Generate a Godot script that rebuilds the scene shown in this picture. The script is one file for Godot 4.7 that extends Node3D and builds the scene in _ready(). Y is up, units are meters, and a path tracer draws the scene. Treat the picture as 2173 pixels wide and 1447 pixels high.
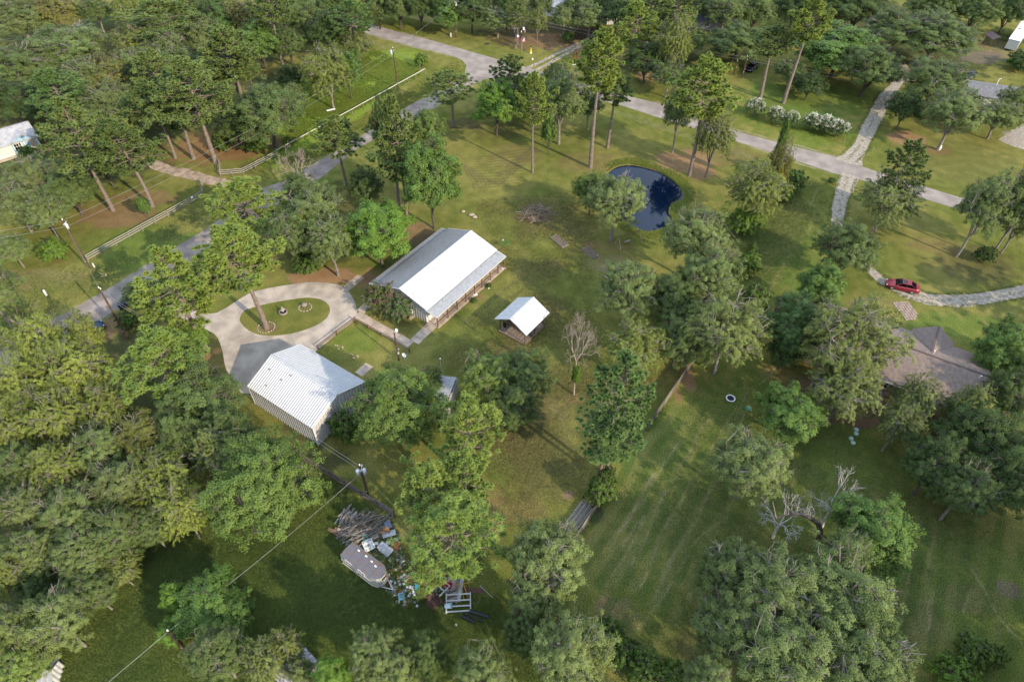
extends Node3D
# Seen from about seventy metres up: a metal-roofed house, its garage and yard among pines and oaks.

var rng := RandomNumberGenerator.new()
var used := {}
var mats := {}
var protos := {}
var flat := 0xFFFFFFFF


func _ready():
	rng.seed = 4711
	var cam := Camera3D.new()
	cam.name = "camera"
	cam.position = Vector3(0, 70, 0)
	cam.rotation_degrees = Vector3(-45.5, 0, 0)
	cam.fov = 53.07
	cam.near = 0.5
	cam.far = 3000.0
	add_child(cam)
	var env := Environment.new()
	var psm := ProceduralSkyMaterial.new()
	psm.sky_top_color = Color(0.62, 0.70, 0.80)
	psm.sky_horizon_color = Color(0.90, 0.90, 0.89)
	psm.sky_curve = 0.13
	psm.sky_energy_multiplier = 1.3
	psm.ground_horizon_color = Color(0.55, 0.58, 0.55)
	psm.ground_bottom_color = Color(0.25, 0.28, 0.2)
	var clouds := FastNoiseLite.new()
	clouds.seed = 9
	clouds.frequency = 0.006
	clouds.fractal_octaves = 4
	psm.sky_cover = cloud_cover(clouds)
	psm.sky_cover_modulate = Color(1, 1, 1, 0.5)
	var sky := Sky.new()
	sky.sky_material = psm
	env.background_mode = Environment.BG_SKY
	env.sky = sky
	env.tonemap_mode = Environment.TONE_MAPPER_LINEAR
	env.tonemap_exposure = 1.27
	env.sdfgi_enabled = true
	env.ssao_enabled = true
	env.ssil_enabled = true
	var we := WorldEnvironment.new()
	we.name = "environment"
	we.environment = env
	add_child(we)
	var sun := DirectionalLight3D.new()
	sun.name = "sun"
	sun.light_energy = 1.5
	sun.light_color = Color(1.0, 0.93, 0.81)
	sun.light_angular_distance = 0.6
	sun.shadow_enabled = true
	add_child(sun)
	sun.look_at_from_position(Vector3.ZERO, Vector3(-0.725 * 0.882, -0.47, -0.688 * 0.882), Vector3.UP)

	make_materials()
	setting()
	structures()
	fences_and_poles()
	objects()
	make_protos()
	plant_trees()
	ground_cover()


func cloud_cover(nz: FastNoiseLite) -> ImageTexture:
	var im := nz.get_seamless_image(512, 256)
	im.convert(Image.FORMAT_RGBA8)
	var d := im.get_data()
	for i in d.size() / 4:
		var v: float = clampf((d[i * 4] / 255.0 - 0.42) * 3.2, 0.0, 1.0)
		d[i * 4] = int(255 * 0.93)
		d[i * 4 + 1] = int(255 * 0.93)
		d[i * 4 + 2] = int(255 * 0.95)
		d[i * 4 + 3] = int(255 * v)
	return ImageTexture.create_from_image(Image.create_from_data(512, 256, false, Image.FORMAT_RGBA8, d))


# ---------------------------------------------------------------- naming
func numbered(called: String) -> String:
	if not used.has(called):
		used[called] = 0
		return called
	used[called] += 1
	return "%s_%03d" % [called, used[called]]


func tag(o: Node3D, label: String, category := "", group := "", kind := ""):
	if label:
		o.set_meta("label", label)
	if category:
		o.set_meta("category", category)
	if group:
		o.set_meta("group", group)
	if kind:
		o.set_meta("kind", kind)
	return o


func thing(called: String, label: String, category: String, at := Vector3.ZERO, turn := 0.0, group := "") -> Node3D:
	var o := Node3D.new()
	o.name = numbered(called)
	add_child(o)
	o.position = at
	o.rotation.y = turn
	tag(o, label, category, group)
	return o


func put(called: String, st, m: Material, parent: Node = self) -> MeshInstance3D:
	var o := MeshInstance3D.new()
	if st is SurfaceTool:
		st.generate_normals()
		o.mesh = st.commit()
	else:
		o.mesh = st
	o.material_override = m
	o.name = numbered(called) if parent == self else called
	parent.add_child(o, true)
	return o


func structure(called: String, st, m: Material) -> MeshInstance3D:
	var o := put(called, st, m)
	o.set_meta("kind", "structure")
	return o


func v3(p: Vector2, y := 0.0) -> Vector3:
	return Vector3(p.x, y, p.y)


func turn_of(u: Vector2) -> float:
	return atan2(-u.y, u.x)


# ---------------------------------------------------------------- shapes
func mb() -> SurfaceTool:
	var st := SurfaceTool.new()
	st.begin(Mesh.PRIMITIVE_TRIANGLES)
	st.set_smooth_group(flat)
	return st


func tri(st: SurfaceTool, a: Vector3, b: Vector3, c: Vector3):  # counter-clockwise from outside
	st.add_vertex(a)
	st.add_vertex(c)
	st.add_vertex(b)


func quad(st: SurfaceTool, a: Vector3, b: Vector3, c: Vector3, d: Vector3):
	tri(st, a, b, c)
	tri(st, a, c, d)


func box(st: SurfaceTool, c: Vector3, s: Vector3, b := Basis()):
	var h := s * 0.5
	var p := []
	for i in 8:
		p.append(c + b * Vector3(h.x if i & 1 else -h.x, h.y if i & 2 else -h.y, h.z if i & 4 else -h.z))
	quad(st, p[4], p[5], p[7], p[6])
	quad(st, p[1], p[0], p[2], p[3])
	quad(st, p[5], p[1], p[3], p[7])
	quad(st, p[0], p[4], p[6], p[2])
	quad(st, p[6], p[7], p[3], p[2])
	quad(st, p[0], p[1], p[5], p[4])


func bar(st: SurfaceTool, a: Vector3, b: Vector3, w: float, h: float):  # a square beam from a to b
	var d := b - a
	var x := d.normalized()
	var z := x.cross(Vector3.UP if absf(x.y) < 0.95 else Vector3.RIGHT).normalized()
	box(st, (a + b) * 0.5, Vector3(d.length(), h, w), Basis(x, z.cross(x), z))


func tube(st: SurfaceTool, a: Vector3, b: Vector3, r0: float, r1: float, n := 8, capped := true):
	var x := (b - a).normalized()
	var u := x.cross(Vector3.UP if absf(x.y) < 0.9 else Vector3.RIGHT).normalized()
	var w := x.cross(u)
	var ra := []
	var rb := []
	for i in n:
		var t := TAU * i / n
		var d := u * cos(t) + w * sin(t)
		ra.append(a + d * r0)
		rb.append(b + d * r1)
	st.set_smooth_group(0)
	for i in n:
		var j := (i + 1) % n
		quad(st, ra[i], ra[j], rb[j], rb[i])
	st.set_smooth_group(flat)
	if capped:
		for i in range(1, n - 1):
			tri(st, ra[0], ra[i + 1], ra[i])
			tri(st, rb[0], rb[i], rb[i + 1])


func lathe(st: SurfaceTool, at: Vector3, prof: Array, n := 14):  # [radius, height] pairs from the bottom up
	st.set_smooth_group(0)
	for k in prof.size() - 1:
		for i in n:
			var t0 := TAU * i / n
			var t1 := TAU * (i + 1) / n
			var a := at + Vector3(cos(t0) * prof[k][0], prof[k][1], -sin(t0) * prof[k][0])
			var b := at + Vector3(cos(t1) * prof[k][0], prof[k][1], -sin(t1) * prof[k][0])
			var c := at + Vector3(cos(t1) * prof[k + 1][0], prof[k + 1][1], -sin(t1) * prof[k + 1][0])
			var d := at + Vector3(cos(t0) * prof[k + 1][0], prof[k + 1][1], -sin(t0) * prof[k + 1][0])
			if prof[k][0] > 0.0005:
				tri(st, a, b, c)
			if prof[k + 1][0] > 0.0005:
				tri(st, a, c, d)
	st.set_smooth_group(flat)


func ccw(poly: PackedVector2Array) -> PackedVector2Array:
	var q := poly.duplicate()
	if Geometry2D.is_polygon_clockwise(q):
		q.reverse()
	return q


func sheet(st: SurfaceTool, poly: PackedVector2Array, y0: float, y1: float, sides := true):  # a flat slab over a polygon in x and z
	var q := ccw(poly)
	var ix := Geometry2D.triangulate_polygon(q)
	if ix.is_empty():
		print("cannot fill a polygon of ", q.size(), " at ", q[0])
	for i in ix.size() / 3:
		var a := v3(q[ix[i * 3]], y1)
		var b := v3(q[ix[i * 3 + 1]], y1)
		var c := v3(q[ix[i * 3 + 2]], y1)
		if (b - a).cross(c - a).y < 0:
			tri(st, a, c, b)
		else:
			tri(st, a, b, c)
	if sides:
		for i in q.size():
			var a := q[i]
			var b := q[(i + 1) % q.size()]
			quad(st, v3(a, y1), v3(b, y1), v3(b, y0), v3(a, y0))


func ribbed(st: SurfaceTool, a: Vector3, along: Vector3, down: Vector3, pitch: float, rib: float, h: float):
	# a ribbed metal sheet: a is its upper corner, along the ridge, down the slope
	var nrm := down.cross(along).normalized()
	if nrm.y < -0.01 or (absf(nrm.y) <= 0.01 and false):
		nrm = -nrm
	var n := maxi(1, int(along.length() / pitch))
	var e := along / n
	var r := along.normalized() * rib
	for i in n:
		var o := a + e * i
		var pts := [o, o + r * 0.3 + nrm * h, o + r * 0.7 + nrm * h, o + r, o + e]
		for k in 4:
			var p: Vector3 = pts[k]
			var q: Vector3 = pts[k + 1]
			if (down.cross(q - p)).dot(nrm) > 0:
				quad(st, p, p + down, q + down, q)
			else:
				quad(st, p, q, q + down, p + down)


func plate(st: SurfaceTool, a: Vector3, b: Vector3, c: Vector3, d: Vector3, t: float):  # a board of thickness t below the face a b c d
	var n := (b - a).cross(c - a).normalized() * t
	quad(st, a, b, c, d)
	quad(st, d - n, c - n, b - n, a - n)
	var p := [a, b, c, d]
	for i in 4:
		var x: Vector3 = p[i]
		var y: Vector3 = p[(i + 1) % 4]
		quad(st, x - n, y - n, y, x)


func unit_box() -> BoxMesh:
	if not protos.has("unit_box"):
		protos["unit_box"] = BoxMesh.new()
	return protos["unit_box"]


func piece(called: String, parent: Node, c: Vector3, s: Vector3, m: Material, rot := Basis()) -> MeshInstance3D:
	var o := put(called, unit_box(), m, parent)
	o.transform = Transform3D(rot * Basis.from_scale(s), c)
	return o


# ---------------------------------------------------------------- materials
func lin(r: float, g: float, b: float) -> Color:
	return Color(r, g, b).linear_to_srgb()


func noise_tex(seed_: int, freq: float, lo: Color, hi: Color, octaves := 4, size := 256) -> NoiseTexture2D:
	var n := FastNoiseLite.new()
	n.seed = seed_
	n.frequency = freq
	n.fractal_octaves = octaves
	var t := NoiseTexture2D.new()
	t.width = size
	t.height = size
	t.seamless = true
	t.noise = n
	var g := Gradient.new()
	g.set_color(0, lo)
	g.set_color(1, hi)
	g.set_offset(0, 0.25)
	g.set_offset(1, 0.75)
	t.color_ramp = g
	return t


func mat(key: String, c: Color, rough := 0.8, metal := 0.0, vary := 0.0, tex_scale := 0.7) -> StandardMaterial3D:
	if mats.has(key):
		return mats[key]
	var m := StandardMaterial3D.new()
	m.resource_name = key
	m.albedo_color = c
	m.roughness = rough
	m.metallic = metal
	if vary > 0.0:
		var k: String = "speckle%d" % int(vary * 100)
		if not mats.has(k):
			mats[k] = noise_tex(3, 0.009, Color(1 - vary, 1 - vary, 1 - vary), Color(1, 1, 1), 7, 512)
		m.albedo_texture = mats[k]
		m.uv1_triplanar = true
		m.uv1_world_triplanar = true
		m.uv1_scale = Vector3.ONE * tex_scale
	mats[key] = m
	return m


func make_materials():
	mat("concrete", lin(0.46, 0.388, 0.322), 0.9, 0.0, 0.16, 0.07)
	mat("walk", lin(0.47, 0.375, 0.30), 0.9, 0.0, 0.14, 0.1)
	mat("asphalt", lin(0.285, 0.237, 0.208), 0.9, 0.0, 0.2, 0.05)
	mat("asphalt_pale", lin(0.31, 0.262, 0.232), 0.9, 0.0, 0.14, 0.05)
	mat("gravel", lin(0.37, 0.322, 0.275), 0.95, 0.0, 0.3, 0.9)
	mat("dirt", lin(0.40, 0.30, 0.22), 0.95, 0.0, 0.22, 0.12)
	mats["gravel"].albedo_texture = noise_tex(17, 0.02, Color(0.84, 0.83, 0.78), Color(1, 1, 1), 7, 512)
	mats["gravel"].uv1_scale = Vector3.ONE * 0.13
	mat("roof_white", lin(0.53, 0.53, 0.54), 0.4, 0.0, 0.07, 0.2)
	mat("roof_garage", lin(0.45, 0.455, 0.47), 0.4, 0.0, 0.06, 0.2)
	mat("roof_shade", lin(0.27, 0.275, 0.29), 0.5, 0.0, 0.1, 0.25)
	mat("roof_grey", lin(0.34, 0.345, 0.36), 0.45, 0.0, 0.1, 0.25)
	mat("wall_metal", lin(0.52, 0.51, 0.51), 0.5, 0.0, 0.08, 0.4)
	mat("trim_white", lin(0.68, 0.67, 0.65), 0.6)
	mat("timber", lin(0.20, 0.12, 0.07), 0.85, 0.0, 0.3, 0.8)
	mat("deck", lin(0.27, 0.20, 0.155), 0.85, 0.0, 0.3, 0.9)
	mat("old_wood", lin(0.33, 0.29, 0.25), 0.9, 0.0, 0.35, 0.9)
	mat("old_wood_dark", lin(0.17, 0.135, 0.11), 0.9, 0.0, 0.35, 0.9)
	mat("fence_rail", lin(0.42, 0.385, 0.34), 0.9, 0.0, 0.25, 0.9)
	mat("pole_wood", lin(0.13, 0.075, 0.05), 0.9, 0.0, 0.3, 0.9)
	mat("glass_dark", Color(0.03, 0.04, 0.05), 0.06)
	mat("steel", lin(0.55, 0.56, 0.58), 0.4, 0.2)
	mat("wire", lin(0.32, 0.32, 0.32), 0.5)
	mat("white", lin(0.78, 0.78, 0.76), 0.6)
	mat("black", lin(0.02, 0.02, 0.022), 0.6)
	mat("rubber", lin(0.025, 0.025, 0.026), 0.85)
	mat("bark_pine", lin(0.27, 0.215, 0.18), 0.95, 0.0, 0.3, 0.9)
	mat("bark_oak", lin(0.29, 0.26, 0.225), 0.95, 0.0, 0.3, 0.9)
	mat("bark_dark", lin(0.12, 0.10, 0.085), 0.95, 0.0, 0.3, 0.9)
	mat("bark_bare", lin(0.44, 0.36, 0.31), 0.95, 0.0, 0.3, 0.9)
	mat("bark_snag", lin(0.68, 0.64, 0.60), 0.95, 0.0, 0.3, 0.9)
	mat("stone", lin(0.36, 0.31, 0.26), 0.9, 0.0, 0.3, 0.9)
	mat("rust", lin(0.30, 0.12, 0.05), 0.9, 0.0, 0.5, 0.9)
	mat("shingle", lin(0.245, 0.188, 0.160), 0.95, 0.0, 0.16, 0.3)
	mat("shingle_grey", lin(0.24, 0.235, 0.25), 0.95, 0.0, 0.3, 0.45)
	mat("brick_wall", lin(0.30, 0.21, 0.165), 0.9, 0.0, 0.25, 0.6)


func leaf_mat(tone: Color) -> StandardMaterial3D:
	var key := "leaf%.2f_%.2f_%.2f" % [tone.r, tone.g, tone.b]
	if not mats.has(key):
		var m := StandardMaterial3D.new()
		m.resource_name = "foliage"
		m.albedo_color = tone.linear_to_srgb()
		m.vertex_color_use_as_albedo = true
		m.roughness = 0.6
		m.metallic_specular = 0.35
		m.backlight_enabled = true
		m.backlight = Color(0.4, 0.46, 0.26)
		m.cull_mode = BaseMaterial3D.CULL_DISABLED
		mats[key] = m
	return mats[key]


# ---------------------------------------------------------------- the setting
const GX0 := -168.0
const GZ0 := -232.0
const GW := 336.0
const GD := 240.0
const TW := 1680
const TD := 1200
var pond_edge := PackedVector2Array()


func area(tex: PackedVector2Array) -> Rect2:
	var r := Rect2(tex[0], Vector2.ZERO)
	for p in tex:
		r = r.expand(p)
	return r


func edge_distance(p: Vector2, poly: PackedVector2Array) -> float:  # positive inside
	var d := 1e9
	for i in poly.size():
		d = minf(d, p.distance_to(Geometry2D.get_closest_point_to_segment(p, poly[i], poly[(i + 1) % poly.size()])))
	return d if Geometry2D.is_point_in_polygon(p, poly) else -d


func ground_height(p: Vector2) -> float:
	if absf(p.x - pond_mid.x) > 14 or absf(p.y - pond_mid.y) > 14:
		return 0.0
	return -1.3 * smoothstep(-1.0, 2.0, edge_distance(p, pond_edge))


var pond_mid := Vector2.ZERO


func smooth_closed(q: PackedVector2Array) -> PackedVector2Array:
	var o := PackedVector2Array()
	var n := q.size()
	for i in n:
		for t in [0.0, 0.33, 0.67]:
			o.append(q[i].cubic_interpolate(q[(i + 1) % n], q[(i - 1 + n) % n], q[(i + 2) % n], t))
	return o


func ground_picture() -> ImageTexture:
	# colours of turf, bare soil and worn tracks, in real-world reflectance
	var n := TW * TD
	var r := PackedFloat32Array()
	var g := PackedFloat32Array()
	var b := PackedFloat32Array()
	r.resize(n)
	g.resize(n)
	b.resize(n)
	var coarse := FastNoiseLite.new()
	coarse.seed = 5
	coarse.frequency = 0.011
	coarse.fractal_octaves = 5
	var fine := FastNoiseLite.new()
	fine.seed = 8
	fine.frequency = 0.07
	fine.fractal_octaves = 4
	var ci := coarse.get_image(TW, TD)
	ci.convert(Image.FORMAT_L8)
	var fi := fine.get_image(TW, TD)
	fi.convert(Image.FORMAT_L8)
	var cd := ci.get_data()
	var fd := fi.get_data()
	for i in n:
		var c := clampf((cd[i] - 80) / 110.0, 0.0, 1.0)
		var f := fd[i] / 255.0
		var k := clampf(0.12 + c * 0.7 + (f - 0.5) * 0.6, 0.0, 1.0)
		var s := 0.84 + 0.32 * f
		r[i] = lerpf(0.126, 0.218, k) * s
		g[i] = lerpf(0.142, 0.193, k) * s
		b[i] = lerpf(0.030, 0.058, k) * s
	# [centre x, centre z, radius x, radius z, turn, reflectance r g b, strength]
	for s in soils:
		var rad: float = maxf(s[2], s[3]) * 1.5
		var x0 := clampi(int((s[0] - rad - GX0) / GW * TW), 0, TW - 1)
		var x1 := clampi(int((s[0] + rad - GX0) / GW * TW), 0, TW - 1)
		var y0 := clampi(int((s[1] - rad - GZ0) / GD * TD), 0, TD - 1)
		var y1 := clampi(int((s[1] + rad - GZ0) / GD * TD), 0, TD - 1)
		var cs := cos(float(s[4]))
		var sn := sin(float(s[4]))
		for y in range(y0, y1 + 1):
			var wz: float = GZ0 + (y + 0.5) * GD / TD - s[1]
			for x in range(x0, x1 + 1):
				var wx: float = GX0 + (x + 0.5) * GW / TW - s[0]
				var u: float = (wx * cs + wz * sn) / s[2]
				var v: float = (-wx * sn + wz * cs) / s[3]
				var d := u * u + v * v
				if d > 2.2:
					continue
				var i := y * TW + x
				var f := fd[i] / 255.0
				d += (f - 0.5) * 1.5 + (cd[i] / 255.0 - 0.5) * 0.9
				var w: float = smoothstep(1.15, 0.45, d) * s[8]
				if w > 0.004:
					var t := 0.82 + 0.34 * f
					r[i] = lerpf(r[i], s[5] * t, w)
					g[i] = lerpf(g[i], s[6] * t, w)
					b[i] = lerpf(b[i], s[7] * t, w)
	# worn lines left by a mower or a wheel: [x0, z0, x1, z1, width, r, g, b, strength]
	for s in tracks:
		var a := Vector2(s[0], s[1])
		var e := Vector2(s[2], s[3])
		var steps := int(a.distance_to(e) / 0.1)
		var side := (e - a).normalized().orthogonal()
		for k in steps:
			var tt := float(k) / steps
			var p := a.lerp(e, tt) + side * (coarse.get_noise_2d(a.x * 9 + k * 0.6, a.y * 9) * 0.9)
			var patchy := clampf(0.75 + 1.6 * fine.get_noise_2d(k * 0.5, a.x * 3 + a.y), 0.0, 1.0)
			var hw: float = s[4] * 0.32
			var o := -hw
			while o <= hw:
				var q: Vector2 = p + side * o
				var x := int((q.x - GX0) / GW * TW)
				var y := int((q.y - GZ0) / GD * TD)
				if x >= 0 and y >= 0 and x < TW and y < TD:
					var i := y * TW + x
					var w: float = s[8] * patchy * 0.3
					r[i] = lerpf(r[i], s[5], w)
					g[i] = lerpf(g[i], s[6], w)
					b[i] = lerpf(b[i], s[7], w)
				o += 0.1
	var lut := PackedByteArray()
	lut.resize(2001)
	for i in 2001:
		lut[i] = int(255.0 * pow(i / 2000.0, 1.0 / 2.2) + 0.5)
	var px := PackedByteArray()
	px.resize(n * 3)
	for i in n:
		px[i * 3] = lut[mini(2000, int(r[i] * 2500.0))]
		px[i * 3 + 1] = lut[mini(2000, int(g[i] * 2500.0))]
		px[i * 3 + 2] = lut[mini(2000, int(b[i] * 2500.0))]
	return ImageTexture.create_from_image(Image.create_from_data(TW, TD, false, Image.FORMAT_RGB8, px))


func setting():
	for p in [Vector2(18.84, -114.25), Vector2(20.26, -115.78), Vector2(22.15, -116.46), Vector2(23.96, -116.29), Vector2(25.83, -115.44), Vector2(27.5, -114.43), Vector2(29.04, -112.78), Vector2(30.28, -110.66), Vector2(31.02, -108.75), Vector2(31.21, -106.87), Vector2(30.72, -105.05), Vector2(29.54, -104.15), Vector2(28.55, -103.26), Vector2(27.8, -101.8), Vector2(27.57, -100.36), Vector2(27.88, -99.21), Vector2(27.28, -97.54), Vector2(26.13, -96.44), Vector2(24.7, -95.5), Vector2(23.04, -95.23), Vector2(21.39, -96.17), Vector2(19.99, -98.1), Vector2(18.62, -100.65), Vector2(17.31, -104.15), Vector2(16.59, -107.51), Vector2(17.12, -111.31)]:
		pond_edge.append(p)
	pond_edge = smooth_closed(pond_edge)
	pond_mid = area(pond_edge).get_center()

	# the ground, one sheet: a fine grid where it is seen, with the pond's bowl in it, and a wide skirt round that
	var nx := 240
	var nz := 170
	var vs := PackedVector3Array()
	var uv := PackedVector2Array()
	var uv2 := PackedVector2Array()
	var ix := PackedInt32Array()
	var xs := PackedFloat32Array()
	var zs := PackedFloat32Array()
	for i in nx + 1:
		xs.append(GX0 + GW * i / nx)
	for j in nz + 1:
		zs.append(GZ0 + GD * j / nz)
	var pr := area(pond_edge).grow(2.5)
	for i in 80:
		xs.append(pr.position.x + pr.size.x * i / 79.0)
		zs.append(pr.position.y + pr.size.y * i / 79.0)
	for far in [-1400.0, -700.0, 700.0, 1400.0]:
		xs.append(far)
		zs.append(far)
	xs.sort()
	zs.sort()
	for z in zs:
		for x in xs:
			vs.append(Vector3(x, ground_height(Vector2(x, z)), z))
			uv.append(Vector2((x - GX0) / GW, (z - GZ0) / GD))
			uv2.append(Vector2(x, z) / 11.0)
	var w := xs.size()
	for j in zs.size() - 1:
		for i in w - 1:
			var a := j * w + i
			ix.append_array([a, a + 1, a + w + 1, a, a + w + 1, a + w])
	var gm := ArrayMesh.new()
	var arr := []
	arr.resize(Mesh.ARRAY_MAX)
	arr[Mesh.ARRAY_VERTEX] = vs
	arr[Mesh.ARRAY_TEX_UV] = uv
	arr[Mesh.ARRAY_TEX_UV2] = uv2
	arr[Mesh.ARRAY_INDEX] = ix
	var nn := PackedVector3Array()
	nn.resize(vs.size())
	for i in vs.size():
		var p := Vector2(vs[i].x, vs[i].z)
		var nrm := Vector3.UP
		if pr.has_point(p):
			var e := 0.25
			nrm = Vector3(ground_height(p - Vector2(e, 0)) - ground_height(p + Vector2(e, 0)), 2 * e, ground_height(p - Vector2(0, e)) - ground_height(p + Vector2(0, e))).normalized()
		nn[i] = nrm
	arr[Mesh.ARRAY_NORMAL] = nn
	gm.add_surface_from_arrays(Mesh.PRIMITIVE_TRIANGLES, arr)
	var turf := mat("turf", Color(1, 1, 1), 1.0)
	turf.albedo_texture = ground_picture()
	turf.metallic_specular = 0.1
	turf.detail_enabled = true
	turf.detail_blend_mode = BaseMaterial3D.BLEND_MODE_MUL
	turf.detail_uv_layer = BaseMaterial3D.DETAIL_UV_2
	turf.detail_albedo = noise_tex(21, 0.11, Color(0.66, 0.68, 0.64), Color(1, 1, 1), 4, 512)
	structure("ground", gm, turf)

	var ws := mb()
	sheet(ws, PackedVector2Array([pr.position, Vector2(pr.end.x, pr.position.y), pr.end, Vector2(pr.position.x, pr.end.y)]), -0.25, -0.25, false)
	# only the part over the bowl
	ws = mb()
	var wide := Geometry2D.offset_polygon(pond_edge, 0.7)
	sheet(ws, wide[0], -0.26, -0.26, false)
	var water := mat("water", lin(0.003, 0.010, 0.030), 0.03)
	water.metallic_specular = 0.48
	var pond := structure("pond_water", ws, water)
	tag(pond, "dark blue pond with a ring of bright grass round it", "pond")

	# roads
	var r1 := mb()
	sheet(r1, PackedVector2Array([Vector2(-79.49, -60.61), Vector2(-72.73, -67.15), Vector2(-68.26, -72.69), Vector2(-64.77, -77.62), Vector2(-61.63, -81.82), Vector2(-59.84, -84.47), Vector2(-57.11, -89.06), Vector2(-52.12, -96.21), Vector2(-45.85, -108.45), Vector2(-42.54, -110.67), Vector2(-38.69, -116.29), Vector2(-32.13, -125.58), Vector2(-28.18, -131.38), Vector2(-21.86, -141.39), Vector2(-18.96, -144.73), Vector2(-15.55, -148.17), Vector2(-11.09, -154.65), Vector2(-10.9, -162.32), Vector2(-4.11, -161.79), Vector2(-2.72, -157.91), Vector2(-4.64, -154.65), Vector2(-8.56, -151.25), Vector2(-15.38, -141.39), Vector2(-18.06, -137.95), Vector2(-30.87, -122.45), Vector2(-36.78, -110.03), Vector2(-38.09, -107.52), Vector2(-41.72, -103.73), Vector2(-44.11, -98.42), Vector2(-51.28, -88.07), Vector2(-55.84, -81.36), Vector2(-59.34, -76.13), Vector2(-60.98, -73.25), Vector2(-65.24, -67.89), Vector2(-70.14, -62.23), Vector2(-76.33, -55.35)]), 0.0, 0.006)
	structure("asphalt_road", r1, mat("asphalt", Color.WHITE))
	var r2 := mb()
	sheet(r2, PackedVector2Array([Vector2(-72.13, -211.98), Vector2(-39.21, -186.52), Vector2(-23.52, -177.51), Vector2(-12.81, -170.52), Vector2(-3.71, -164.45), Vector2(11.31, -154.65), Vector2(24.6, -145.64), Vector2(31.69, -141.83), Vector2(46.05, -129.41), Vector2(55.96, -123.36), Vector2(63.43, -119.23), Vector2(68.96, -114.27), Vector2(78.78, -107.06), Vector2(89.68, -99.4), Vector2(98.88, -93.15), Vector2(96.57, -89.31), Vector2(87.72, -95.67), Vector2(77.05, -103.14), Vector2(66.83, -110.19), Vector2(60.88, -113.44), Vector2(52.8, -119.76), Vector2(45.47, -125.21), Vector2(30.47, -135.64), Vector2(24.02, -140.52), Vector2(11.97, -146.78), Vector2(1.45, -151.49), Vector2(-5.07, -154.16), Vector2(-10.38, -155.9), Vector2(-10.7, -160.48), Vector2(-11.99, -163.65), Vector2(-13.95, -166.08), Vector2(-25.38, -172.23), Vector2(-38.3, -180.55), Vector2(-70.2, -204.41)]), 0.0, 0.012)
	structure("crossing_road", r2, mat("asphalt_pale", Color.WHITE))
	# ragged pale shoulders and worn patches of the roads are soil in the ground; the gravel and dirt ways lie on top
	var gd := mb()
	sheet(gd, ragged([Vector2(94.28, -162.32), Vector2(86.19, -150.53), Vector2(81.5, -145.18), Vector2(74.75, -134.41), Vector2(69.03, -124.65), Vector2(65.42, -120.47), Vector2(62.83, -118.53), Vector2(64.96, -116.97), Vector2(67.5, -115.95), Vector2(68.06, -118.01), Vector2(72.36, -125.21), Vector2(79.2, -135.64), Vector2(85.53, -145.87), Vector2(94.05, -157.91)], 0.2), 0.0, 0.016)
	structure("gravel_driveway", gd, mat("gravel", Color.WHITE))
	gd = mb()
	sheet(gd, ragged([Vector2(62.65, -113.93), Vector2(60.79, -110.51), Vector2(57.63, -103.59), Vector2(54.96, -96.49), Vector2(54.28, -90.57), Vector2(56.17, -86.85), Vector2(57.42, -82.04), Vector2(59.91, -78.27), Vector2(62.8, -76.56), Vector2(67.3, -75.92), Vector2(71.04, -76.45), Vector2(78.52, -78.16), Vector2(89.05, -80.47), Vector2(90.37, -82.73), Vector2(80.02, -81.03), Vector2(72.34, -79.14), Vector2(68.57, -78.7), Vector2(64.03, -78.92), Vector2(63.03, -80.02), Vector2(58.9, -82.61), Vector2(57.83, -86.37), Vector2(56.28, -91.85), Vector2(56.91, -96.49), Vector2(60.4, -104.03), Vector2(63.55, -108.61), Vector2(65.35, -111.96)], 0.18), 0.0, 0.016)
	structure("curved_gravel_driveway", gd, mat("gravel", Color.WHITE))
	gd = mb()
	sheet(gd, ragged([Vector2(107.12, -132.58), Vector2(101.07, -128.05), Vector2(98.49, -125.77), Vector2(100.1, -123.36), Vector2(101.6, -122.08), Vector2(108.41, -119.76), Vector2(117.08, -135.02)], 0.3), 0.0, 0.02)
	structure("gravel_parking_patch", gd, mat("gravel", Color.WHITE))
	gd = mb()
	sheet(gd, ragged([Vector2(-72.33, -118.88), Vector2(-68.21, -117.66), Vector2(-64.79, -115.44), Vector2(-63.02, -115.27), Vector2(-58.68, -113.27), Vector2(-54.71, -111.64), Vector2(-49.58, -109.71), Vector2(-45.9, -108.3), Vector2(-46.42, -105.99), Vector2(-50.8, -107.83), Vector2(-55.04, -109.24), Vector2(-60.21, -111.15), Vector2(-64.11, -112.45), Vector2(-69.03, -114.94)], 0.3), 0.0, 0.018)
	structure("dirt_driveway", gd, mat("dirt", Color.WHITE))
	for e in [[Vector2(1.49, -156.4), Vector2(3.97, -159.71), Vector2(17.8, -174.85), Vector2(23.04, -181.47)], [Vector2(5.37, -157.66), Vector2(8.86, -162.06), Vector2(17, -171.95), Vector2(24.75, -180.24)]]:
		gd = mb()
		var l := PackedVector2Array()
		var rr := PackedVector2Array()
		for i in e.size():
			var d: Vector2 = (e[mini(i + 1, 3)] - e[maxi(i - 1, 0)]).normalized().orthogonal() * 0.55
			l.append(e[i] + d)
			rr.append(e[i] - d)
		rr.reverse()
		l.append_array(rr)
		sheet(gd, ragged(l, 0.2), 0.0, 0.018)
		structure("wheel_track_path", gd, mat("track_soil", lin(0.36, 0.30, 0.235), 0.95, 0.0, 0.3, 0.23))
	gd = mb()
	sheet(gd, ragged([Vector2(36.55, -142.49), Vector2(38.15, -148.17), Vector2(39.87, -152.45), Vector2(42.04, -155.4), Vector2(42.9, -154.16), Vector2(41.77, -149.34), Vector2(39.48, -142.72)], 0.3), 0.0, 0.018)
	structure("side_dirt_driveway", gd, mat("dirt", Color.WHITE))

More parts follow.
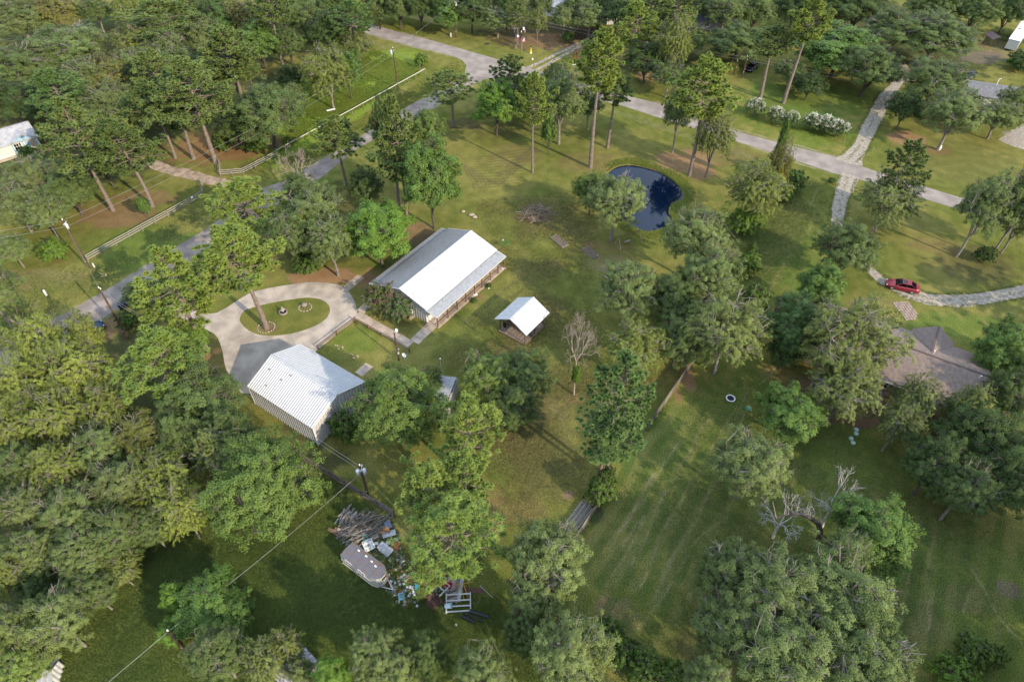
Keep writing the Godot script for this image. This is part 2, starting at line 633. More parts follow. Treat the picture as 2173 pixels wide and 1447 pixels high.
	# the concrete drive: separate slabs round the oval lawn, with open joints
	var outer := PackedVector2Array([Vector2(-38.59, -80.02), Vector2(-37.31, -80.47), Vector2(-33.13, -81.48), Vector2(-31.48, -81.7), Vector2(-28.77, -81.48), Vector2(-26.59, -80.8), Vector2(-25.15, -79.25), Vector2(-24.02, -77.19), Vector2(-23.41, -75.4), Vector2(-23.27, -73.3), Vector2(-25.22, -70.67), Vector2(-27.69, -66.87), Vector2(-29.32, -64.51), Vector2(-35.21, -58.86), Vector2(-37.14, -60.36), Vector2(-39.52, -63.27), Vector2(-40.74, -66.04), Vector2(-42.02, -68.55), Vector2(-43.36, -70.28), Vector2(-46.13, -71.85), Vector2(-47.94, -73.15), Vector2(-52.19, -74.27), Vector2(-53.71, -76.13), Vector2(-52.73, -77.19), Vector2(-48.76, -75.61), Vector2(-46.34, -74.68), Vector2(-44.22, -74.68), Vector2(-42.11, -77.19), Vector2(-40.48, -79.14)])
	var oval := PackedVector2Array([Vector2(-40.49, -73.45), Vector2(-40.39, -74.88), Vector2(-39.49, -75.72), Vector2(-36.79, -76.87), Vector2(-32.69, -77.94), Vector2(-30.73, -78.05), Vector2(-29.03, -77.51), Vector2(-27.8, -76.35), Vector2(-27.39, -74.88), Vector2(-27.76, -73.15), Vector2(-29.39, -71.55), Vector2(-31.93, -70.28), Vector2(-34.7, -69.83), Vector2(-36.62, -70.02), Vector2(-38.39, -70.86), Vector2(-39.9, -72.34)])
	oval = smooth_closed(oval)
	outer = smooth_open(outer)
	var mid := area(oval).get_center()
	var cuts := [Vector2(-37.31, -80.47), Vector2(-33.13, -81.48), Vector2(-28.77, -81.48), Vector2(-25.7, -79.91), Vector2(-23.77, -76.13), Vector2(-23.62, -73.05), Vector2(-26.28, -69.31), Vector2(-29.32, -64.51), Vector2(-33.64, -60.86), Vector2(-37.12, -61.88), Vector2(-41.16, -66.78), Vector2(-43.46, -70.37), Vector2(-44.81, -72.04), Vector2(-43.64, -75.09), Vector2(-40.48, -79.14)]
	var drive := thing("driveway", "pale concrete driveway looping round the oval lawn", "driveway")
	tag(drive, "", "", "", "structure")
	var bed_ := mb()
	var under: Array = Geometry2D.clip_polygons(Geometry2D.offset_polygon(outer, -0.05)[0], PackedVector2Array())
	for half in [-1.0, 1.0]:
		for q in Geometry2D.intersect_polygons(under[0], PackedVector2Array([mid + Vector2(-60, 0), mid + Vector2(60, 0), mid + Vector2(60, half * 60), mid + Vector2(-60, half * 60)])):
			for bit in Geometry2D.clip_polygons(q, Geometry2D.offset_polygon(oval, 0.05)[0]):
				if bit.size() > 2:
					sheet(bed_, bit, 0.0, 0.018, false)
	put("joint_filler", bed_, mat("joint", lin(0.11, 0.09, 0.07), 0.95), drive)
	for i in cuts.size():
		var a: Vector2 = (cuts[i] - mid).normalized()
		var b: Vector2 = (cuts[(i + 1) % cuts.size()] - mid).normalized()
		var ga := a.orthogonal()
		var gb := b.orthogonal()
		var sgn := 1.0 if ga.dot(b) > 0 else -1.0
		var wedge := PackedVector2Array([mid + ga * sgn * 0.06, mid + ga * sgn * 0.06 + a * 60, mid + (a + b) * 60, mid - gb * sgn * 0.06 + b * 60])
		for part in Geometry2D.intersect_polygons(outer, wedge):
			for bit in Geometry2D.clip_polygons(part, oval):
				if bit.size() < 3 or absf(poly_area(bit)) < 0.3:
					continue
				var st := mb()
				sheet(st, bit, 0.0, 0.05)
				put("concrete_slab", st, mat("concrete", Color.WHITE), drive)
	walk(Vector2(-23.34, -74.32), Vector2(-14.51, -67.94), 1.55, 9)
	walk(Vector2(-14.46, -67.85), Vector2(-11.79, -72.09), 1.62, 4, 0.75)
	walk(Vector2(-22.79, -74.88), Vector2(-20.96, -77.94), 1.4, 3)
	walk(Vector2(-25.86, -80.02), Vector2(-23.94, -83.19), 1.4, 3)
	var pad := mb()
	sheet(pad, PackedVector2Array([Vector2(-20.39, -64.51), Vector2(-19.29, -63.71), Vector2(-20.51, -61.88), Vector2(-21.61, -62.75)]), 0.0, 0.05)
	structure("concrete_pad_path", pad, mat("walk", Color.WHITE))


func poly_area(q: PackedVector2Array) -> float:
	var s := 0.0
	for i in q.size():
		s += q[i].cross(q[(i + 1) % q.size()])
	return s * 0.5


func smooth_open(q: PackedVector2Array) -> PackedVector2Array:
	var o := PackedVector2Array()
	var n := q.size()
	for i in n:
		for t in [0.0, 0.5]:
			o.append(q[i].lerp(q[(i + 1) % n], t) if t == 0.0 or q[i].distance_to(q[(i + 1) % n]) > 6.0 else q[i].cubic_interpolate(q[(i + 1) % n], q[(i - 1 + n) % n], q[(i + 2) % n], t))
	return o


func ragged(pts: Array, amount: float) -> PackedVector2Array:  # the uneven edge of loose gravel
	var nz := FastNoiseLite.new()
	nz.seed = 77
	nz.frequency = 0.5
	var o := PackedVector2Array()
	for i in pts.size():
		var a: Vector2 = pts[i]
		var b: Vector2 = pts[(i + 1) % pts.size()]
		var n := maxi(1, int(a.distance_to(b) / 0.7))
		var side := (b - a).normalized().orthogonal()
		for k in n:
			var p := a.lerp(b, float(k) / n)
			var calm := clampf(minf(p.distance_to(a), p.distance_to(b)) / 1.2, 0.0, 1.0)
			o.append(p + side * calm * (nz.get_noise_2d(p.x, p.y) * amount * 1.4 + nz.get_noise_2d(p.x * 4.0, p.y * 4.0) * amount))
	return o


func walk(a: Vector2, b: Vector2, w: float, n: int, cut := 0.0):
	var d := (b - a).normalized()
	var s := d.orthogonal() * w * 0.5
	a += d * cut
	var path := thing("sidewalk", "", "")
	tag(path, "", "", "", "structure")
	for i in n:
		var p := a.lerp(b, float(i) / n) + d * 0.03
		var q := a.lerp(b, float(i + 1) / n) - d * 0.03
		var st := mb()
		sheet(st, PackedVector2Array([p + s, q + s, q - s, p - s]), 0.0, 0.056 + 0.004 * (i % 2))
		put("concrete_slab", st, mat("walk", Color.WHITE), path)


# ---------------------------------------------------------------- buildings
func slope(t: Node3D, a: Vector3, along: Vector3, down: Vector3, m: Material, pitch := 0.32, called := "roof", proud := 0.035) -> MeshInstance3D:
	var st := mb()
	ribbed(st, a, along, down, pitch, pitch * 0.42, proud)
	var n := down.cross(along).normalized()
	if n.y < 0:
		n = -n
	var u := a - n * 0.03
	quad(st, u, u + down, u + along + down, u + along)  # underside
	return put(called, st, m, t)


func trim(t: Node3D, called: String, m: Material, segs: Array, w := 0.1, h := 0.16) -> MeshInstance3D:
	var st := mb()
	for s in segs:
		bar(st, s[0], s[1], w, h)
	return put(called, st, m, t)


func ribbed_wall(t: Node3D, called: String, a: Vector3, b: Vector3, top_a: float, top_b: float, m: Material, out: Vector3, pitch := 0.46, mid_top := -1.0):
	# a wall from a to b with raised vertical ribs; mid_top makes it a gable end
	var st := mb()
	var d := b - a
	var n := int(d.length() / pitch)
	var e := d.normalized()
	var th := out * 0.08
	var pts := [a, b, b + Vector3.UP * top_b]
	if mid_top > 0.0:
		pts.append((a + b) * 0.5 + Vector3.UP * mid_top)
	pts.append(a + Vector3.UP * top_a)
	for k in range(1, pts.size() - 1):
		tri(st, pts[0], pts[k], pts[k + 1])
		tri(st, pts[0] - th, pts[k + 1] - th, pts[k] - th)
	for i in n + 1:
		var f := clampf(float(i) / n, 0.006, 0.994)
		var top := lerpf(top_a, top_b, f)
		if mid_top > 0.0:
			top = lerpf(top_a, mid_top, f * 2.0) if f < 0.5 else lerpf(mid_top, top_b, f * 2.0 - 1.0)
		var p := a + d * f + out * 0.055
		box(st, p + Vector3.UP * (top * 0.5 - 0.01), Vector3(0.16, top - 0.03, 0.11), Basis(e, Vector3.UP, e.cross(Vector3.UP)))
	return put(called, st, m, t)


func window(t: Node3D, c: Vector3, w: float, h: float, out: Vector3, cols: int, rows: int, frame_mat: Material) -> MeshInstance3D:
	var e := Vector3.UP.cross(out).normalized()
	var b := Basis(e, Vector3.UP, out)
	var st := mb()
	box(st, c + Vector3.UP * (h / 2 + 0.04), Vector3(w + 0.16, 0.08, 0.09), b)
	box(st, c - Vector3.UP * (h / 2 + 0.04), Vector3(w + 0.16, 0.08, 0.11), b)
	for s in [-1, 1]:
		box(st, c + e * s * (w / 2 + 0.04), Vector3(0.08, h, 0.09), b)
	for i in range(1, cols):
		box(st, c + e * (w * i / cols - w / 2), Vector3(0.05, h, 0.07), b)
	for i in range(1, rows):
		box(st, c + Vector3.UP * (h * i / rows - h / 2), Vector3(w, 0.05, 0.066), b)
	var f := put("window", st, frame_mat, t)
	for i in cols:
		for j in rows:
			var g := put("pane", unit_box(), mat("glass_dark", Color.BLACK), f)
			g.transform = Transform3D(b * Basis.from_scale(Vector3(w / cols - 0.02, h / rows - 0.02, 0.02)), c + e * (w * (i + 0.5) / cols - w / 2) + Vector3.UP * (h * (j + 0.5) / rows - h / 2))
	return f


func gable_house(t: Node3D, L: float, W: float, eave: float, ridge: float, over: float, wall: Material, roof: Material, pitch := 0.32, ribs := true):
	# local x runs along the ridge from 0 to L; local z from 0 back to -W
	if ribs:
		ribbed_wall(t, "wall", Vector3(0, 0, 0), Vector3(L, 0, 0), eave - 0.06, eave - 0.06, wall, Vector3(0, 0, 1))
		ribbed_wall(t, "wall", Vector3(L, 0, -W), Vector3(0, 0, -W), eave - 0.06, eave - 0.06, wall, Vector3(0, 0, -1))
		ribbed_wall(t, "wall", Vector3(0, 0, -W), Vector3(0, 0, 0), eave - 0.05, eave - 0.05, wall, Vector3(-1, 0, 0), 0.46, ridge - 0.08)
		ribbed_wall(t, "wall", Vector3(L, 0, 0), Vector3(L, 0, -W), eave - 0.05, eave - 0.05, wall, Vector3(1, 0, 0), 0.46, ridge - 0.08)
	else:
		var st := mb()
		plate(st, Vector3(0, 0, 0), Vector3(L, 0, 0), Vector3(L, eave - 0.06, 0), Vector3(0, eave - 0.06, 0), 0.12)
		plate(st, Vector3(L, 0, -W), Vector3(0, 0, -W), Vector3(0, eave - 0.06, -W), Vector3(L, eave - 0.06, -W), 0.12)
		for x in [0.002, L - 0.002]:
			var o := -0.12 if x > 1 else 0.12
			for q in [x, x + o]:
				tri(st, Vector3(q, 0, 0), Vector3(q, 0, -W), Vector3(q, eave, -W))
				tri(st, Vector3(q, 0, 0), Vector3(q, eave, -W), Vector3(q, eave, 0))
				tri(st, Vector3(q, eave, 0), Vector3(q, eave, -W), Vector3(q, ridge - 0.06, -W / 2))
		put("wall", st, wall, t)
	var dz := W / 2 + over
	var dy := (ridge - eave) * dz / (W / 2)
	var a := Vector3(-over, ridge, -W / 2)
	var al := Vector3(L + over * 2, 0, 0)
	if ribs:
		slope(t, a, al, Vector3(0, -dy, dz), roof, pitch, "roof", 0.055)
		slope(t, a, al, Vector3(0, -dy, -dz), roof, pitch, "roof", 0.055)
	else:
		shingled(t, a, al, Vector3(0, -dy, dz), roof)
		shingled(t, a, al, Vector3(0, -dy, -dz), roof)
	var cap := mb()
	for s in [-1, 1]:
		plate(cap, a + Vector3(-0.01, 0.055, 0), a + al + Vector3(0.01, 0.055, 0), a + al + Vector3(0.01, 0.055 - 0.22 * dy / dz, -0.22 * s), a + Vector3(-0.01, 0.055 - 0.22 * dy / dz, -0.22 * s), 0.012 * s)
	put("ridge_cap", cap, roof, t)


func shingled(t: Node3D, a: Vector3, along: Vector3, down: Vector3, m: Material, clip_to := PackedVector2Array()) -> MeshInstance3D:
	# courses of shingles, each lapping over the one below, cut here and there into tabs
	var st := mb()
	var n := down.cross(along).normalized()
	if n.y < 0:
		n = -n
	var rows := int(down.length() / 0.3)
	var e := down / rows
	var r2 := RandomNumberGenerator.new()
	r2.seed = int(a.x * 10 + down.length() * 100)
	for i in rows:
		var x := 0.0
		while x < 1.0:
			var x2: float = minf(1.0, x + r2.randf_range(0.5, 2.2) / along.length())
			var lift := n * r2.randf_range(0.012, 0.024)
			var p := a + e * i + along * x + n * 0.004
			var q := a + e * i + along * x2 + n * 0.004
			quad(st, q, p, p + e * 1.04 + lift, q + e * 1.04 + lift)
			quad(st, q + e * 1.04 + lift, p + e * 1.04 + lift, p + e * 1.04, q + e * 1.04)
			x = x2
	var u := a - n * 0.04
	quad(st, u, u + along, u + along + down, u + down)
	return put("roof", st, m, t)


func structures():
	metal_house()
	garage()
	gazebo()
	shed()
	brown_house()
	blue_house()
	far_buildings()


func metal_house():
	var t := thing("metal_house", "long house with white ribbed metal roof and porches on both sides", "house", Vector3(-11.03, 0, -71.62), turn_of(Vector2(0.5753, -0.818)))
	var wm := mat("wall_metal", Color.WHITE)
	var rw := mat("roof_white", Color.WHITE)
	var rg := mat("roof_grey", Color.WHITE)
	var tr := mat("trim_white", Color.WHITE)
	var L := 16.6
	var zr := -1.85
	var zl := -10.8
	var zm := -6.3
	ribbed_wall(t, "wall", Vector3(0, 0, zr), Vector3(L, 0, zr), 2.85, 2.85, tr, Vector3(0, 0, 1), 0.6)
	ribbed_wall(t, "wall", Vector3(L, 0, zl), Vector3(0, 0, zl), 2.75, 2.75, tr, Vector3(0, 0, -1), 0.6)
	ribbed_wall(t, "gable_wall", Vector3(0, 0, zl), Vector3(0, 0, zr), 2.85, 2.85, wm, Vector3(-1, 0, 0), 0.46, 4.38)
	ribbed_wall(t, "gable_wall", Vector3(L, 0, zr), Vector3(L, 0, zl), 2.85, 2.85, wm, Vector3(1, 0, 0), 0.46, 4.38)
	trim(t, "corner_trim", tr, [[Vector3(-0.04, 0.05, zr), Vector3(-0.04, 2.8, zr)]], 0.14, 0.14)
	trim(t, "corner_trim", tr, [[Vector3(-0.04, 0.05, zl), Vector3(-0.04, 2.7, zl)]], 0.14, 0.14)
	var al := Vector3(L + 0.6, 0, 0)
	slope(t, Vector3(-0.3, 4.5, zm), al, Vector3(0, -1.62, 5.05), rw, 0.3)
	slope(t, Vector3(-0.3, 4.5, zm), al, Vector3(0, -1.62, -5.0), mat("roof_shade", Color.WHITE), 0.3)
	slope(t, Vector3(-0.3, 2.82, -1.75), al, Vector3(0, -0.42, 2.2), rg, 0.3, "porch_roof")
	slope(t, Vector3(-0.3, 2.80, -10.75), al, Vector3(0, -0.5, -2.1), rg, 0.3, "porch_roof")
	var cap := mb()
	plate(cap, Vector3(-0.32, 4.56, zm), Vector3(-0.32, 4.49, zm + 0.24), Vector3(L + 0.32, 4.49, zm + 0.24), Vector3(L + 0.32, 4.56, zm), 0.012)
	plate(cap, Vector3(L + 0.32, 4.56, zm), Vector3(L + 0.32, 4.49, zm - 0.24), Vector3(-0.32, 4.49, zm - 0.24), Vector3(-0.32, 4.56, zm), 0.012)
	put("ridge_cap", cap, tr, t)
	for x in [-0.3, L + 0.3]:
		trim(t, "fascia", tr, [[Vector3(x, 4.44, zm), Vector3(x, 2.85, zm + 4.95)], [Vector3(x, 4.44, zm), Vector3(x, 2.85, zm - 4.95)], [Vector3(x, 2.74, -1.7), Vector3(x, 2.34, 0.43)], [Vector3(x, 2.72, -10.8), Vector3(x, 2.24, -12.83)]], 0.06, 0.15)
	trim(t, "eave_trim", tr, [[Vector3(-0.3, 2.33, 0.43), Vector3(L + 0.3, 2.33, 0.43)], [Vector3(-0.3, 2.23, -12.83), Vector3(L + 0.3, 2.23, -12.83)]], 0.05, 0.12)
	var deck := mb()
	box(deck, Vector3(L / 2 + 0.1, 0.05, -0.72), Vector3(L + 0.35, 0.12, 2.25))
	put("porch_floor", deck, mat("walk", Color.WHITE), t)
	deck = mb()
	box(deck, Vector3(L / 2, 0.05, -11.9), Vector3(L + 0.2, 0.12, 2.1))
	put("porch_floor", deck, mat("walk", Color.WHITE), t)
	var wood := mat("timber", Color.WHITE)
	var px := [0.03, 2.42, 4.62, 6.74, 8.92, 10.78, 12.95, 15.05, 16.72]
	for i in px.size():
		piece("post", t, Vector3(px[i], 1.22, 0.2), Vector3(0.13, 2.26, 0.13), wood)
		if i > 0:
			var st := mb()
			for h in [0.5, 0.95]:
				bar(st, Vector3(px[i - 1] + 0.08, h, 0.2), Vector3(px[i] - 0.08, h, 0.2), 0.05, 0.08)
			put("railing", st, wood, t)
	trim(t, "beam", wood, [[Vector3(-0.2, 2.27, 0.2), Vector3(L + 0.2, 2.27, 0.2)]], 0.1, 0.14)
	var rl := mb()
	for h in [0.5, 0.95]:
		bar(rl, Vector3(16.72, h, 0.1), Vector3(16.72, h, -1.7), 0.05, 0.08)
	put("railing", rl, wood, t)
	for i in 7:
		piece("post", t, Vector3(0.1 + i * 2.74, 1.1, -12.6), Vector3(0.13, 2.1, 0.13), wood)
	var vent := mb()
	for k in 5:
		box(vent, Vector3(-0.07, 3.28 + k * 0.09, -6.3), Vector3(0.06, 0.05, 0.6))
	put("gable_vent", vent, tr, t)
	window(t, Vector3(-0.06, 1.5, -8.3), 0.9, 1.1, Vector3(-1, 0, 0), 2, 2, tr)
	var mt := mb()
	box(mt, Vector3(-0.2, 0.9, -4.6), Vector3(0.3, 0.7, 0.4))
	box(mt, Vector3(-0.12, 1.6, -4.6), Vector3(0.1, 0.7, 0.08))
	put("meter_box", mt, mat("steel", Color.WHITE), t)
	for x in [3.2, 9.8]:
		var dr := mb()
		box(dr, Vector3(x, 1.12, zr + 0.08), Vector3(0.95, 2.05, 0.06))
		var d := put("door", dr, mat("white", Color.WHITE), t)
		piece("handle", d, Vector3(x + 0.38, 1.05, zr + 0.14), Vector3(0.08, 0.05, 0.06), mat("steel", Color.WHITE))
	for x in [1.4, 6.2, 12.6]:
		window(t, Vector3(x, 1.5, zr + 0.06), 1.0, 1.1, Vector3(0, 0, 1), 2, 2, tr)
	var dirt := mb()  # leaf litter caught on the low roofs
	var r2 := RandomNumberGenerator.new()
	r2.seed = 31
	for i in 420:
		var s := r2.randi() % 3
		var x := r2.randf_range(0, L)
		var v := r2.randf()
		var p: Vector3
		var dn: Vector3
		if s == 0:
			dn = Vector3(0, -1.62, 5.05)
			p = Vector3(x, 4.54, zm) + dn * v
		elif s == 1:
			dn = Vector3(0, -0.42, 2.2)
			p = Vector3(x, 2.86, -1.75) + dn * v * v * 0.6
		else:
			dn = Vector3(0, -0.5, -2.1)
			p = Vector3(x, 2.84, -10.75) + dn * v
		dn = dn.normalized() * r2.randf_range(0.06, 0.26)
		var sd := Vector3(r2.randf_range(0.02, 0.05), 0, 0)
		quad(dirt, p, p + dn, p + dn + sd, p + sd)
	tag(put("leaf_litter", dirt, mat("litter", lin(0.12, 0.10, 0.08), 0.95), t), "", "", "", "stuff")


func garage():
	var t := thing("metal_garage", "large metal garage with steep white ribbed roof beside the driveway", "garage", Vector3(-33.75, 0, -57.18), turn_of(Vector2(0.8219, 0.5696)))
	var rw := mat("roof_white", Color.WHITE)
	var tr := mat("trim_white", Color.WHITE)
	gable_house(t, 11.6, 8.9, 3.62, 5.5, 0.14, mat("wall_metal", Color.WHITE), mat("roof_garage", Color.WHITE), 0.36)
	var L := 11.74
	for x in [-0.14, L]:
		trim(t, "fascia", tr, [[Vector3(x, 5.43, -4.45), Vector3(x, 3.54, 0.12)], [Vector3(x, 5.43, -4.45), Vector3(x, 3.54, -9.02)]], 0.05, 0.14)
	trim(t, "eave_trim", tr, [[Vector3(-0.14, 3.52, 0.13), Vector3(L, 3.52, 0.13)], [Vector3(-0.14, 3.52, -9.03), Vector3(L, 3.52, -9.03)]], 0.05, 0.1)
	trim(t, "corner_trim", tr, [[Vector3(11.66, 0.05, 0.06), Vector3(11.66, 3.5, 0.06)]], 0.16, 0.16)
	trim(t, "corner_trim", tr, [[Vector3(-0.06, 0.05, 0.06), Vector3(-0.06, 3.5, 0.06)]], 0.16, 0.16)
	for k in 2:
		var st := mb()
		box(st, Vector3(-0.07, 1.35, -2.5 - k * 3.9), Vector3(0.06, 2.6, 3.0))
		for j in 4:
			box(st, Vector3(-0.11, 0.5 + j * 0.6, -2.5 - k * 3.9), Vector3(0.04, 0.05, 2.9))
		put("garage_door", st, tr, t)
	var dr := mb()
	box(dr, Vector3(9.6, 1.05, -8.98), Vector3(0.95, 2.05, 0.06))
	put("door", dr, tr, t)
	var spots := mb()
	for q in [[3.6, 0.42], [2.2, 0.75], [4.4, 0.2], [1.1, 0.35]]:
		var p = Vector3(q[0], 5.56, -4.45) + Vector3(0, -1.9, 4.5) * q[1]
		box(spots, p, Vector3(0.3, 0.04, 0.12), Basis(Vector3.UP, q[1] * 4.0))
	tag(put("leaf_litter", spots, mat("litter", Color.WHITE), t), "", "", "", "stuff")


func gazebo():
	var t := thing("garden_gazebo", "small open timber gazebo with silvery metal roof on a square deck", "gazebo", Vector3(1.88, 0, -67.84), turn_of(Vector2(0.5935, -0.8048)))
	var wood := mat("timber", Color.WHITE)
	var rw := mat("roof_white", Color.WHITE)
	for i in 32:
		piece("deck_plank", t, Vector3(2.5, 0.22, -4.75 + (i + 0.5) * 4.75 / 32), Vector3(5.0, 0.04 + 0.004 * (i % 3), 0.138), mat("deck", Color.WHITE) if i % 4 else mat("old_wood", Color.WHITE))
	trim(t, "deck_frame", wood, [[Vector3(0, 0.1, 0.03), Vector3(5, 0.1, 0.03)], [Vector3(0, 0.1, -4.78), Vector3(5, 0.1, -4.78)], [Vector3(-0.03, 0.1, 0), Vector3(-0.03, 0.1, -4.75)], [Vector3(5.03, 0.1, 0), Vector3(5.03, 0.1, -4.75)]], 0.05, 0.19)
	for p in [[0.2, -4.6], [0.13, -0.13], [2.55, -0.13], [4.9, -0.13], [4.9, -4.6], [2.55, -4.6]]:
		piece("post", t, Vector3(p[0], 1.44, p[1]), Vector3(0.13, 2.4, 0.13), wood)
	trim(t, "beam", wood, [[Vector3(0, 2.62, -0.13), Vector3(5, 2.62, -0.13)], [Vector3(0, 2.62, -4.6), Vector3(5, 2.62, -4.6)], [Vector3(0.13, 2.6, -4.5), Vector3(0.13, 2.6, -0.2)], [Vector3(4.9, 2.6, -4.5), Vector3(4.9, 2.6, -0.2)]], 0.09, 0.16)
	slope(t, Vector3(-0.4, 4.15, -2.37), Vector3(5.8, 0, 0), Vector3(0, -1.55, 2.85), rw, 0.36)
	slope(t, Vector3(-0.4, 4.15, -2.37), Vector3(5.8, 0, 0), Vector3(0, -1.55, -2.85), rw, 0.36)
	trim(t, "ridge_cap", rw, [[Vector3(-0.41, 4.18, -2.37), Vector3(5.41, 4.18, -2.37)]], 0.22, 0.05)
	for i in 28:
		var z := -4.5 + i * 0.16
		var top := 4.1 - absf(z + 2.37) * 0.54
		piece("wall_plank", t, Vector3(1.75 + 0.008 * (i % 2), (top + 0.25) / 2, z), Vector3(0.03, top - 0.27, 0.15), mat("old_wood_dark", Color.WHITE) if i % 3 else wood)


func shed():
	# a low metal-roofed shed mostly under the oaks
	var a := Vector2(-9.73, -59.92)
	var b := Vector2(-11.09, -54.35)
	var u := (b - a).normalized()
	var t := thing("tool_shed", "narrow shed with grey ribbed roof half hidden under the oaks", "shed", v3(a), turn_of(u))
	var w := 2.5
	slope(t, Vector3(-0.1, 2.75, -w), Vector3(a.distance_to(b) + 0.8, 0, 0), Vector3(0, -0.3, w + 0.2), mat("roof_grey", Color.WHITE), 0.4)
	for s in [[Vector3(0, 0, 0), Vector3(5.8, 0, 0), Vector3(0, 0, 1)], [Vector3(5.8, 0, -w), Vector3(0, 0, -w), Vector3(0, 0, -1)], [Vector3(0, 0, -w), Vector3(0, 0, 0), Vector3(-1, 0, 0)], [Vector3(5.8, 0, 0), Vector3(5.8, 0, -w), Vector3(1, 0, 0)]]:
		ribbed_wall(t, "wall", s[0], s[1], 2.38, 2.38, mat("wall_metal", Color.WHITE), s[2], 0.4)
	var d := mb()
	box(d, Vector3(2.0, 1.0, 0.06), Vector3(1.0, 1.95, 0.06))
	put("door", d, mat("old_wood", Color.WHITE), t)


func brown_house():
	var t := thing("brown_roofed_house", "house with a brown shingle roof and a cross gable under trees", "house", Vector3(51.8, 0, -63.16), turn_of(Vector2(0.845, 0.535)))
	var sh := mat("shingle", Color.WHITE)
	var wl := mat("brick_wall", Color.WHITE)
	var tr := mat("trim_white", Color.WHITE)
	var x0 := -12.5
	var L := 23.2
	var st := mb()
	plate(st, Vector3(x0 + 0.4, 0, 4.85), Vector3(x0 + L - 0.4, 0, 4.85), Vector3(x0 + L - 0.4, 2.8, 4.85), Vector3(x0 + 0.4, 2.8, 4.85), 0.15)
	plate(st, Vector3(x0 + L - 0.4, 0, -6.0), Vector3(x0 + 0.4, 0, -6.0), Vector3(x0 + 0.4, 2.6, -6.0), Vector3(x0 + L - 0.4, 2.6, -6.0), 0.15)
	for x in [x0 + 0.4, x0 + L - 0.4]:
		for dx in [-0.07, 0.07]:
			tri(st, Vector3(x + dx, 0, 4.7), Vector3(x + dx, 0, -5.85), Vector3(x + dx, 2.6, -5.85))
			tri(st, Vector3(x + dx, 0, 4.7), Vector3(x + dx, 2.6, -5.85), Vector3(x + dx, 4.9, 0))
			tri(st, Vector3(x + dx, 0, 4.7), Vector3(x + dx, 4.9, 0), Vector3(x + dx, 2.7, 4.7))
	put("wall", st, wl, t)
	shingled(t, Vector3(x0, 5.0, 0), Vector3(L, 0, 0), Vector3(0, -2.25, 5.4), sh)
	shingled(t, Vector3(x0, 5.0, 0), Vector3(L, 0, 0), Vector3(0, -2.5, -6.6), sh)
	trim(t, "ridge_cap", mat("shingle_dark", lin(0.10, 0.075, 0.07), 0.95), [[Vector3(x0, 5.04, 0), Vector3(x0 + L, 5.04, 0)]], 0.28, 0.05)
	# the cross gable on the far side: two triangular slopes meeting at its own ridge
	var gr := mb()
	var tip := Vector3(3.75, 4.45, -7.2)
	var back := Vector3(3.75, 4.45, -1.5)
	for s in [-1, 1]:
		var e0 := Vector3(3.75 + s * 2.7, 2.62, -7.2)
		var n := 8
		for i in n:
			var f0 := float(i) / n
			var f1 := float(i + 1) / n
			# the slope runs from the ridge down; its inner end follows the valley on the main roof
			var p0 := tip.lerp(e0, f0) + Vector3(0, 0.03, 0)
			var p1 := tip.lerp(e0, f1) + Vector3(0, 0.06, 0)
			var q0 := back.lerp(Vector3(3.75 + s * 2.7, 2.62, -6.3), f0) + Vector3(0, 0.03, 0)
			var q1 := back.lerp(Vector3(3.75 + s * 2.7, 2.62, -6.3), f1) + Vector3(0, 0.06, 0)
			if s < 0:
				quad(gr, p0, p1, q1, q0)
			else:
				quad(gr, q0, q1, p1, p0)
	tri(gr, Vector3(1.4, 2.62, -7.0), tip + Vector3(0, -0.1, 0.2), Vector3(6.1, 2.62, -7.0))
	put("cross_gable_roof", gr, sh, t)
	trim(t, "ridge_cap", mat("shingle_dark", Color.WHITE), [[tip + Vector3(0, 0.06, 0), back + Vector3(0, 0.06, 0)]], 0.24, 0.05)
	var gw := mb()
	box(gw, Vector3(3.75, 1.3, -6.9), Vector3(4.8, 2.6, 0.2))
	put("wall", gw, wl, t)
	trim(t, "eave_trim", tr, [[Vector3(x0, 2.7, 5.4), Vector3(x0 + L, 2.7, 5.4)], [Vector3(x0, 2.42, -6.6), Vector3(x0 + L, 2.42, -6.6)]], 0.06, 0.14)
	for k in 3:
		window(t, Vector3(-2.3 + k * 1.12, 1.75, 4.9), 0.92, 1.2, Vector3(0, 0, 1), 2, 2, tr)
	for x in [-10.8, -7.0, 4.5, 7.8]:
		window(t, Vector3(x, 1.65, 4.9), 0.95, 1.15, Vector3(0, 0, 1), 2, 2, tr)
	for p in [[3.9, 1.1, -1.0], [9.6, 0.9, 0.6]]:
		var v := mb()
		tube(v, Vector3(p[0], 4.5, p[2]), Vector3(p[0], 5.1, p[2]), 0.07, 0.07, 8)
		tube(v, Vector3(p[0], 5.1, p[2]), Vector3(p[0], 5.16, p[2]), 0.11, 0.11, 8)
		put("vent_pipe", v, tr, t)
	# the back deck with its steps
	var deck := thing("back_deck", "weathered timber deck with railing and steps below the white-framed windows", "deck", t.position + t.basis * Vector3(-1.6, 0, 6.4), t.rotation.y)
	for i in 10:
		piece("deck_plank", deck, Vector3(0, 0.55, -1.35 + i * 0.28), Vector3(4.2, 0.04, 0.26), mat("old_wood", Color.WHITE) if i % 2 else mat("deck", Color.WHITE))
	for x in [-2.0, 0.0, 2.0]:
		piece("post", deck, Vector3(x, 0.75, 1.4), Vector3(0.1, 1.5, 0.1), mat("old_wood", Color.WHITE))
	trim(deck, "railing", mat("old_wood", Color.WHITE), [[Vector3(-0.2, 1.45, 1.4), Vector3(2.1, 1.45, 1.4)], [Vector3(-0.2, 1.0, 1.4), Vector3(2.1, 1.0, 1.4)]], 0.06, 0.1)
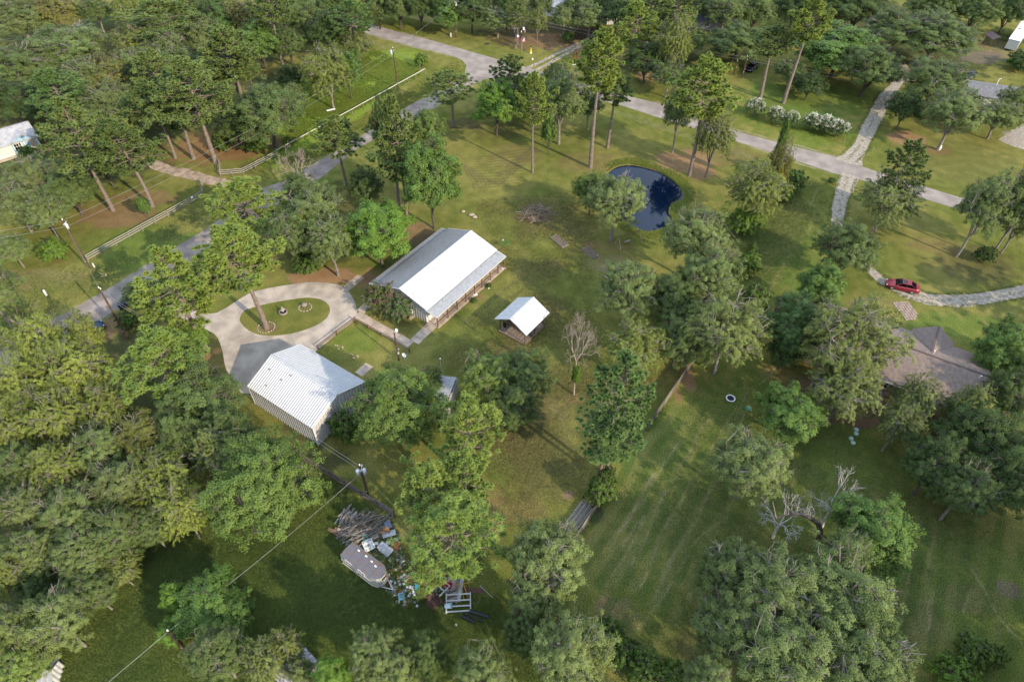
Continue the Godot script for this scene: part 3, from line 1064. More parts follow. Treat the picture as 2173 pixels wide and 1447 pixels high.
	for i in 3:
		piece("stair_tread", deck, Vector3(-1.3, 0.42 - i * 0.16, 1.6 + i * 0.3), Vector3(1.5, 0.05, 0.28), mat("old_wood", Color.WHITE))


func blue_house():
	var a := Vector2(-99.28, -117.66)
	var b := Vector2(-96.65, -119.99)
	var u := (b - a).normalized()
	var L := a.distance_to(b) + 4.0
	var t := thing("blue_and_white_house", "white and pale blue house with streaked metal roof and front porch gable", "house", v3(a - u * 9.0), turn_of(u))
	L += 9.0
	var white := mat("siding_white", lin(0.70, 0.68, 0.62), 0.7, 0.0, 0.1, 0.6)
	var blue := mat("siding_blue", lin(0.30, 0.50, 0.66), 0.7, 0.0, 0.08, 0.6)
	var rg := mat("roof_streaked", lin(0.46, 0.45, 0.47), 0.5, 0.0, 0.16, 0.2)
	gable_house(t, L, 7.6, 2.7, 4.1, 0.4, white, rg, 0.45, true)
	# the porch gable, turned to the front
	var gx := L - 2.3
	var g := mb()
	for s in [-1, 1]:
		var p := Vector3(gx, 3.75, 0.35)
		var q := Vector3(gx, 3.75, -3.6)
		var e := Vector3(s * 2.6, -1.15, 0)
		if s > 0:
			plate(g, p, p + e, q + e, q, 0.05)
		else:
			plate(g, q, q + e, p + e, p, 0.05)
	put("porch_roof", g, rg, t)
	var w := mb()
	plate(w, Vector3(gx - 2.3, 0.5, 0.06), Vector3(gx + 2.3, 0.5, 0.06), Vector3(gx + 2.3, 2.65, 0.06), Vector3(gx - 2.3, 2.65, 0.06), 0.05)
	tri(w, Vector3(gx - 2.3, 2.65, 0.06), Vector3(gx + 2.3, 2.65, 0.06), Vector3(gx, 3.65, 0.06))
	put("porch_wall", w, blue, t)
	for s in [[-1.3, 1.2, 3, 2], [-7.5, 1.0, 2, 2], [-13.0, 1.0, 2, 2]]:
		window(t, Vector3(gx + s[0], 1.75, 0.1), s[1], 1.15, Vector3(0, 0, 1), s[2], s[3], mat("trim_white", Color.WHITE))
	var d := mb()
	box(d, Vector3(gx + 1.4, 1.5, 0.1), Vector3(0.95, 2.0, 0.06))
	put("door", d, mat("door_tan", lin(0.42, 0.36, 0.27), 0.7), t)
	var dk := mb()
	box(dk, Vector3(gx + 0.4, 0.25, 1.2), Vector3(4.0, 0.5, 2.1))
	for i in 6:
		box(dk, Vector3(gx - 1.55 + i * 0.79, 0.95, 2.2), Vector3(0.08, 0.95, 0.08))
	box(dk, Vector3(gx + 0.4, 1.42, 2.2), Vector3(4.0, 0.08, 0.1))
	put("porch_deck", dk, mat("old_wood_dark", Color.WHITE), t)
	var foot := mb()
	box(foot, Vector3(L / 2 - 2, 0.15, 0.35), Vector3(L - 5.5, 0.3, 0.6))
	put("footing", foot, mat("concrete", Color.WHITE), t)
	var pipe := mb()
	tube(pipe, Vector3(L - 11.2, 3.5, -5.6), Vector3(L - 11.2, 5.2, -5.6), 0.1, 0.1, 8)
	put("vent_pipe", pipe, mat("trim_white", Color.WHITE), t)


func far_house(label: String, a: Vector2, b: Vector2, W: float, eave: float, ridge: float, wall: Material, roof: Material, ribs: bool, called := "far_house", category := "house") -> Node3D:
	var u := (b - a).normalized()
	var t := thing(called, label, category, v3(a), turn_of(u))
	gable_house(t, a.distance_to(b), W, eave, ridge, 0.35, wall, roof, 0.45, ribs)
	return t


func far_buildings():
	var white := mat("siding_pale", lin(0.62, 0.62, 0.60), 0.7, 0.0, 0.1, 0.6)
	var grey := mat("shingle_grey", Color.WHITE)
	var tr := mat("trim_white", Color.WHITE)
	var t := far_house("pale mobile home with white skirting behind trees at the top edge", Vector2(8.1, -192.45), Vector2(19.99, -187.81), 5.5, 2.7, 3.7, white, mat("roof_grey", Color.WHITE), false, "mobile_home")
	trim(t, "skirting", tr, [[Vector3(0.1, 0.3, 0.1), Vector3(11.0, 0.3, 0.1)]], 0.05, 0.55)
	for x in [2.0, 5.5, 9.0]:
		window(t, Vector3(x, 1.6, 0.06), 1.0, 1.0, Vector3(0, 0, 1), 2, 2, tr)
	t = far_house("tan gabled shed between the mobile home and the white roof", Vector2(21.38, -186.52), Vector2(23.91, -185.56), 4.0, 2.2, 3.3, mat("siding_tan", lin(0.45, 0.38, 0.32), 0.8), mat("shed_roof", lin(0.40, 0.34, 0.30), 0.8), false, "garden_shed", "shed")
	t = far_house("bluish white metal roof glimpsed through trees near the rutted drive", Vector2(25.06, -185.88), Vector2(31.86, -186.52), 7.0, 2.6, 3.9, white, mat("roof_white", Color.WHITE), true, "carport", "carport")
	t = far_house("dark roofed house hidden in deep shade behind the top trees", Vector2(48.09, -182.72), Vector2(57.84, -180.24), 8.0, 2.6, 4.2, mat("siding_dark", lin(0.2, 0.2, 0.22), 0.8), mat("shingle_dark_blue", lin(0.10, 0.11, 0.14), 0.8), false, "dark_house")
	for x in [2.5, 7.0]:
		window(t, Vector3(x, 1.6, 0.06), 1.0, 1.0, Vector3(0, 0, 1), 2, 2, tr)
	var a := Vector2(98.18, -140.96)
	var b := Vector2(107.18, -137.1)
	t = far_house("white house with dark green shuttered window and grey roof at right edge", a, b, 7.0, 2.7, 3.8, mat("siding_white", Color.WHITE), grey, false, "grey_roofed_house")
	window(t, Vector3(2.4, 1.7, 0.06), 0.9, 1.1, Vector3(0, 0, 1), 2, 2, tr)
	for s in [1.65, 3.15]:
		piece("shutter", t, Vector3(s, 1.7, 0.08), Vector3(0.35, 1.2, 0.05), mat("green_shutter", lin(0.05, 0.09, 0.05), 0.7))
	window(t, Vector3(8.0, 1.7, 0.06), 0.9, 1.1, Vector3(0, 0, 1), 2, 2, tr)
	var p := mb()
	tube(p, Vector3(5.5, 3.3, -5.2), Vector3(5.5, 4.6, -5.2), 0.1, 0.1, 8)
	tube(p, Vector3(5.5, 4.6, -5.2), Vector3(5.9, 4.7, -5.2), 0.1, 0.1, 8)
	put("vent_pipe", p, tr, t)
	# the white travel trailer at the top right
	a = Vector2(121.6, -169.68)
	b = Vector2(130.98, -181.47)
	var u := (b - a).normalized()
	t = thing("travel_trailer", "white boxy travel trailer parked on grass at the top right", "trailer", v3(a), turn_of(u))
	var L := a.distance_to(b)
	var st := mb()
	box(st, Vector3(L / 2, 1.6, 1.3), Vector3(L, 2.2, 2.5))
	put("body", st, mat("trailer_grey", lin(0.45, 0.48, 0.46), 0.5, 0.0, 0.1, 0.5), t)
	st = mb()
	box(st, Vector3(L / 2, 2.76, 1.3), Vector3(L + 0.1, 0.12, 2.6))
	put("roof", st, mat("white", Color.WHITE), t)
	st = mb()
	box(st, Vector3(L * 0.55, 2.95, 1.3), Vector3(0.9, 0.28, 0.7))
	put("air_conditioner", st, mat("white", Color.WHITE), t)
	for x in [L * 0.4, L * 0.55]:
		for z in [0.1, 2.5]:
			st = mb()
			tube(st, Vector3(x, 0.35, z - 0.12), Vector3(x, 0.35, z + 0.12), 0.35, 0.35, 12)
			put("wheel", st, mat("rubber", Color.BLACK), t)
	window(t, Vector3(L * 0.3, 1.8, 2.57), 1.0, 0.6, Vector3(0, 0, 1), 2, 1, mat("steel", Color.WHITE))
	# a lean-to beside it
	a = Vector2(118.7, -171.38)
	t = thing("dark_lean_to", "dark open lean-to shelter left of the white travel trailer", "shelter", v3(a), 0.5)
	slope(t, Vector3(0, 2.5, -2.5), Vector3(3.2, 0, 0), Vector3(0, -0.5, 2.8), mat("dark_roof", lin(0.07, 0.06, 0.07), 0.8), 0.4)
	for q in [[0.1, 0.2], [3.1, 0.2], [0.1, -2.4], [3.1, -2.4]]:
		piece("post", t, Vector3(q[0], 1.0 if q[1] > 0 else 1.2, q[1]), Vector3(0.1, 2.0 if q[1] > 0 else 2.4, 0.1), mat("timber", Color.WHITE))
	# the pale roof seen at the bottom edge under branches, and the gable tip at the bottom left
	a = Vector2(-21.06, -21.34)
	b = Vector2(-18.79, -23.94)
	u = (b - a).normalized()
	t = thing("collapsed_trailer", "pale broken trailer roof showing through branches at the bottom edge", "trailer", v3(a), turn_of(u))
	st = mb()
	L = a.distance_to(b)
	box(st, Vector3(L / 2, 1.2, -1.1), Vector3(L, 1.9, 2.3))
	put("body", st, mat("pale_panel", lin(0.42, 0.41, 0.43), 0.7, 0.0, 0.3, 0.6), t)
	slope(t, Vector3(-0.1, 2.3, -2.4), Vector3(L + 0.2, 0, 0), Vector3(0, -0.1, 2.6), mat("pale_panel_roof", lin(0.50, 0.49, 0.52), 0.7, 0.0, 0.4, 0.6), 0.5)
	a = Vector2(-44.74, -21.39)
	b = Vector2(-43.38, -21.64)
	t = far_house("grey gable tip of a small roof at the bottom left edge", a, b, 2.4, 1.9, 2.7, white, mat("roof_grey", Color.WHITE), true, "pump_house", "shed")


# ---------------------------------------------------------------- fences, poles and wires
func rail_fence(called: String, label: String, pts: Array, gap: float, heights: Array, post: Vector3, rail: Vector2, m: Material, pm: Material) -> Node3D:
	var t := thing(called, label, "fence", v3(pts[0]))
	var o: Vector2 = pts[0]
	var sh := PackedVector2Array()
	for i in pts.size() - 1:
		var a: Vector2 = pts[i] - o
		var b: Vector2 = pts[i + 1] - o
		var n := maxi(1, int(round(a.distance_to(b) / gap)))
		for k in n:
			sh.append(a.lerp(b, float(k) / n))
	sh.append(pts[-1] - o)
	for i in sh.size():
		var q := sh[i]
		var st := mb()
		var d := (sh[mini(i + 1, sh.size() - 1)] - sh[maxi(i - 1, 0)]).normalized()
		var hh: float = post.y * (0.97 + 0.05 * ((i * 7) % 3) / 2.0)
		box(st, Vector3(q.x, hh / 2, q.y), Vector3(post.x, hh, post.z), Basis(Vector3.UP, turn_of(d)))
		put("post", st, pm, t)
		if i + 1 < sh.size():
			var side := d.orthogonal() * (post.z * 0.5 + rail.x * 0.5 + 0.003)
			for h in heights:
				var rs := mb()
				bar(rs, v3(q + side - d * 0.02, h + 0.02 * ((i * 5) % 3 - 1)), v3(sh[i + 1] + side + d * 0.0, h + 0.02 * ((i * 3 + 1) % 3 - 1)), rail.x, rail.y)
				put("rail", rs, m, t)
	return t


func picket_fence(label: String, a: Vector2, b: Vector2, h: float):
	var d := (b - a).normalized()
	var n := maxi(1, int(round(a.distance_to(b) / 2.4)))
	var t := thing("wooden_privacy_fence", label, "fence", v3(a), turn_of(d))
	var w := a.distance_to(b) / n
	var r2 := RandomNumberGenerator.new()
	r2.seed = int(a.x * 7 + h * 100)
	for i in n:
		piece("post", t, Vector3(i * w, h * 0.5, 0.06), Vector3(0.1, h, 0.1), mat("old_wood_dark", Color.WHITE))
		var st := mb()
		var x := 0.06
		while x < w - 0.1:
			var hh := h * r2.randf_range(0.94, 1.02)
			box(st, Vector3(i * w + x + 0.07, hh * 0.5, r2.randf_range(-0.012, 0.012)), Vector3(0.135, hh, 0.022))
			x += 0.146
		tag(put("pickets", st, mat("old_wood", Color.WHITE) if r2.randf() < 0.45 else mat("picket_grey", lin(0.22, 0.185, 0.155), 0.9, 0.0, 0.3, 0.9), t), "", "", "", "stuff")
		var rl := mb()
		for y in [0.35, h * 0.8]:
			bar(rl, Vector3(i * w + 0.02, y, 0.05), Vector3(i * w + w - 0.02, y, 0.05), 0.05, 0.09)
		put("rail", rl, mat("old_wood", Color.WHITE), t)
	piece("post", t, Vector3(n * w, h * 0.5, 0.06), Vector3(0.1, h, 0.1), mat("old_wood_dark", Color.WHITE))


func utility_pole(label: String, at: Vector2, h: float, cans: Array, arm := false, insulators := 1, called := "utility_pole") -> Node3D:
	var t := thing(called, label, "utility pole", v3(at))
	var st := mb()
	tube(st, Vector3.ZERO, Vector3(0, h, 0), 0.17, 0.12, 10)
	put("pole", st, mat("pole_wood", Color.WHITE), t)
	for k in insulators:
		st = mb()
		lathe(st, Vector3(0, h + k * 0.0, 0.0) + Vector3(0.22 * k, -0.12 * k, 0.1 * k), [[0.02, -0.02], [0.09, 0.05], [0.05, 0.12], [0.09, 0.18], [0.04, 0.26], [0.0, 0.3]], 8)
		put("insulator", st, mat("white", Color.WHITE), t)
	for c in cans:
		st = mb()
		var dir := Vector3(cos(c), 0, sin(c))
		lathe(st, dir * 0.42 + Vector3(0, h - 1.35, 0), [[0.0, 0.0], [0.22, 0.02], [0.22, 0.8], [0.17, 0.88], [0.06, 0.9], [0.05, 1.05], [0.0, 1.06]], 12)
		bar(st, Vector3(0, h - 0.7, 0), dir * 0.25 + Vector3(0, h - 0.7, 0), 0.08, 0.08)
		put("transformer", st, mat("steel_pale", lin(0.60, 0.62, 0.65), 0.4), t)
	if arm:
		st = mb()
		bar(st, Vector3(0.12, h - 0.5, -0.5), Vector3(0.12, h - 0.5, 0.5), 0.08, 0.08)
		put("bracket", st, mat("steel", Color.WHITE), t)
	st = mb()
	box(st, Vector3(0.0, 1.6, 0.165), Vector3(0.12, 0.2, 0.03))
	put("meter_plate", st, mat("steel", Color.WHITE), t)
	return t


func wire(label: String, a: Vector3, b: Vector3, sag: float, r := 0.013):
	var st := mb()
	var n := 14
	for i in n:
		var p := a.lerp(b, float(i) / n)
		var q := a.lerp(b, float(i + 1) / n)
		var f := float(i) / n
		var g := float(i + 1) / n
		p.y -= sag * 4.0 * f * (1 - f)
		q.y -= sag * 4.0 * g * (1 - g)
		tube(st, p, q, r, r, 5, false)
	var o := put("power_line", st, mat("wire", Color.WHITE))
	tag(o, label, "power line")


func fences_and_poles():
	var fr := mat("fence_rail", Color.WHITE)
	var ow := mat("old_wood", Color.WHITE)
	rail_fence("rail_fence", "weathered three-rail fence from the left pole up to the dirt drive", [Vector2(-68.78, -86.85), Vector2(-55.91, -105.38), Vector2(-57.32, -109.56)], 2.4, [0.45, 0.85, 1.22], Vector3(0.13, 1.35, 0.13), Vector2(0.045, 0.15), fr, ow)
	rail_fence("rail_fence", "weathered three-rail fence bending round the far side of dirt drive", [Vector2(-56.24, -116.29), Vector2(-54.95, -112.29), Vector2(-50.74, -112.94), Vector2(-45.93, -119.23)], 2.4, [0.45, 0.85, 1.22], Vector3(0.13, 1.35, 0.13), Vector2(0.045, 0.15), fr, ow)
	rail_fence("top_rail_fence", "long pale single-rail fence along the bright meadow beside the road", [Vector2(-45.93, -119.23), Vector2(-33.94, -136.06), Vector2(-20.16, -155.9)], 3.6, [1.36], Vector3(0.1, 1.34, 0.1), Vector2(0.1, 0.14), mat("pale_rail", lin(0.62, 0.58, 0.50), 0.8, 0.0, 0.15, 0.9), ow)
	rail_fence("split_rail_fence", "low brown split-rail fence along the driveway and sidewalk by the garage", [Vector2(-27.54, -67.15), Vector2(-23.21, -72.84), Vector2(-14.49, -66.5)], 3.0, [0.35, 0.68], Vector3(0.15, 0.92, 0.15), Vector2(0.07, 0.1), mat("timber", Color.WHITE), mat("timber", Color.WHITE))
	rail_fence("wire_fence", "thin post and wire fence on the far side of bright meadow", [Vector2(-20.16, -155.9), Vector2(-23.28, -161.79), Vector2(-37.53, -175.43)], 4.0, [0.5, 0.8, 1.1], Vector3(0.1, 1.25, 0.1), Vector2(0.014, 0.014), mat("wire", Color.WHITE), ow)
	rail_fence("wire_fence", "thin post and wire fence between the pond and the right road", [Vector2(21.45, -136.47), Vector2(30.46, -129.6), Vector2(46.79, -117.14)], 4.0, [0.5, 0.8, 1.1], Vector3(0.08, 1.2, 0.08), Vector2(0.014, 0.014), mat("wire", Color.WHITE), ow)
	picket_fence("grey privacy fence behind the wood heap near the bottom pole", Vector2(-25.84, -48.39), Vector2(-13.43, -40.49), 1.5)
	picket_fence("grey privacy fence between the middle lawn and the striped right lawn", Vector2(25.58, -64.87), Vector2(17.11, -52.69), 1.6)
	picket_fence("grey privacy fence at the bottom end of middle lawn beside planks", Vector2(11.32, -43.72), Vector2(5.87, -35.69), 1.5)

	var p1 := Vector2(-67.78, -85.06)
	var p2 := Vector2(-55.51, -69.31)
	var p3 := Vector2(-16.83, -43.02)
	var p4 := Vector2(-32.24, -25.43)
	var p5 := Vector2(-25.74, -148.17)
	var p6 := Vector2(-14.26, -177.51)
	var p7 := Vector2(-48.81, -66.13)
	utility_pole("leaning-looking brown pole with white transformer at end of left fence", p1, 9.4, [0.6], true)
	utility_pole("slim brown pole standing between the road and the yellow tree", p2, 9.6, [], false, 2)
	utility_pole("brown pole carrying transformers inside the bottom fence", p3, 6.6, [0.3, 2.4], true, 2)
	utility_pole("short brown pole among bushes at the bottom left", p4, 5.4, [], false, 1)
	utility_pole("tall thin pole with transformer rising from the bright meadow", p5, 9.3, [2.8], true)
	utility_pole("pole with transformer against dark trees at the top edge", p6, 9.0, [0.4], true)
	utility_pole("pole top poking out above the round pine left of driveway", p7, 7.0, [], false, 1)
	var p8 := Vector2(53.2, -153.92)
	var p9 := Vector2(52.03, -156.4)
	utility_pole("grey pole beside the black car under top right trees", p8, 5.0, [], true, 1)
	utility_pole("shorter grey pole just left of the one by black car", p9, 3.0, [], false, 1)
	var far_r := Vector2(114.88, -119.76)
	wire("upper power line crossing the top left trees to meadow pole", v3(p1, 9.3), v3(p5, 9.2), 1.2)
	wire("lower power line crossing the top left trees to meadow pole", v3(p1, 8.2), v3(p5, 8.0), 1.4)
	wire("upper power line leaving the left pole towards the left edge", v3(p1, 9.3), v3(p1, 9.3) + Vector3(-52, 0, 12), 0.8)
	wire("lower power line leaving the left pole towards the left edge", v3(p1, 8.2), v3(p1, 8.2) + Vector3(-52, 0, 12), 0.9)
	wire("thin power line across the road between left pole and slim pole", v3(p1, 8.8), v3(p2, 9.5), 0.5)
	wire("power line from slim pole to the pole top over the pine", v3(p2, 9.4), v3(p7, 7.0), 0.4)
	wire("power line from slim pole running just below another to pine", v3(p2, 8.6), v3(p7, 6.4), 0.4)
	wire("thin power line beside the garage reaching the bottom pole's top", v3(p7, 6.9), v3(p3, 6.5), 0.9)
	wire("thin power line beside the garage reaching the bottom pole's side", v3(p7, 6.3), v3(p3, 5.6), 1.0)
	wire("pale cable from the bottom pole to the short pole among bushes", v3(p3, 5.3), v3(p4, 5.3), 0.5, 0.016)
	wire("pale cable from the short pole out past the bottom edge", v3(p4, 5.3), v3(p4, 5.3) + (v3(p4) - v3(p3)).normalized() * 30, 0.3, 0.016)
	wire("thin guy wire running from the bottom pole down to the right", v3(p3, 5.2), v3(Vector2(-13.59, -41.84), 0.0), 0.02, 0.014)
	wire("power line from the meadow pole to the pole at top edge", v3(p5, 9.2), v3(p6, 8.9), 0.6)
	wire("upper power line from the top edge pole to grey pole", v3(p6, 8.9), v3(p8, 4.9), 1.0)
	wire("lower power line from the top edge pole to grey pole", v3(p6, 8.0), v3(p8, 4.3), 1.0)
	wire("upper power line over white-flowered bushes and gravel drive", v3(p8, 4.9), v3(far_r, 8), 0.8)
	wire("lower power line over white-flowered bushes and gravel drive", v3(p8, 4.3), v3(far_r, 6.8), 0.8)
	# yard lamp on its pole by the sidewalk
	var t := thing("yard_lamp", "wooden lamp post with white lamp head beside the sidewalk corner", "lamp post", v3(Vector2(-15.85, -65.05)))
	var st := mb()
	tube(st, Vector3.ZERO, Vector3(0, 5.4, 0), 0.13, 0.09, 9)
	put("pole", st, mat("pole_wood", Color.WHITE), t)
	st = mb()
	bar(st, Vector3(0, 5.3, 0), Vector3(0.25, 5.5, -0.25), 0.05, 0.05)
	put("arm", st, mat("steel", Color.WHITE), t)
	st = mb()
	lathe(st, Vector3(0.28, 5.35, -0.28), [[0.0, -0.02], [0.2, 0.0], [0.24, 0.18], [0.14, 0.42], [0.06, 0.52], [0.0, 0.54]], 12)
	put("lamp_head", st, mat("white", Color.WHITE), t)
	st = mb()
	box(st, Vector3(0.12, 1.5, 0.1), Vector3(0.22, 0.35, 0.14))
	put("switch_box", st, mat("steel", Color.WHITE), t)
	t = thing("antenna_mast", "thin pale mast standing beside the shed roof", "mast", v3(Vector2(-9.58, -62.14)))
	st = mb()
	tube(st, Vector3.ZERO, Vector3(0, 3.3, 0), 0.06, 0.05, 7)
	put("mast", st, mat("steel", Color.WHITE), t)
	st = mb()
	tube(st, Vector3(0, 3.3, 0), Vector3(0, 3.45, 0), 0.1, 0.1, 7)
	put("cap", st, mat("white", Color.WHITE), t)
	t = thing("satellite_dish", "small white satellite dish on the grass by the lamp post", "satellite dish", v3(Vector2(-15.02, -64.96)))
	st = mb()
	tube(st, Vector3.ZERO, Vector3(0, 1.0, 0), 0.035, 0.035, 7)
	put("mast", st, mat("steel", Color.WHITE), t)
	st = mb()
	var b := Basis(Vector3(0.3, 0, -1).normalized(), 0.9)
	for i in 12:
		var a0 := TAU * i / 12
		var a1 := TAU * (i + 1) / 12
		var o := Vector3(0, 1.05, 0)
		tri(st, o + b * Vector3(0, -0.06, 0), o + b * Vector3(cos(a0) * 0.38, 0.06, -sin(a0) * 0.3), o + b * Vector3(cos(a1) * 0.38, 0.06, -sin(a1) * 0.3))
	put("dish", st, mat("white", Color.WHITE), t)
	st = mb()
	bar(st, Vector3(0.05, 1.0, 0), Vector3(0.5, 1.3, 0.1), 0.04, 0.04)
	put("arm", st, mat("white", Color.WHITE), t)


# ---------------------------------------------------------------- vehicles and yard things
func car(called: String, label: String, rear: Vector2, front: Vector2, paint: Material, L := 4.85, sunroof := true) -> Node3D:
	var u := (front - rear).normalized()
	var t := thing(called, label, "car", v3((rear + front) * 0.5, 0.02), turn_of(u))
	var k := L / 4.85
	var stn := [[-2.42, 0.66, 0.66, 0.8], [-2.34, 0.80, 0.70, 0.95], [-1.8, 0.9, 0.76, 1.0], [-1.0, 0.92, 0.78, 0.99], [0.0, 0.92, 0.76, 0.96], [1.0, 0.92, 0.74, 0.94], [1.6, 0.9, 0.7, 0.88], [2.1, 0.83, 0.62, 0.77], [2.36, 0.70, 0.52, 0.63], [2.43, 0.55, 0.45, 0.5]]
	var st := mb()
	st.set_smooth_group(0)
	var rings := []
	for s in stn:
		var x: float = s[0] * k
		var w: float = s[1]
		rings.append([Vector3(x, 0.25, w * 0.92), Vector3(x, 0.5, w), Vector3(x, s[2], w * 0.985), Vector3(x, s[3] - 0.03, w * 0.86), Vector3(x, s[3], w * 0.5), Vector3(x, s[3] + 0.015, 0), Vector3(x, s[3], -w * 0.5), Vector3(x, s[3] - 0.03, -w * 0.86), Vector3(x, s[2], -w * 0.985), Vector3(x, 0.5, -w), Vector3(x, 0.25, -w * 0.92)])
	for i in rings.size() - 1:
		for j in 10:
			quad(st, rings[i][j], rings[i + 1][j], rings[i + 1][j + 1], rings[i][j + 1])
	st.set_smooth_group(flat)
	for j in range(1, 10):
		tri(st, rings[0][0], rings[0][j], rings[0][j + 1])
		tri(st, rings[-1][0], rings[-1][j + 1], rings[-1][j])
	put("body", st, paint, t)
	# the cabin: dark glass with roof and pillars in the body's colour
	var lo := [Vector3(-1.9 * k, 0.97, 0.76), Vector3(1.15 * k, 0.93, 0.78), Vector3(1.15 * k, 0.93, -0.78), Vector3(-1.9 * k, 0.97, -0.76)]
	var hi := [Vector3(-0.95 * k, 1.40, 0.58), Vector3(0.2 * k, 1.42, 0.6), Vector3(0.2 * k, 1.42, -0.6), Vector3(-0.95 * k, 1.40, -0.58)]
	st = mb()
	for i in 4:
		quad(st, lo[i], lo[(i + 1) % 4], hi[(i + 1) % 4], hi[i])
	quad(st, hi[0], hi[1], hi[2], hi[3])
	put("glass", st, mat("car_glass", Color(0.02, 0.025, 0.03), 0.08), t)
	st = mb()
	var up := Vector3(0, 0.02, 0)
	plate(st, hi[0] + up + Vector3(-0.08, 0, 0.03), hi[1] + up + Vector3(0.06, 0, 0.03), hi[2] + up + Vector3(0.06, 0, -0.03), hi[3] + up + Vector3(-0.08, 0, -0.03), 0.03)
	put("roof", st, paint, t)
	st = mb()
	for i in 4:
		bar(st, lo[i], hi[i] + up, 0.06, 0.05)
	for z in [1, -1]:
		bar(st, Vector3(-0.4 * k, 0.95, 0.785 * z), Vector3(-0.4 * k, 1.42, 0.6 * z), 0.05, 0.07)
	put("pillars", st, paint, t)
	if sunroof:
		st = mb()
		box(st, Vector3(-0.15 * k, 1.445, 0), Vector3(0.6, 0.02, 0.85))
		put("sunroof", st, mat("car_glass", Color.BLACK), t)
	for x in [-1.42 * k, 1.45 * k]:
		for z in [0.8, -0.8]:
			st = mb()
			var sg := signf(z)
			lathe(st, Vector3.ZERO, [[0.2, -0.11], [0.31, -0.11], [0.335, -0.07], [0.335, 0.07], [0.31, 0.11], [0.2, 0.11]], 18)
			var w := put("wheel", st, mat("rubber", Color.BLACK), t)
			w.transform = Transform3D(Basis(Vector3.RIGHT, PI / 2 * sg), Vector3(x, 0.335, z * 1.02))
			st = mb()
			lathe(st, Vector3.ZERO, [[0.21, 0.05], [0.215, 0.09], [0.16, 0.07], [0.05, 0.085], [0.0, 0.09]], 14)
			put("rim", st, mat("rim", lin(0.5, 0.5, 0.5), 0.35, 0.4), w)
	for z in [0.58, -0.58]:
		piece("headlight", t, Vector3(2.24 * k, 0.62, z * 1.05), Vector3(0.2, 0.1, 0.26), mat("lamp_glass", Color(0.75, 0.78, 0.8), 0.1))
		piece("tail_light", t, Vector3(-2.37 * k, 0.78, z), Vector3(0.08, 0.12, 0.32), mat("tail", Color(0.4, 0.02, 0.02), 0.2))
		piece("mirror", t, Vector3(0.85 * k, 0.98, z * 1.68), Vector3(0.16, 0.12, 0.2), paint)
	piece("bumper", t, Vector3(2.38 * k, 0.38, 0), Vector3(0.08, 0.14, 1.0), mat("black", Color.BLACK))
	piece("number_plate", t, Vector3(-2.44 * k, 0.62, 0), Vector3(0.03, 0.12, 0.35), mat("white", Color.WHITE))
	return t


func single(called: String, label: String, category: String, st: SurfaceTool, m: Material, at: Vector3, rot := Basis()) -> MeshInstance3D:
	var o := put(called, st, m)
	o.transform = Transform3D(rot, at)
	tag(o, label, category)
	return o


func rock_mesh(seed_: int, size: Vector3) -> SurfaceTool:
	var r2 := RandomNumberGenerator.new()
	r2.seed = seed_
	var st := mb()
	var rows := []
	for j in 5:
		var row := []
		for i in 7:
			var ph := PI * j / 4.0
			var th := TAU * i / 7.0
			var k := r2.randf_range(0.75, 1.1)
			row.append(Vector3(sin(ph) * cos(th), -cos(ph), -sin(ph) * sin(th)) * size * 0.5 * k if j > 0 and j < 4 else Vector3(0, -cos(ph), 0) * size * 0.5 * 0.8)
		rows.append(row)
	for j in 4:
		for i in 7:
			var n := (i + 1) % 7
			if j > 0:
				tri(st, rows[j][i], rows[j][n], rows[j + 1][n])
			if j < 3:
				tri(st, rows[j][i], rows[j + 1][n], rows[j + 1][i])
			elif j == 3:
				pass
	return st


func stick_heap(t: Node3D, n: int, r: Vector3, len_lo: float, len_hi: float, spread: float, dir: float, seed_: int, ms: Array, called := "stick"):
	var r2 := RandomNumberGenerator.new()
	r2.seed = seed_
	var shapes := []
	for k in 4:
		var st := mb()
		var p := Vector3(-0.5, 0, 0)
		var bend := r2.randf_range(-0.06, 0.06)
		var mid := Vector3(0, bend, r2.randf_range(-0.05, 0.05))
		tube(st, p, mid, 0.5, 0.42, 5)
		tube(st, mid, Vector3(0.5, 0, 0), 0.42, 0.3, 5)
		shapes.append(st)
	var done := []
	for s in shapes:
		s.generate_normals()
		done.append(s.commit())
	for i in n:
		var a := r2.randf() * TAU
		var q := sqrt(r2.randf())
		var h := r.y * (1.0 - q * q * 0.85) * r2.randf_range(0.25, 1.0)
		var ln := r2.randf_range(len_lo, len_hi)
		var th := r2.randf_range(0.035, 0.075)
		var o := put(called, done[i % 4], ms[i % ms.size()], t)
		var b := Basis(Vector3.UP, dir + r2.randf_range(-spread, spread)) * Basis(Vector3(0, 0, 1), r2.randf_range(-0.22, 0.3))
		# the unit stick is stretched along its own length only
		o.transform = Transform3D(b * Basis.from_scale(Vector3(ln, th, th)), Vector3(cos(a) * q * r.x, h + 0.04, sin(a) * q * r.z))


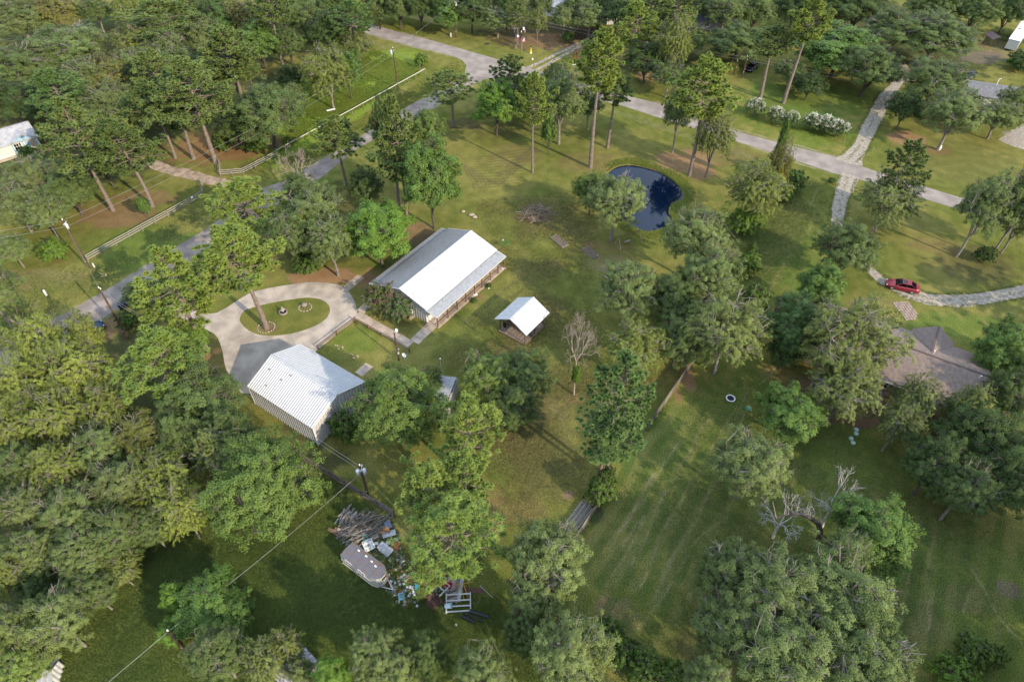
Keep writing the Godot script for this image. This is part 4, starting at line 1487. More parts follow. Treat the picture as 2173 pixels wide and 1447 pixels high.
func objects():
	var paint_red := mat("paint_red", lin(0.22, 0.006, 0.018), 0.28, 0.1)
	paint_red.clearcoat_enabled = true
	paint_red.clearcoat = 0.6
	var paint_black := mat("paint_black", lin(0.012, 0.012, 0.016), 0.25)
	var paint_blue := mat("paint_blue", lin(0.012, 0.03, 0.07), 0.28)
	car("parked_car", "red sedan parked on the curved gravel drive", Vector2(62.44, -79.47), Vector2(58.71, -80.97), paint_red)
	car("parked_car", "black car in the shade beside a grey pole at top", Vector2(58.47, -161.01), Vector2(54.67, -156.4), paint_black, 4.6, false)
	car("parked_car", "dark blue car mostly hidden under the yellow-green tree by the road", Vector2(-63.49, -68.93), Vector2(-60.16, -71.65), paint_blue, 5.2, false)
	car("parked_car", "dark car half hidden by leaves at the right edge near trailer", Vector2(122.57, -160.48), Vector2(120.87, -162.85), paint_black, 4.6, false)
	car("parked_car", "dark car partly under oak leaves left of the grey roof", Vector2(104.48, -152.94), Vector2(108.05, -155.9), paint_black, 4.4, false)

	# the island in the drive
	var t := thing("stone_fountain", "small tiered grey stone fountain in the oval lawn", "fountain", v3(Vector2(-34.27, -74.68)))
	var st := mb()
	lathe(st, Vector3.ZERO, [[0.62, 0.0], [0.66, 0.1], [0.62, 0.34], [0.52, 0.34], [0.5, 0.12], [0.0, 0.1]], 20)
	put("basin", st, mat("stone", Color.WHITE), t)
	st = mb()
	lathe(st, Vector3.ZERO, [[0.5, 0.24], [0.0, 0.245]], 20)
	put("water", st, mat("dark_water", Color(0.02, 0.03, 0.03), 0.05), t)
	st = mb()
	lathe(st, Vector3.ZERO, [[0.14, 0.1], [0.09, 0.3], [0.12, 0.55], [0.34, 0.66], [0.32, 0.7], [0.1, 0.66], [0.07, 0.95], [0.18, 1.02], [0.05, 1.06], [0.07, 1.2], [0.0, 1.28]], 14)
	put("pedestal", st, mat("concrete", Color.WHITE), t)
	single("boulder", "large pale boulder in a stone ring on the oval lawn", "rock", rock_mesh(4, Vector3(0.95, 0.85, 0.8)), mat("stone", Color.WHITE), v3(Vector2(-31.47, -76.13), 0.28))
	stone_ring("ring of small stones round the boulder", Vector2(-31.26, -75.82), 0.95, 12, 3)
	stone_ring("ring of flat stones round the island pine's foot", Vector2(-36.09, -71.55), 1.25, 18, 6)

	# bins, posts and small fittings
	wheelie(Vector2(-58.81, -75.51), 0.5, "dark blue wheeled bin at the road edge, the nearer of two", mat("bin_blue", lin(0.015, 0.03, 0.07), 0.5))
	wheelie(Vector2(-58.45, -76.03), 0.5, "dark blue wheeled bin at the road edge, tucked under the tree", mat("bin_blue", Color.BLUE))
	bin_round(Vector2(-1.07, -71.55), "black bucket bin on the gazebo deck", 0.27, 0.24)
	post_thing("white_marker_post", "short white post alone on the left lawn", Vector2(-71.64, -78.59), 1.1, 0.22, mat("white", Color.WHITE))
	post_thing("white_marker_post", "short white post at the foot of the left pole", Vector2(-67.12, -85.3), 0.9, 0.14, mat("white", Color.WHITE))
	post_thing("white_marker_post", "short white post near the pole at the top edge", Vector2(-15.6, -177.81), 1.0, 0.22, mat("white", Color.WHITE))
	post_thing("wooden_marker_post", "thin grey post at left side of gravel drive mouth", Vector2(66.56, -124.09), 1.2, 0.09, mat("old_wood", Color.WHITE))
	post_thing("wooden_marker_post", "thin grey post at right side of gravel drive mouth", Vector2(71.16, -121.18), 1.2, 0.09, mat("old_wood", Color.WHITE))
	post_thing("yard_stake", "pale knotted stake on the lawn between house and gazebo", Vector2(-6.78, -72.44), 1.3, 0.09, mat("old_wood", Color.WHITE))
	st = mb()
	box(st, Vector3.ZERO, Vector3(1.1, 0.08, 0.6), Basis(Vector3.UP, 0.9))
	single("stepping_stone", "pale rectangular slab on grass at the gable wall", "paving slab", st, mat("concrete", Color.WHITE), v3(Vector2(-14.94, -73.75), 0.04))
	st = mb()
	box(st, Vector3.ZERO, Vector3(0.42, 0.36, 0.05), Basis(Vector3.UP, turn_of((Vector2(-55.91, -105.38) - Vector2(-68.78, -86.85)).normalized())))
	single("fence_sign", "small white sign board on the three-rail fence", "sign", st, mat("white", Color.WHITE), v3(Vector2(-57.12, -103.59), 1.1))
	for q in [[Vector2(-1.51, -85), "far end of the porch"], [Vector2(-3.63, -80.19), "middle of the porch edge"], [Vector2(-1.54, -92.43), "palm sapling beyond the house"], [Vector2(-16.15, -67.05), "lamp post foot"]]:
		single("white_pot", "tiny white pot on the grass near %s" % q[1], "pot", rock_mesh(9, Vector3(0.3, 0.22, 0.3)), mat("white", Color.WHITE), v3(q[0], 0.1))
	single("white_stone", "white flat stone at the porch edge by a bare patch", "rock", rock_mesh(11, Vector3(0.9, 0.25, 0.6)), mat("white_rock", lin(0.65, 0.6, 0.55), 0.9), v3(Vector2(-5.69, -78.7), 0.1))
	for q in [[Vector2(-8.61, -100.68), "smaller pale rock left of the rock pair", 0.9, 21], [Vector2(-7.07, -99.68), "larger pale rock of the pair beyond the metal house", 1.2, 22], [Vector2(-6.46, -98.97), "flat tan rock beside the larger pale rock", 1.0, 23]]:
		single("yard_rock", q[1], "rock", rock_mesh(q[3], Vector3(q[2], 0.5, q[2] * 0.7)), mat("tan_rock", lin(0.52, 0.42, 0.33), 0.9, 0.0, 0.3, 0.9), v3(q[0], 0.15))
	for q in [[Vector2(-24.6, -67.52), "loose stones on fenced lawn nearer the garage", 31], [Vector2(-22.17, -65.77), "loose stones on fenced lawn nearer the lamp post", 32], [Vector2(-64.97, -83.42), "loose pale stones on verge by the left pole", 33]]:
		var g := thing("loose_stones", q[1], "stones", v3(q[0]))
		for k in 6:
			var o := put("stone", rock_mesh(q[2] * 10 + k, Vector3(0.32, 0.18, 0.26)), mat("tan_rock", Color.WHITE), g)
			o.position = Vector3(sin(k * 2.4) * 0.6, 0.06, cos(k * 1.7) * 0.4)
	# two raised beds
	bed("raised timber bed of dry soil on the lawn, farther from the gazebo", Vector2(6.48, -93.02), Vector2(8.4, -90.32), Vector2(8.92, -91.21))
	bed("raised timber bed of dry soil on the lawn, nearer the oak clump", Vector2(11.5, -89.94), Vector2(13.16, -87.46), Vector2(13.85, -88.32))
	# swing frame under the oak
	t = thing("swing_frame", "rusty brown timber swing frame under the oak by the pond", "swing frame", v3(Vector2(19.76, -91.21)), 0.5)
	st = mb()
	bar(st, Vector3(-2.2, 2.0, -0.6), Vector3(2.0, 2.0, -0.6), 0.1, 0.1)
	put("beam", st, mat("timber", Color.WHITE), t)
	for s in [-2.2, 2.0]:
		for z in [-1.5, 0.4]:
			st = mb()
			bar(st, Vector3(s, 0, z), Vector3(s, 2.0, -0.6), 0.1, 0.1)
			put("leg", st, mat("timber_pale", lin(0.36, 0.25, 0.18), 0.85), t)
	st = mb()
	box(st, Vector3(-0.2, 0.5, -0.6), Vector3(1.2, 0.05, 0.4))
	bar(st, Vector3(-0.7, 0.5, -0.6), Vector3(-0.7, 1.98, -0.6), 0.02, 0.02)
	bar(st, Vector3(0.3, 0.5, -0.6), Vector3(0.3, 1.98, -0.6), 0.02, 0.02)
	put("seat", st, mat("old_wood", Color.WHITE), t)
	# brush heap by the pond
	t = thing("brush_pile", "heap of reddish dry branches on the middle lawn", "brush pile", v3(Vector2(4.18, -99.82)))
	stick_heap(t, 150, Vector3(2.7, 1.5, 2.5), 1.2, 3.0, 3.1, 0.0, 51, [mat("twig_red", lin(0.25, 0.15, 0.11), 0.95), mat("twig_tan", lin(0.36, 0.27, 0.20), 0.95), mat("twig_grey", lin(0.30, 0.26, 0.24), 0.95), mat("twig_dark", lin(0.13, 0.09, 0.07), 0.95)], "branch")
	# mini trampoline, green ring, clothes pole, tank lids on the right lawn
	t = thing("trampoline", "small round trampoline with white rim on the right lawn", "trampoline", v3(Vector2(28.95, -57.89)))
	st = mb()
	lathe(st, Vector3.ZERO, [[0.46, 0.28], [0.62, 0.28], [0.64, 0.3], [0.62, 0.33], [0.47, 0.33], [0.46, 0.28]], 24)
	put("rim", st, mat("white", Color.WHITE), t)
	st = mb()
	lathe(st, Vector3.ZERO, [[0.47, 0.30], [0.0, 0.29]], 24)
	put("mat", st, mat("mat_blue", lin(0.012, 0.014, 0.03), 0.8), t)
	for k in 5:
		st = mb()
		tube(st, Vector3(cos(k * TAU / 5) * 0.55, 0, sin(k * TAU / 5) * 0.55), Vector3(cos(k * TAU / 5) * 0.55, 0.29, sin(k * TAU / 5) * 0.55), 0.025, 0.025, 6)
		put("leg", st, mat("steel", Color.WHITE), t)
	t = thing("clothes_line_pole", "slender dark pole with a long line across the right lawn", "pole", v3(Vector2(31.19, -58.37)))
	st = mb()
	tube(st, Vector3.ZERO, Vector3(0, 1.5, 0), 0.05, 0.04, 7)
	put("pole", st, mat("timber", Color.WHITE), t)
	st = mb()
	var far_end: Vector3 = v3(Vector2(28.7, -54.35), 0.05) - t.position
	tube(st, Vector3(0, 1.45, 0), far_end, 0.02, 0.02, 5)
	put("line", st, mat("line_green", lin(0.2, 0.26, 0.16), 0.8), t)
	single("green_basket", "flat pale green tray lying on the right lawn", "tray", tray_mesh(0.42), mat("pale_green", lin(0.12, 0.30, 0.19), 0.6), v3(Vector2(30.95, -56.37), 0.01))
	for q in [[Vector2(43.93, -52.92), "uppermost of the four"], [Vector2(43.68, -52.29), "second from top of the four"], [Vector2(42.78, -51.52), "third from top of the four"], [Vector2(42.79, -50.86), "lowest of the four"]]:
		st = mb()
		lathe(st, Vector3.ZERO, [[0.3, 0.0], [0.3, 0.1], [0.27, 0.13], [0.0, 0.15]], 16)
		var o := single("tank_lid", "round pale green tank lid on the right lawn, %s" % q[1], "tank lid", st, mat("lid_green", lin(0.36, 0.50, 0.42), 0.6), v3(q[0]))
		o.set_meta("group", "tank lids on the right lawn")
	t = thing("heat_pump", "round dark cooling unit with grey top beside the back deck", "air conditioner", v3(Vector2(45.71, -58.13)))
	st = mb()
	lathe(st, Vector3.ZERO, [[0.42, 0.0], [0.42, 0.75]], 16)
	put("casing", st, mat("ac_dark", lin(0.02, 0.04, 0.07), 0.5), t)
	st = mb()
	lathe(st, Vector3.ZERO, [[0.42, 0.75], [0.36, 0.8], [0.0, 0.82]], 16)
	put("fan_cover", st, mat("steel", Color.WHITE), t)
	# brick pavers from the gravel to the brown house
	t = thing("paver_patio", "patch of loose reddish pavers between gravel drive and brown roof", "patio", v3(Vector2(59.31, -74.99)), turn_of(Vector2(0.12, 0.99)))
	for i in 8:
		for j in 6:
			if (i == 7 and j < 2) or (i == 6 and j == 0):
				continue
			piece("paver", t, Vector3(-1.9 + i * 0.5 + 0.03 * (j % 2), 0.03, -1.15 + j * 0.42), Vector3(0.43, 0.07 + 0.012 * ((i * 3 + j * 5) % 4), 0.35), mat("paver_a", lin(0.42, 0.31, 0.26), 0.9, 0.0, 0.2, 0.9) if (i + j * 2) % 3 else mat("paver_b", lin(0.33, 0.25, 0.21), 0.9, 0.0, 0.2, 0.9))
	# planks beside the fence at the bottom of the middle lawn
	t = thing("plank_stack", "grey boards lying beside the bottom fence", "planks", v3(Vector2(7.88, -40.73)), turn_of((Vector2(8.7, -42.27) - Vector2(6.73, -39.59)).normalized()))
	for i in 7:
		piece("plank", t, Vector3((i % 3) * 0.2 - 0.2, 0.05 + 0.05 * (i % 2), -0.8 + i * 0.24), Vector3(3.6 + 0.3 * (i % 3), 0.05, 0.16), ow_or(i))
	yard_ornaments()
	dead_bough()
	junk()
	debris_small()


func ow_or(i: int) -> Material:
	return mat("old_wood", Color.WHITE) if i % 2 else mat("fence_rail", Color.WHITE)


func stone_ring(label: String, at: Vector2, r: float, n: int, seed_: int):
	var t := thing("stone_ring", label, "stones", v3(at))
	for i in n:
		var a := TAU * i / n
		var o := put("stone", rock_mesh(seed_ * 100 + i % 4, Vector3(0.36, 0.2, 0.26)), mat("tan_rock", lin(0.52, 0.42, 0.33), 0.9, 0.0, 0.3, 0.9), t)
		o.position = Vector3(cos(a) * r, 0.05, sin(a) * r * 0.92)
		o.rotation.y = -a + PI / 2


func wheelie(at: Vector2, turn: float, label: String, m: Material):
	var t := thing("wheeled_bin", label, "bin", v3(at), turn)
	var st := mb()
	var lo := [Vector3(-0.22, 0.06, 0.24), Vector3(0.22, 0.06, 0.24), Vector3(0.22, 0.06, -0.24), Vector3(-0.22, 0.06, -0.24)]
	var hi := [Vector3(-0.3, 1.0, 0.34), Vector3(0.3, 1.0, 0.34), Vector3(0.3, 1.0, -0.34), Vector3(-0.3, 1.0, -0.34)]
	for i in 4:
		quad(st, lo[i], lo[(i + 1) % 4], hi[(i + 1) % 4], hi[i])
	put("body", st, m, t)
	st = mb()
	box(st, Vector3(0, 1.04, 0), Vector3(0.66, 0.08, 0.76))
	put("lid", st, m, t)
	for s in [-0.24, 0.24]:
		st = mb()
		tube(st, Vector3(s - 0.04, 0.12, -0.3), Vector3(s + 0.04, 0.12, -0.3), 0.12, 0.12, 10)
		put("wheel", st, mat("rubber", Color.BLACK), t)


func bin_round(at: Vector2, label: String, r: float, y: float):
	var t := thing("bucket_bin", label, "bin", v3(at, y))
	var st := mb()
	lathe(st, Vector3.ZERO, [[0.0, 0.0], [r * 0.85, 0.0], [r, 0.6], [r * 1.06, 0.62], [r * 1.06, 0.66], [r * 0.94, 0.66], [r * 0.8, 0.1], [0.0, 0.08]], 16)
	put("body", st, mat("black", Color.BLACK), t)


func post_thing(called: String, label: String, at: Vector2, h: float, w: float, m: Material):
	var st := mb()
	box(st, Vector3(0, h * 0.48, 0), Vector3(w, h * 0.96, w))
	box(st, Vector3(0, h * 0.98, 0), Vector3(w * 0.8, h * 0.04 + 0.002, w * 0.8))
	single(called, label, "post", st, m, v3(at))


func tray_mesh(r: float) -> SurfaceTool:
	var st := mb()
	lathe(st, Vector3.ZERO, [[0.0, 0.01], [r * 0.9, 0.01], [r, 0.1], [r * 1.05, 0.1], [r * 0.95, 0.0]], 8)
	return st


func bed(label: String, a: Vector2, b: Vector2, c: Vector2):
	# a and b are the ends of the near long side, c the corner past b
	var u := (b - a).normalized()
	var L := a.distance_to(b)
	var w := 1.25
	var t := thing("garden_bed", label, "garden bed", v3(a), turn_of(u))
	var m := mat("old_wood", Color.WHITE)
	piece("board", t, Vector3(L / 2, 0.14, 0), Vector3(L, 0.28, 0.06), m)
	piece("board", t, Vector3(L / 2, 0.14, -w), Vector3(L, 0.28, 0.06), m)
	piece("board", t, Vector3(0.03, 0.14, -w / 2), Vector3(0.06, 0.28, w - 0.064), m)
	piece("board", t, Vector3(L - 0.03, 0.14, -w / 2), Vector3(0.06, 0.28, w - 0.064), m)
	piece("soil", t, Vector3(L / 2, 0.1, -w / 2), Vector3(L - 0.13, 0.2, w - 0.07), mat("bed_soil", lin(0.22, 0.165, 0.12), 0.95, 0.0, 0.5, 0.9))


func yard_ornaments():
	var t := thing("cow_statue", "black and white cow statue under the top trees", "statue", v3(Vector2(2.87, -180.86)), 0.3)
	var st := mb()
	box(st, Vector3(0, 0.85, 0), Vector3(1.3, 0.55, 0.5))
	box(st, Vector3(0.85, 1.05, 0), Vector3(0.4, 0.35, 0.3), Basis(Vector3(0, 0, 1), -0.4))
	box(st, Vector3(0.55, 1.0, 0), Vector3(0.4, 0.35, 0.34), Basis(Vector3(0, 0, 1), 0.5))
	put("body", st, mat("black", Color.BLACK), t)
	st = mb()
	box(st, Vector3(0.1, 0.9, 0), Vector3(0.45, 0.58, 0.53))
	put("patch", st, mat("white", Color.WHITE), t)
	for x in [-0.5, 0.5]:
		for z in [-0.16, 0.16]:
			piece("leg", t, Vector3(x, 0.3, z), Vector3(0.14, 0.6, 0.14), mat("white", Color.WHITE))
	t = thing("white_cross", "white wooden cross standing under the top trees", "cross", v3(Vector2(0.67, -180.55)), 0.2)
	piece("upright", t, Vector3(0, 0.75, 0), Vector3(0.16, 1.5, 0.1), mat("white", Color.WHITE))
	piece("crossbar", t, Vector3(0, 1.05, 0.004), Vector3(0.9, 0.16, 0.1), mat("white", Color.WHITE))
	flag("red, white and blue three-field flag on a short pole by the pine", Vector2(0.99, -170.52), false)
	flag("striped flag with blue corner on a short pole right of the red one", Vector2(2.44, -168.84), true)
	t = thing("scarecrow", "small dark figure ornament with yellow skirt and outstretched arms on the lawn", "scarecrow", v3(Vector2(4.63, -168)))
	piece("post", t, Vector3(0, 0.8, 0), Vector3(0.1, 1.6, 0.1), mat("timber", Color.WHITE))
	piece("arms", t, Vector3(0, 1.35, 0), Vector3(0.9, 0.12, 0.12), mat("black", Color.BLACK))
	st = mb()
	lathe(st, Vector3.ZERO, [[0.3, 0.15], [0.12, 0.95], [0.15, 1.3], [0.0, 1.4]], 9)
	put("skirt", st, mat("yellow", lin(0.6, 0.45, 0.03), 0.7), t)
	st = mb()
	lathe(st, Vector3(0, 1.55, 0), [[0.0, -0.14], [0.14, 0.0], [0.2, 0.06], [0.1, 0.1], [0.0, 0.22]], 9)
	put("hat", st, mat("black", Color.BLACK), t)
	piece("base", t, Vector3(0, 0.06, 0.2), Vector3(0.5, 0.12, 0.4), mat("white", Color.WHITE))
	single("white_goose", "small white goose ornament by the rutted drive", "ornament", rock_mesh(41, Vector3(0.5, 0.7, 0.35)), mat("white", Color.WHITE), v3(Vector2(4.94, -163.65), 0.3))
	single("white_stone_marker", "white stone at the drive's near corner by small pine", "rock", rock_mesh(42, Vector3(0.7, 0.4, 0.5)), mat("white", Color.WHITE), v3(Vector2(9.8, -160.23), 0.15))
	# an open lattice tower
	t = thing("lattice_tower", "little rusty lattice derrick tower on the lawn by rutted drive", "tower", v3(Vector2(15.19, -162.32)), 0.3)
	var rm := mat("rust", Color.WHITE)
	var base := [Vector3(-0.8, 0, 0.8), Vector3(0.8, 0, 0.8), Vector3(0.8, 0, -0.8), Vector3(-0.8, 0, -0.8)]
	for i in 4:
		st = mb()
		bar(st, base[i], base[i] * 0.18 + Vector3(0, 3.0, 0), 0.09, 0.09)
		put("leg", st, rm, t)
	for k in 5:
		st = mb()
		var f0 := 1.0 - 0.16 * k
		var f1 := 1.0 - 0.16 * (k + 1)
		for i in 4:
			var p: Vector3 = base[i] * f0 + Vector3(0, 0.58 * k + 0.02, 0)
			var q: Vector3 = base[(i + 1) % 4] * f0 + Vector3(0, 0.58 * k + 0.02, 0)
			var r: Vector3 = base[(i + 1) % 4] * f1 + Vector3(0, 0.58 * (k + 1), 0)
			bar(st, p, q, 0.06, 0.06)
			bar(st, p, r, 0.05, 0.05)
		put("bracing", st, rm, t)
	piece("platform", t, Vector3(0, 3.05, 0), Vector3(0.5, 0.1, 0.5), mat("black", Color.BLACK))
	for s in [-0.7, 0.7]:
		piece("footing", t, Vector3(s, 0.07, 0.95), Vector3(0.7, 0.14, 0.3), mat("white", Color.WHITE))
	single("flower_urn", "white urn ornament at the foot of the right roadside oak", "ornament", rock_mesh(43, Vector3(0.8, 1.5, 0.8)), mat("white", Color.WHITE), v3(Vector2(84.69, -121.9), 0.6))
	st = mb()
	box(st, Vector3(0, 0.25, 0), Vector3(1.9, 0.08, 0.5), Basis(Vector3.UP, 0.5))
	for s in [-0.7, 0.7]:
		box(st, Basis(Vector3.UP, 0.5) * Vector3(s, 0.1, 0), Vector3(0.1, 0.22, 0.4), Basis(Vector3.UP, 0.5))
	single("white_bench", "low white bench plank under weeping tree in bright meadow", "bench", st, mat("white", Color.WHITE), v3(Vector2(-38.94, -138.16)))
	st = mb()
	box(st, Vector3(0, 0.72, 0), Vector3(2.4, 0.08, 0.9))
	for s in [-0.9, 0.9]:
		box(st, Vector3(s, 0.35, 0), Vector3(0.1, 0.7, 0.8))
	single("garden_table", "pale grey garden table near the top left clearing", "table", st, mat("pale_panel", Color.WHITE), v3(Vector2(-113.72, -183.34)), Basis(Vector3.UP, 0.5))
	single("drain_cover", "small dark drain lid in the grass beside the top road", "drain", tray_mesh(0.45), mat("black", Color.BLACK), v3(Vector2(-6.21, -173.39), 0.01))


func flag(label: String, at: Vector2, stripes: bool):
	var t := thing("flag_pole", label, "flag", v3(at))
	var st := mb()
	tube(st, Vector3.ZERO, Vector3(0, 3.6, 0), 0.04, 0.03, 7)
	put("pole", st, mat("steel", Color.WHITE), t)
	var red := mat("flag_red", lin(0.45, 0.03, 0.04), 0.8)
	var blue := mat("flag_blue", lin(0.03, 0.06, 0.2), 0.8)
	var white := mat("white", Color.WHITE)
	var fold := func(x: float, y: float) -> Vector3: return Vector3(0.05 + x * 0.75, y - x * 0.35, 0.12 * sin(x * 7.0))
	var strip := func(called: String, x0: float, x1: float, y0: float, y1: float, m: Material):
		var s := mb()
		for i in 6:
			var a := lerpf(x0, x1, i / 6.0)
			var b := lerpf(x0, x1, (i + 1) / 6.0)
			quad(s, fold.call(a, y0), fold.call(b, y0), fold.call(b, y1), fold.call(a, y1))
		put(called, s, m, t)
	if stripes:
		for k in 13:
			var y0 := 2.5 + k * 0.08
			strip.call("stripe", 0.42 if k >= 6 else 0.0, 1.0, y0, y0 + 0.08, red if k % 2 == 0 else white)
		strip.call("canton", 0.0, 0.42, 2.98, 3.54, blue)
	else:
		strip.call("hoist_band", 0.0, 0.33, 2.5, 3.5, blue)
		strip.call("stripe", 0.33, 1.0, 3.0, 3.5, white)
		strip.call("stripe", 0.33, 1.0, 2.5, 3.0, red)


func junk_box(called: String, label: String, category: String, at: Vector2, s: Vector3, m: Material, turn := 0.0, tilt := 0.0, y := -1.0):
	var st := mb()
	box(st, Vector3.ZERO, s)
	# a folded rim or lip so that it reads as a thing and not a block
	box(st, Vector3(0, s.y * 0.5 + 0.008, s.z * 0.5 - 0.03), Vector3(s.x * 0.98, 0.016, 0.05))
	box(st, Vector3(0, s.y * 0.5 + 0.008, -s.z * 0.5 + 0.03), Vector3(s.x * 0.98, 0.016, 0.05))
	single(called, label, category, st, m, v3(at, s.y / 2 + 0.02 if y < 0 else y), Basis(Vector3.UP, turn) * Basis(Vector3.RIGHT, tilt))


func bucket(called: String, label: String, at: Vector2, r: float, h: float, m: Material, tilt := Basis()):
	var st := mb()
	lathe(st, Vector3.ZERO, [[0.0, 0.0], [r * 0.85, 0.0], [r, h], [r * 0.93, h], [r * 0.8, 0.05], [0.0, 0.04]], 14)
	single(called, label, "bucket", st, m, v3(at, 0.02 if tilt == Basis() else r), tilt)


func junk():
	# the derelict caravan
	var bl := Vector2(-18.3, -34.72)
	var fl := Vector2(-14.0, -31.65)
	var u := (fl - bl).normalized()
	var t := thing("old_caravan", "derelict grey caravan with rust-streaked roof beside the junk heap", "caravan", v3(bl), turn_of(u))
	var pale := mat("caravan_side", lin(0.50, 0.50, 0.47), 0.6, 0.0, 0.2, 0.7)
	var L := 5.3
	var W := 1.85
	var plan := [Vector2(0, 0), Vector2(4.35, 0), Vector2(5.0, -0.2), Vector2(5.35, -0.65), Vector2(5.35, -1.2), Vector2(5.0, -1.65), Vector2(4.35, -W), Vector2(0, -W)]
	var st := mb()
	for i in plan.size():
		var a: Vector2 = plan[i]
		var b: Vector2 = plan[(i + 1) % plan.size()]
		var c := Vector2(2.6, -0.92)
		var am := a + (a - c).normalized() * 0.06
		var bm := b + (b - c).normalized() * 0.06
		quad(st, v3(a, 0.35), v3(b, 0.35), v3(bm, 1.25), v3(am, 1.25))
		quad(st, v3(am, 1.25), v3(bm, 1.25), v3(b, 2.2), v3(a, 2.2))
	put("body", st, pale, t)
	var rust_tex := noise_tex(14, 0.012, Color(0.52, 0.42, 0.33), Color(0.46, 0.455, 0.475), 5)
	rust_tex.color_ramp.set_offset(0, 0.2)
	rust_tex.color_ramp.set_offset(1, 0.46)
	var rm := StandardMaterial3D.new()
	rm.resource_name = "rusty_roof"
	rm.albedo_texture = rust_tex
	rm.albedo_color = Color(0.86, 0.86, 0.9)
	rm.roughness = 0.75
	rm.uv1_triplanar = true
	rm.uv1_scale = Vector3.ONE * 0.5
	for k in 5:
		var x0 := k * 1.07
		var x1 := x0 + 1.05
		st = mb()
		var z := [-W - 0.03, -W * 0.75, -W * 0.25, 0.03]
		var y := [2.16, 2.27, 2.27, 2.16]
		for j in 3:
			var e0: float = 0.0 if k < 4 else (0.55 if j != 1 else 0.05)
			if k < 4:
				quad(st, Vector3(x0, y[j], z[j]), Vector3(x0, y[j + 1], z[j + 1]), Vector3(x1, y[j + 1], z[j + 1]), Vector3(x1, y[j], z[j]))
			else:
				var xa: float = x1 - (0.6 if j == 0 else 0.0)
				var xb: float = x1 - (0.6 if j == 2 else 0.0)
				quad(st, Vector3(x0, y[j], z[j]), Vector3(x0, y[j + 1], z[j + 1]), Vector3(xb, y[j + 1], z[j + 1] if j < 2 else -0.02), Vector3(xa, y[j], z[j] if j > 0 else -W + 0.02))
		box(st, Vector3(x0 - 0.005, 2.275, -W / 2), Vector3(0.035, 0.03, W * 0.5))
		put("roof_panel", st, rm, t)
	for p in [[1.3, -1.45], [2.4, -1.45], [3.3, -1.35], [4.0, -1.2]]:
		piece("roof_vent", t, Vector3(p[0], 2.3, p[1]), Vector3(0.26, 0.08, 0.14), mat("white", Color.WHITE))
	trim(t, "skirt_trim", mat("trim_dirty", lin(0.55, 0.53, 0.48), 0.7), [[Vector3(-0.05, 0.4, 0.06), Vector3(4.35, 0.4, 0.06)], [Vector3(4.35, 0.4, 0.06), Vector3(5.05, 0.4, -0.18)], [Vector3(0, 1.3, 0.07), Vector3(4.3, 1.3, 0.07)]], 0.05, 0.1)
	window(t, Vector3(1.1, 1.65, 0.05), 0.8, 0.5, Vector3(0, 0, 1), 2, 1, mat("steel", Color.WHITE))
	window(t, Vector3(3.0, 1.65, 0.05), 0.8, 0.5, Vector3(0, 0, 1), 2, 1, mat("steel", Color.WHITE))
	st = mb()
	box(st, Vector3(5.37, 1.75, -0.92), Vector3(0.05, 0.32, 0.6))
	put("front_window", st, mat("glass_dark", Color.BLACK), t)
	st = mb()
	box(st, Vector3(2.0, 1.1, 0.09), Vector3(0.6, 1.5, 0.05))
	put("door", st, mat("pale_panel", Color.WHITE), t)
	st = mb()
	bar(st, Vector3(5.2, 0.4, -0.4), Vector3(6.4, 0.35, -0.9), 0.08, 0.08)
	bar(st, Vector3(5.2, 0.4, -1.4), Vector3(6.4, 0.35, -0.9), 0.08, 0.08)
	put("hitch", st, mat("steel", Color.WHITE), t)
	for z in [-0.05, -W + 0.05]:
		st = mb()
		tube(st, Vector3(2.4, 0.3, z - 0.1), Vector3(2.4, 0.3, z + 0.1), 0.3, 0.3, 12)
		put("wheel", st, mat("rubber", Color.BLACK), t)
	# heaps of poles and boards
	var greys := [mat("twig_grey", Color.WHITE), mat("old_wood", Color.WHITE), mat("old_wood_dark", Color.WHITE), mat("fence_rail", Color.WHITE)]
	t = thing("pole_heap", "heap of thin grey poles spread behind the caravan", "wood pile", v3(Vector2(-16.45, -39)))
	stick_heap(t, 200, Vector3(2.6, 1.1, 1.9), 1.5, 3.0, 0.5, 0.55, 61, greys, "pole")
	t = thing("board_heap", "heap of short weathered boards at left end of junk", "wood pile", v3(Vector2(-18.8, -40.31)), -0.2)
	for i in 46:
		piece("board", t, Vector3(rng.randf_range(-1.0, 1.0), 0.1 + 0.9 * rng.randf() * rng.randf(), rng.randf_range(-0.9, 0.9)), Vector3(rng.randf_range(1.0, 1.8), 0.05, rng.randf_range(0.1, 0.2)), greys[i % 4], Basis(Vector3.UP, 1.35 + rng.randf_range(-0.35, 0.35)) * Basis(Vector3.FORWARD, rng.randf_range(-0.25, 0.25)))
	t = thing("leaning_panels", "rust-brown broken panels leaning beside the caravan's back end", "panels", v3(Vector2(-19.21, -38.65)), 0.4)
	for i in 7:
		piece("panel", t, Vector3(0.25 * i - 0.8, 0.35, 0.14 * (i % 3)), Vector3(1.9 - 0.12 * i, 0.05, 0.35), mat("rust_wood", lin(0.24, 0.14, 0.09), 0.9, 0.0, 0.4, 0.9) if i % 3 == 0 else greys[i % 4], Basis(Vector3.UP, -0.95 + 0.1 * i) * Basis(Vector3.RIGHT, 0.5))
	var px := mat("panel_white", lin(0.56, 0.56, 0.55), 0.6)
	var pg := mat("panel_grey", lin(0.50, 0.51, 0.53), 0.6, 0.0, 0.15, 0.6)
	# a white cooker top with dark rings
	t = thing("cooker_top", "square white cooker panel with dark spots beside the caravan", "cooker", v3(Vector2(-15.85, -36.75), 0.45), 0.5)
	st = mb()
	box(st, Vector3.ZERO, Vector3(1.15, 0.1, 1.25), Basis(Vector3.RIGHT, 0.2))
	put("panel", st, px, t)
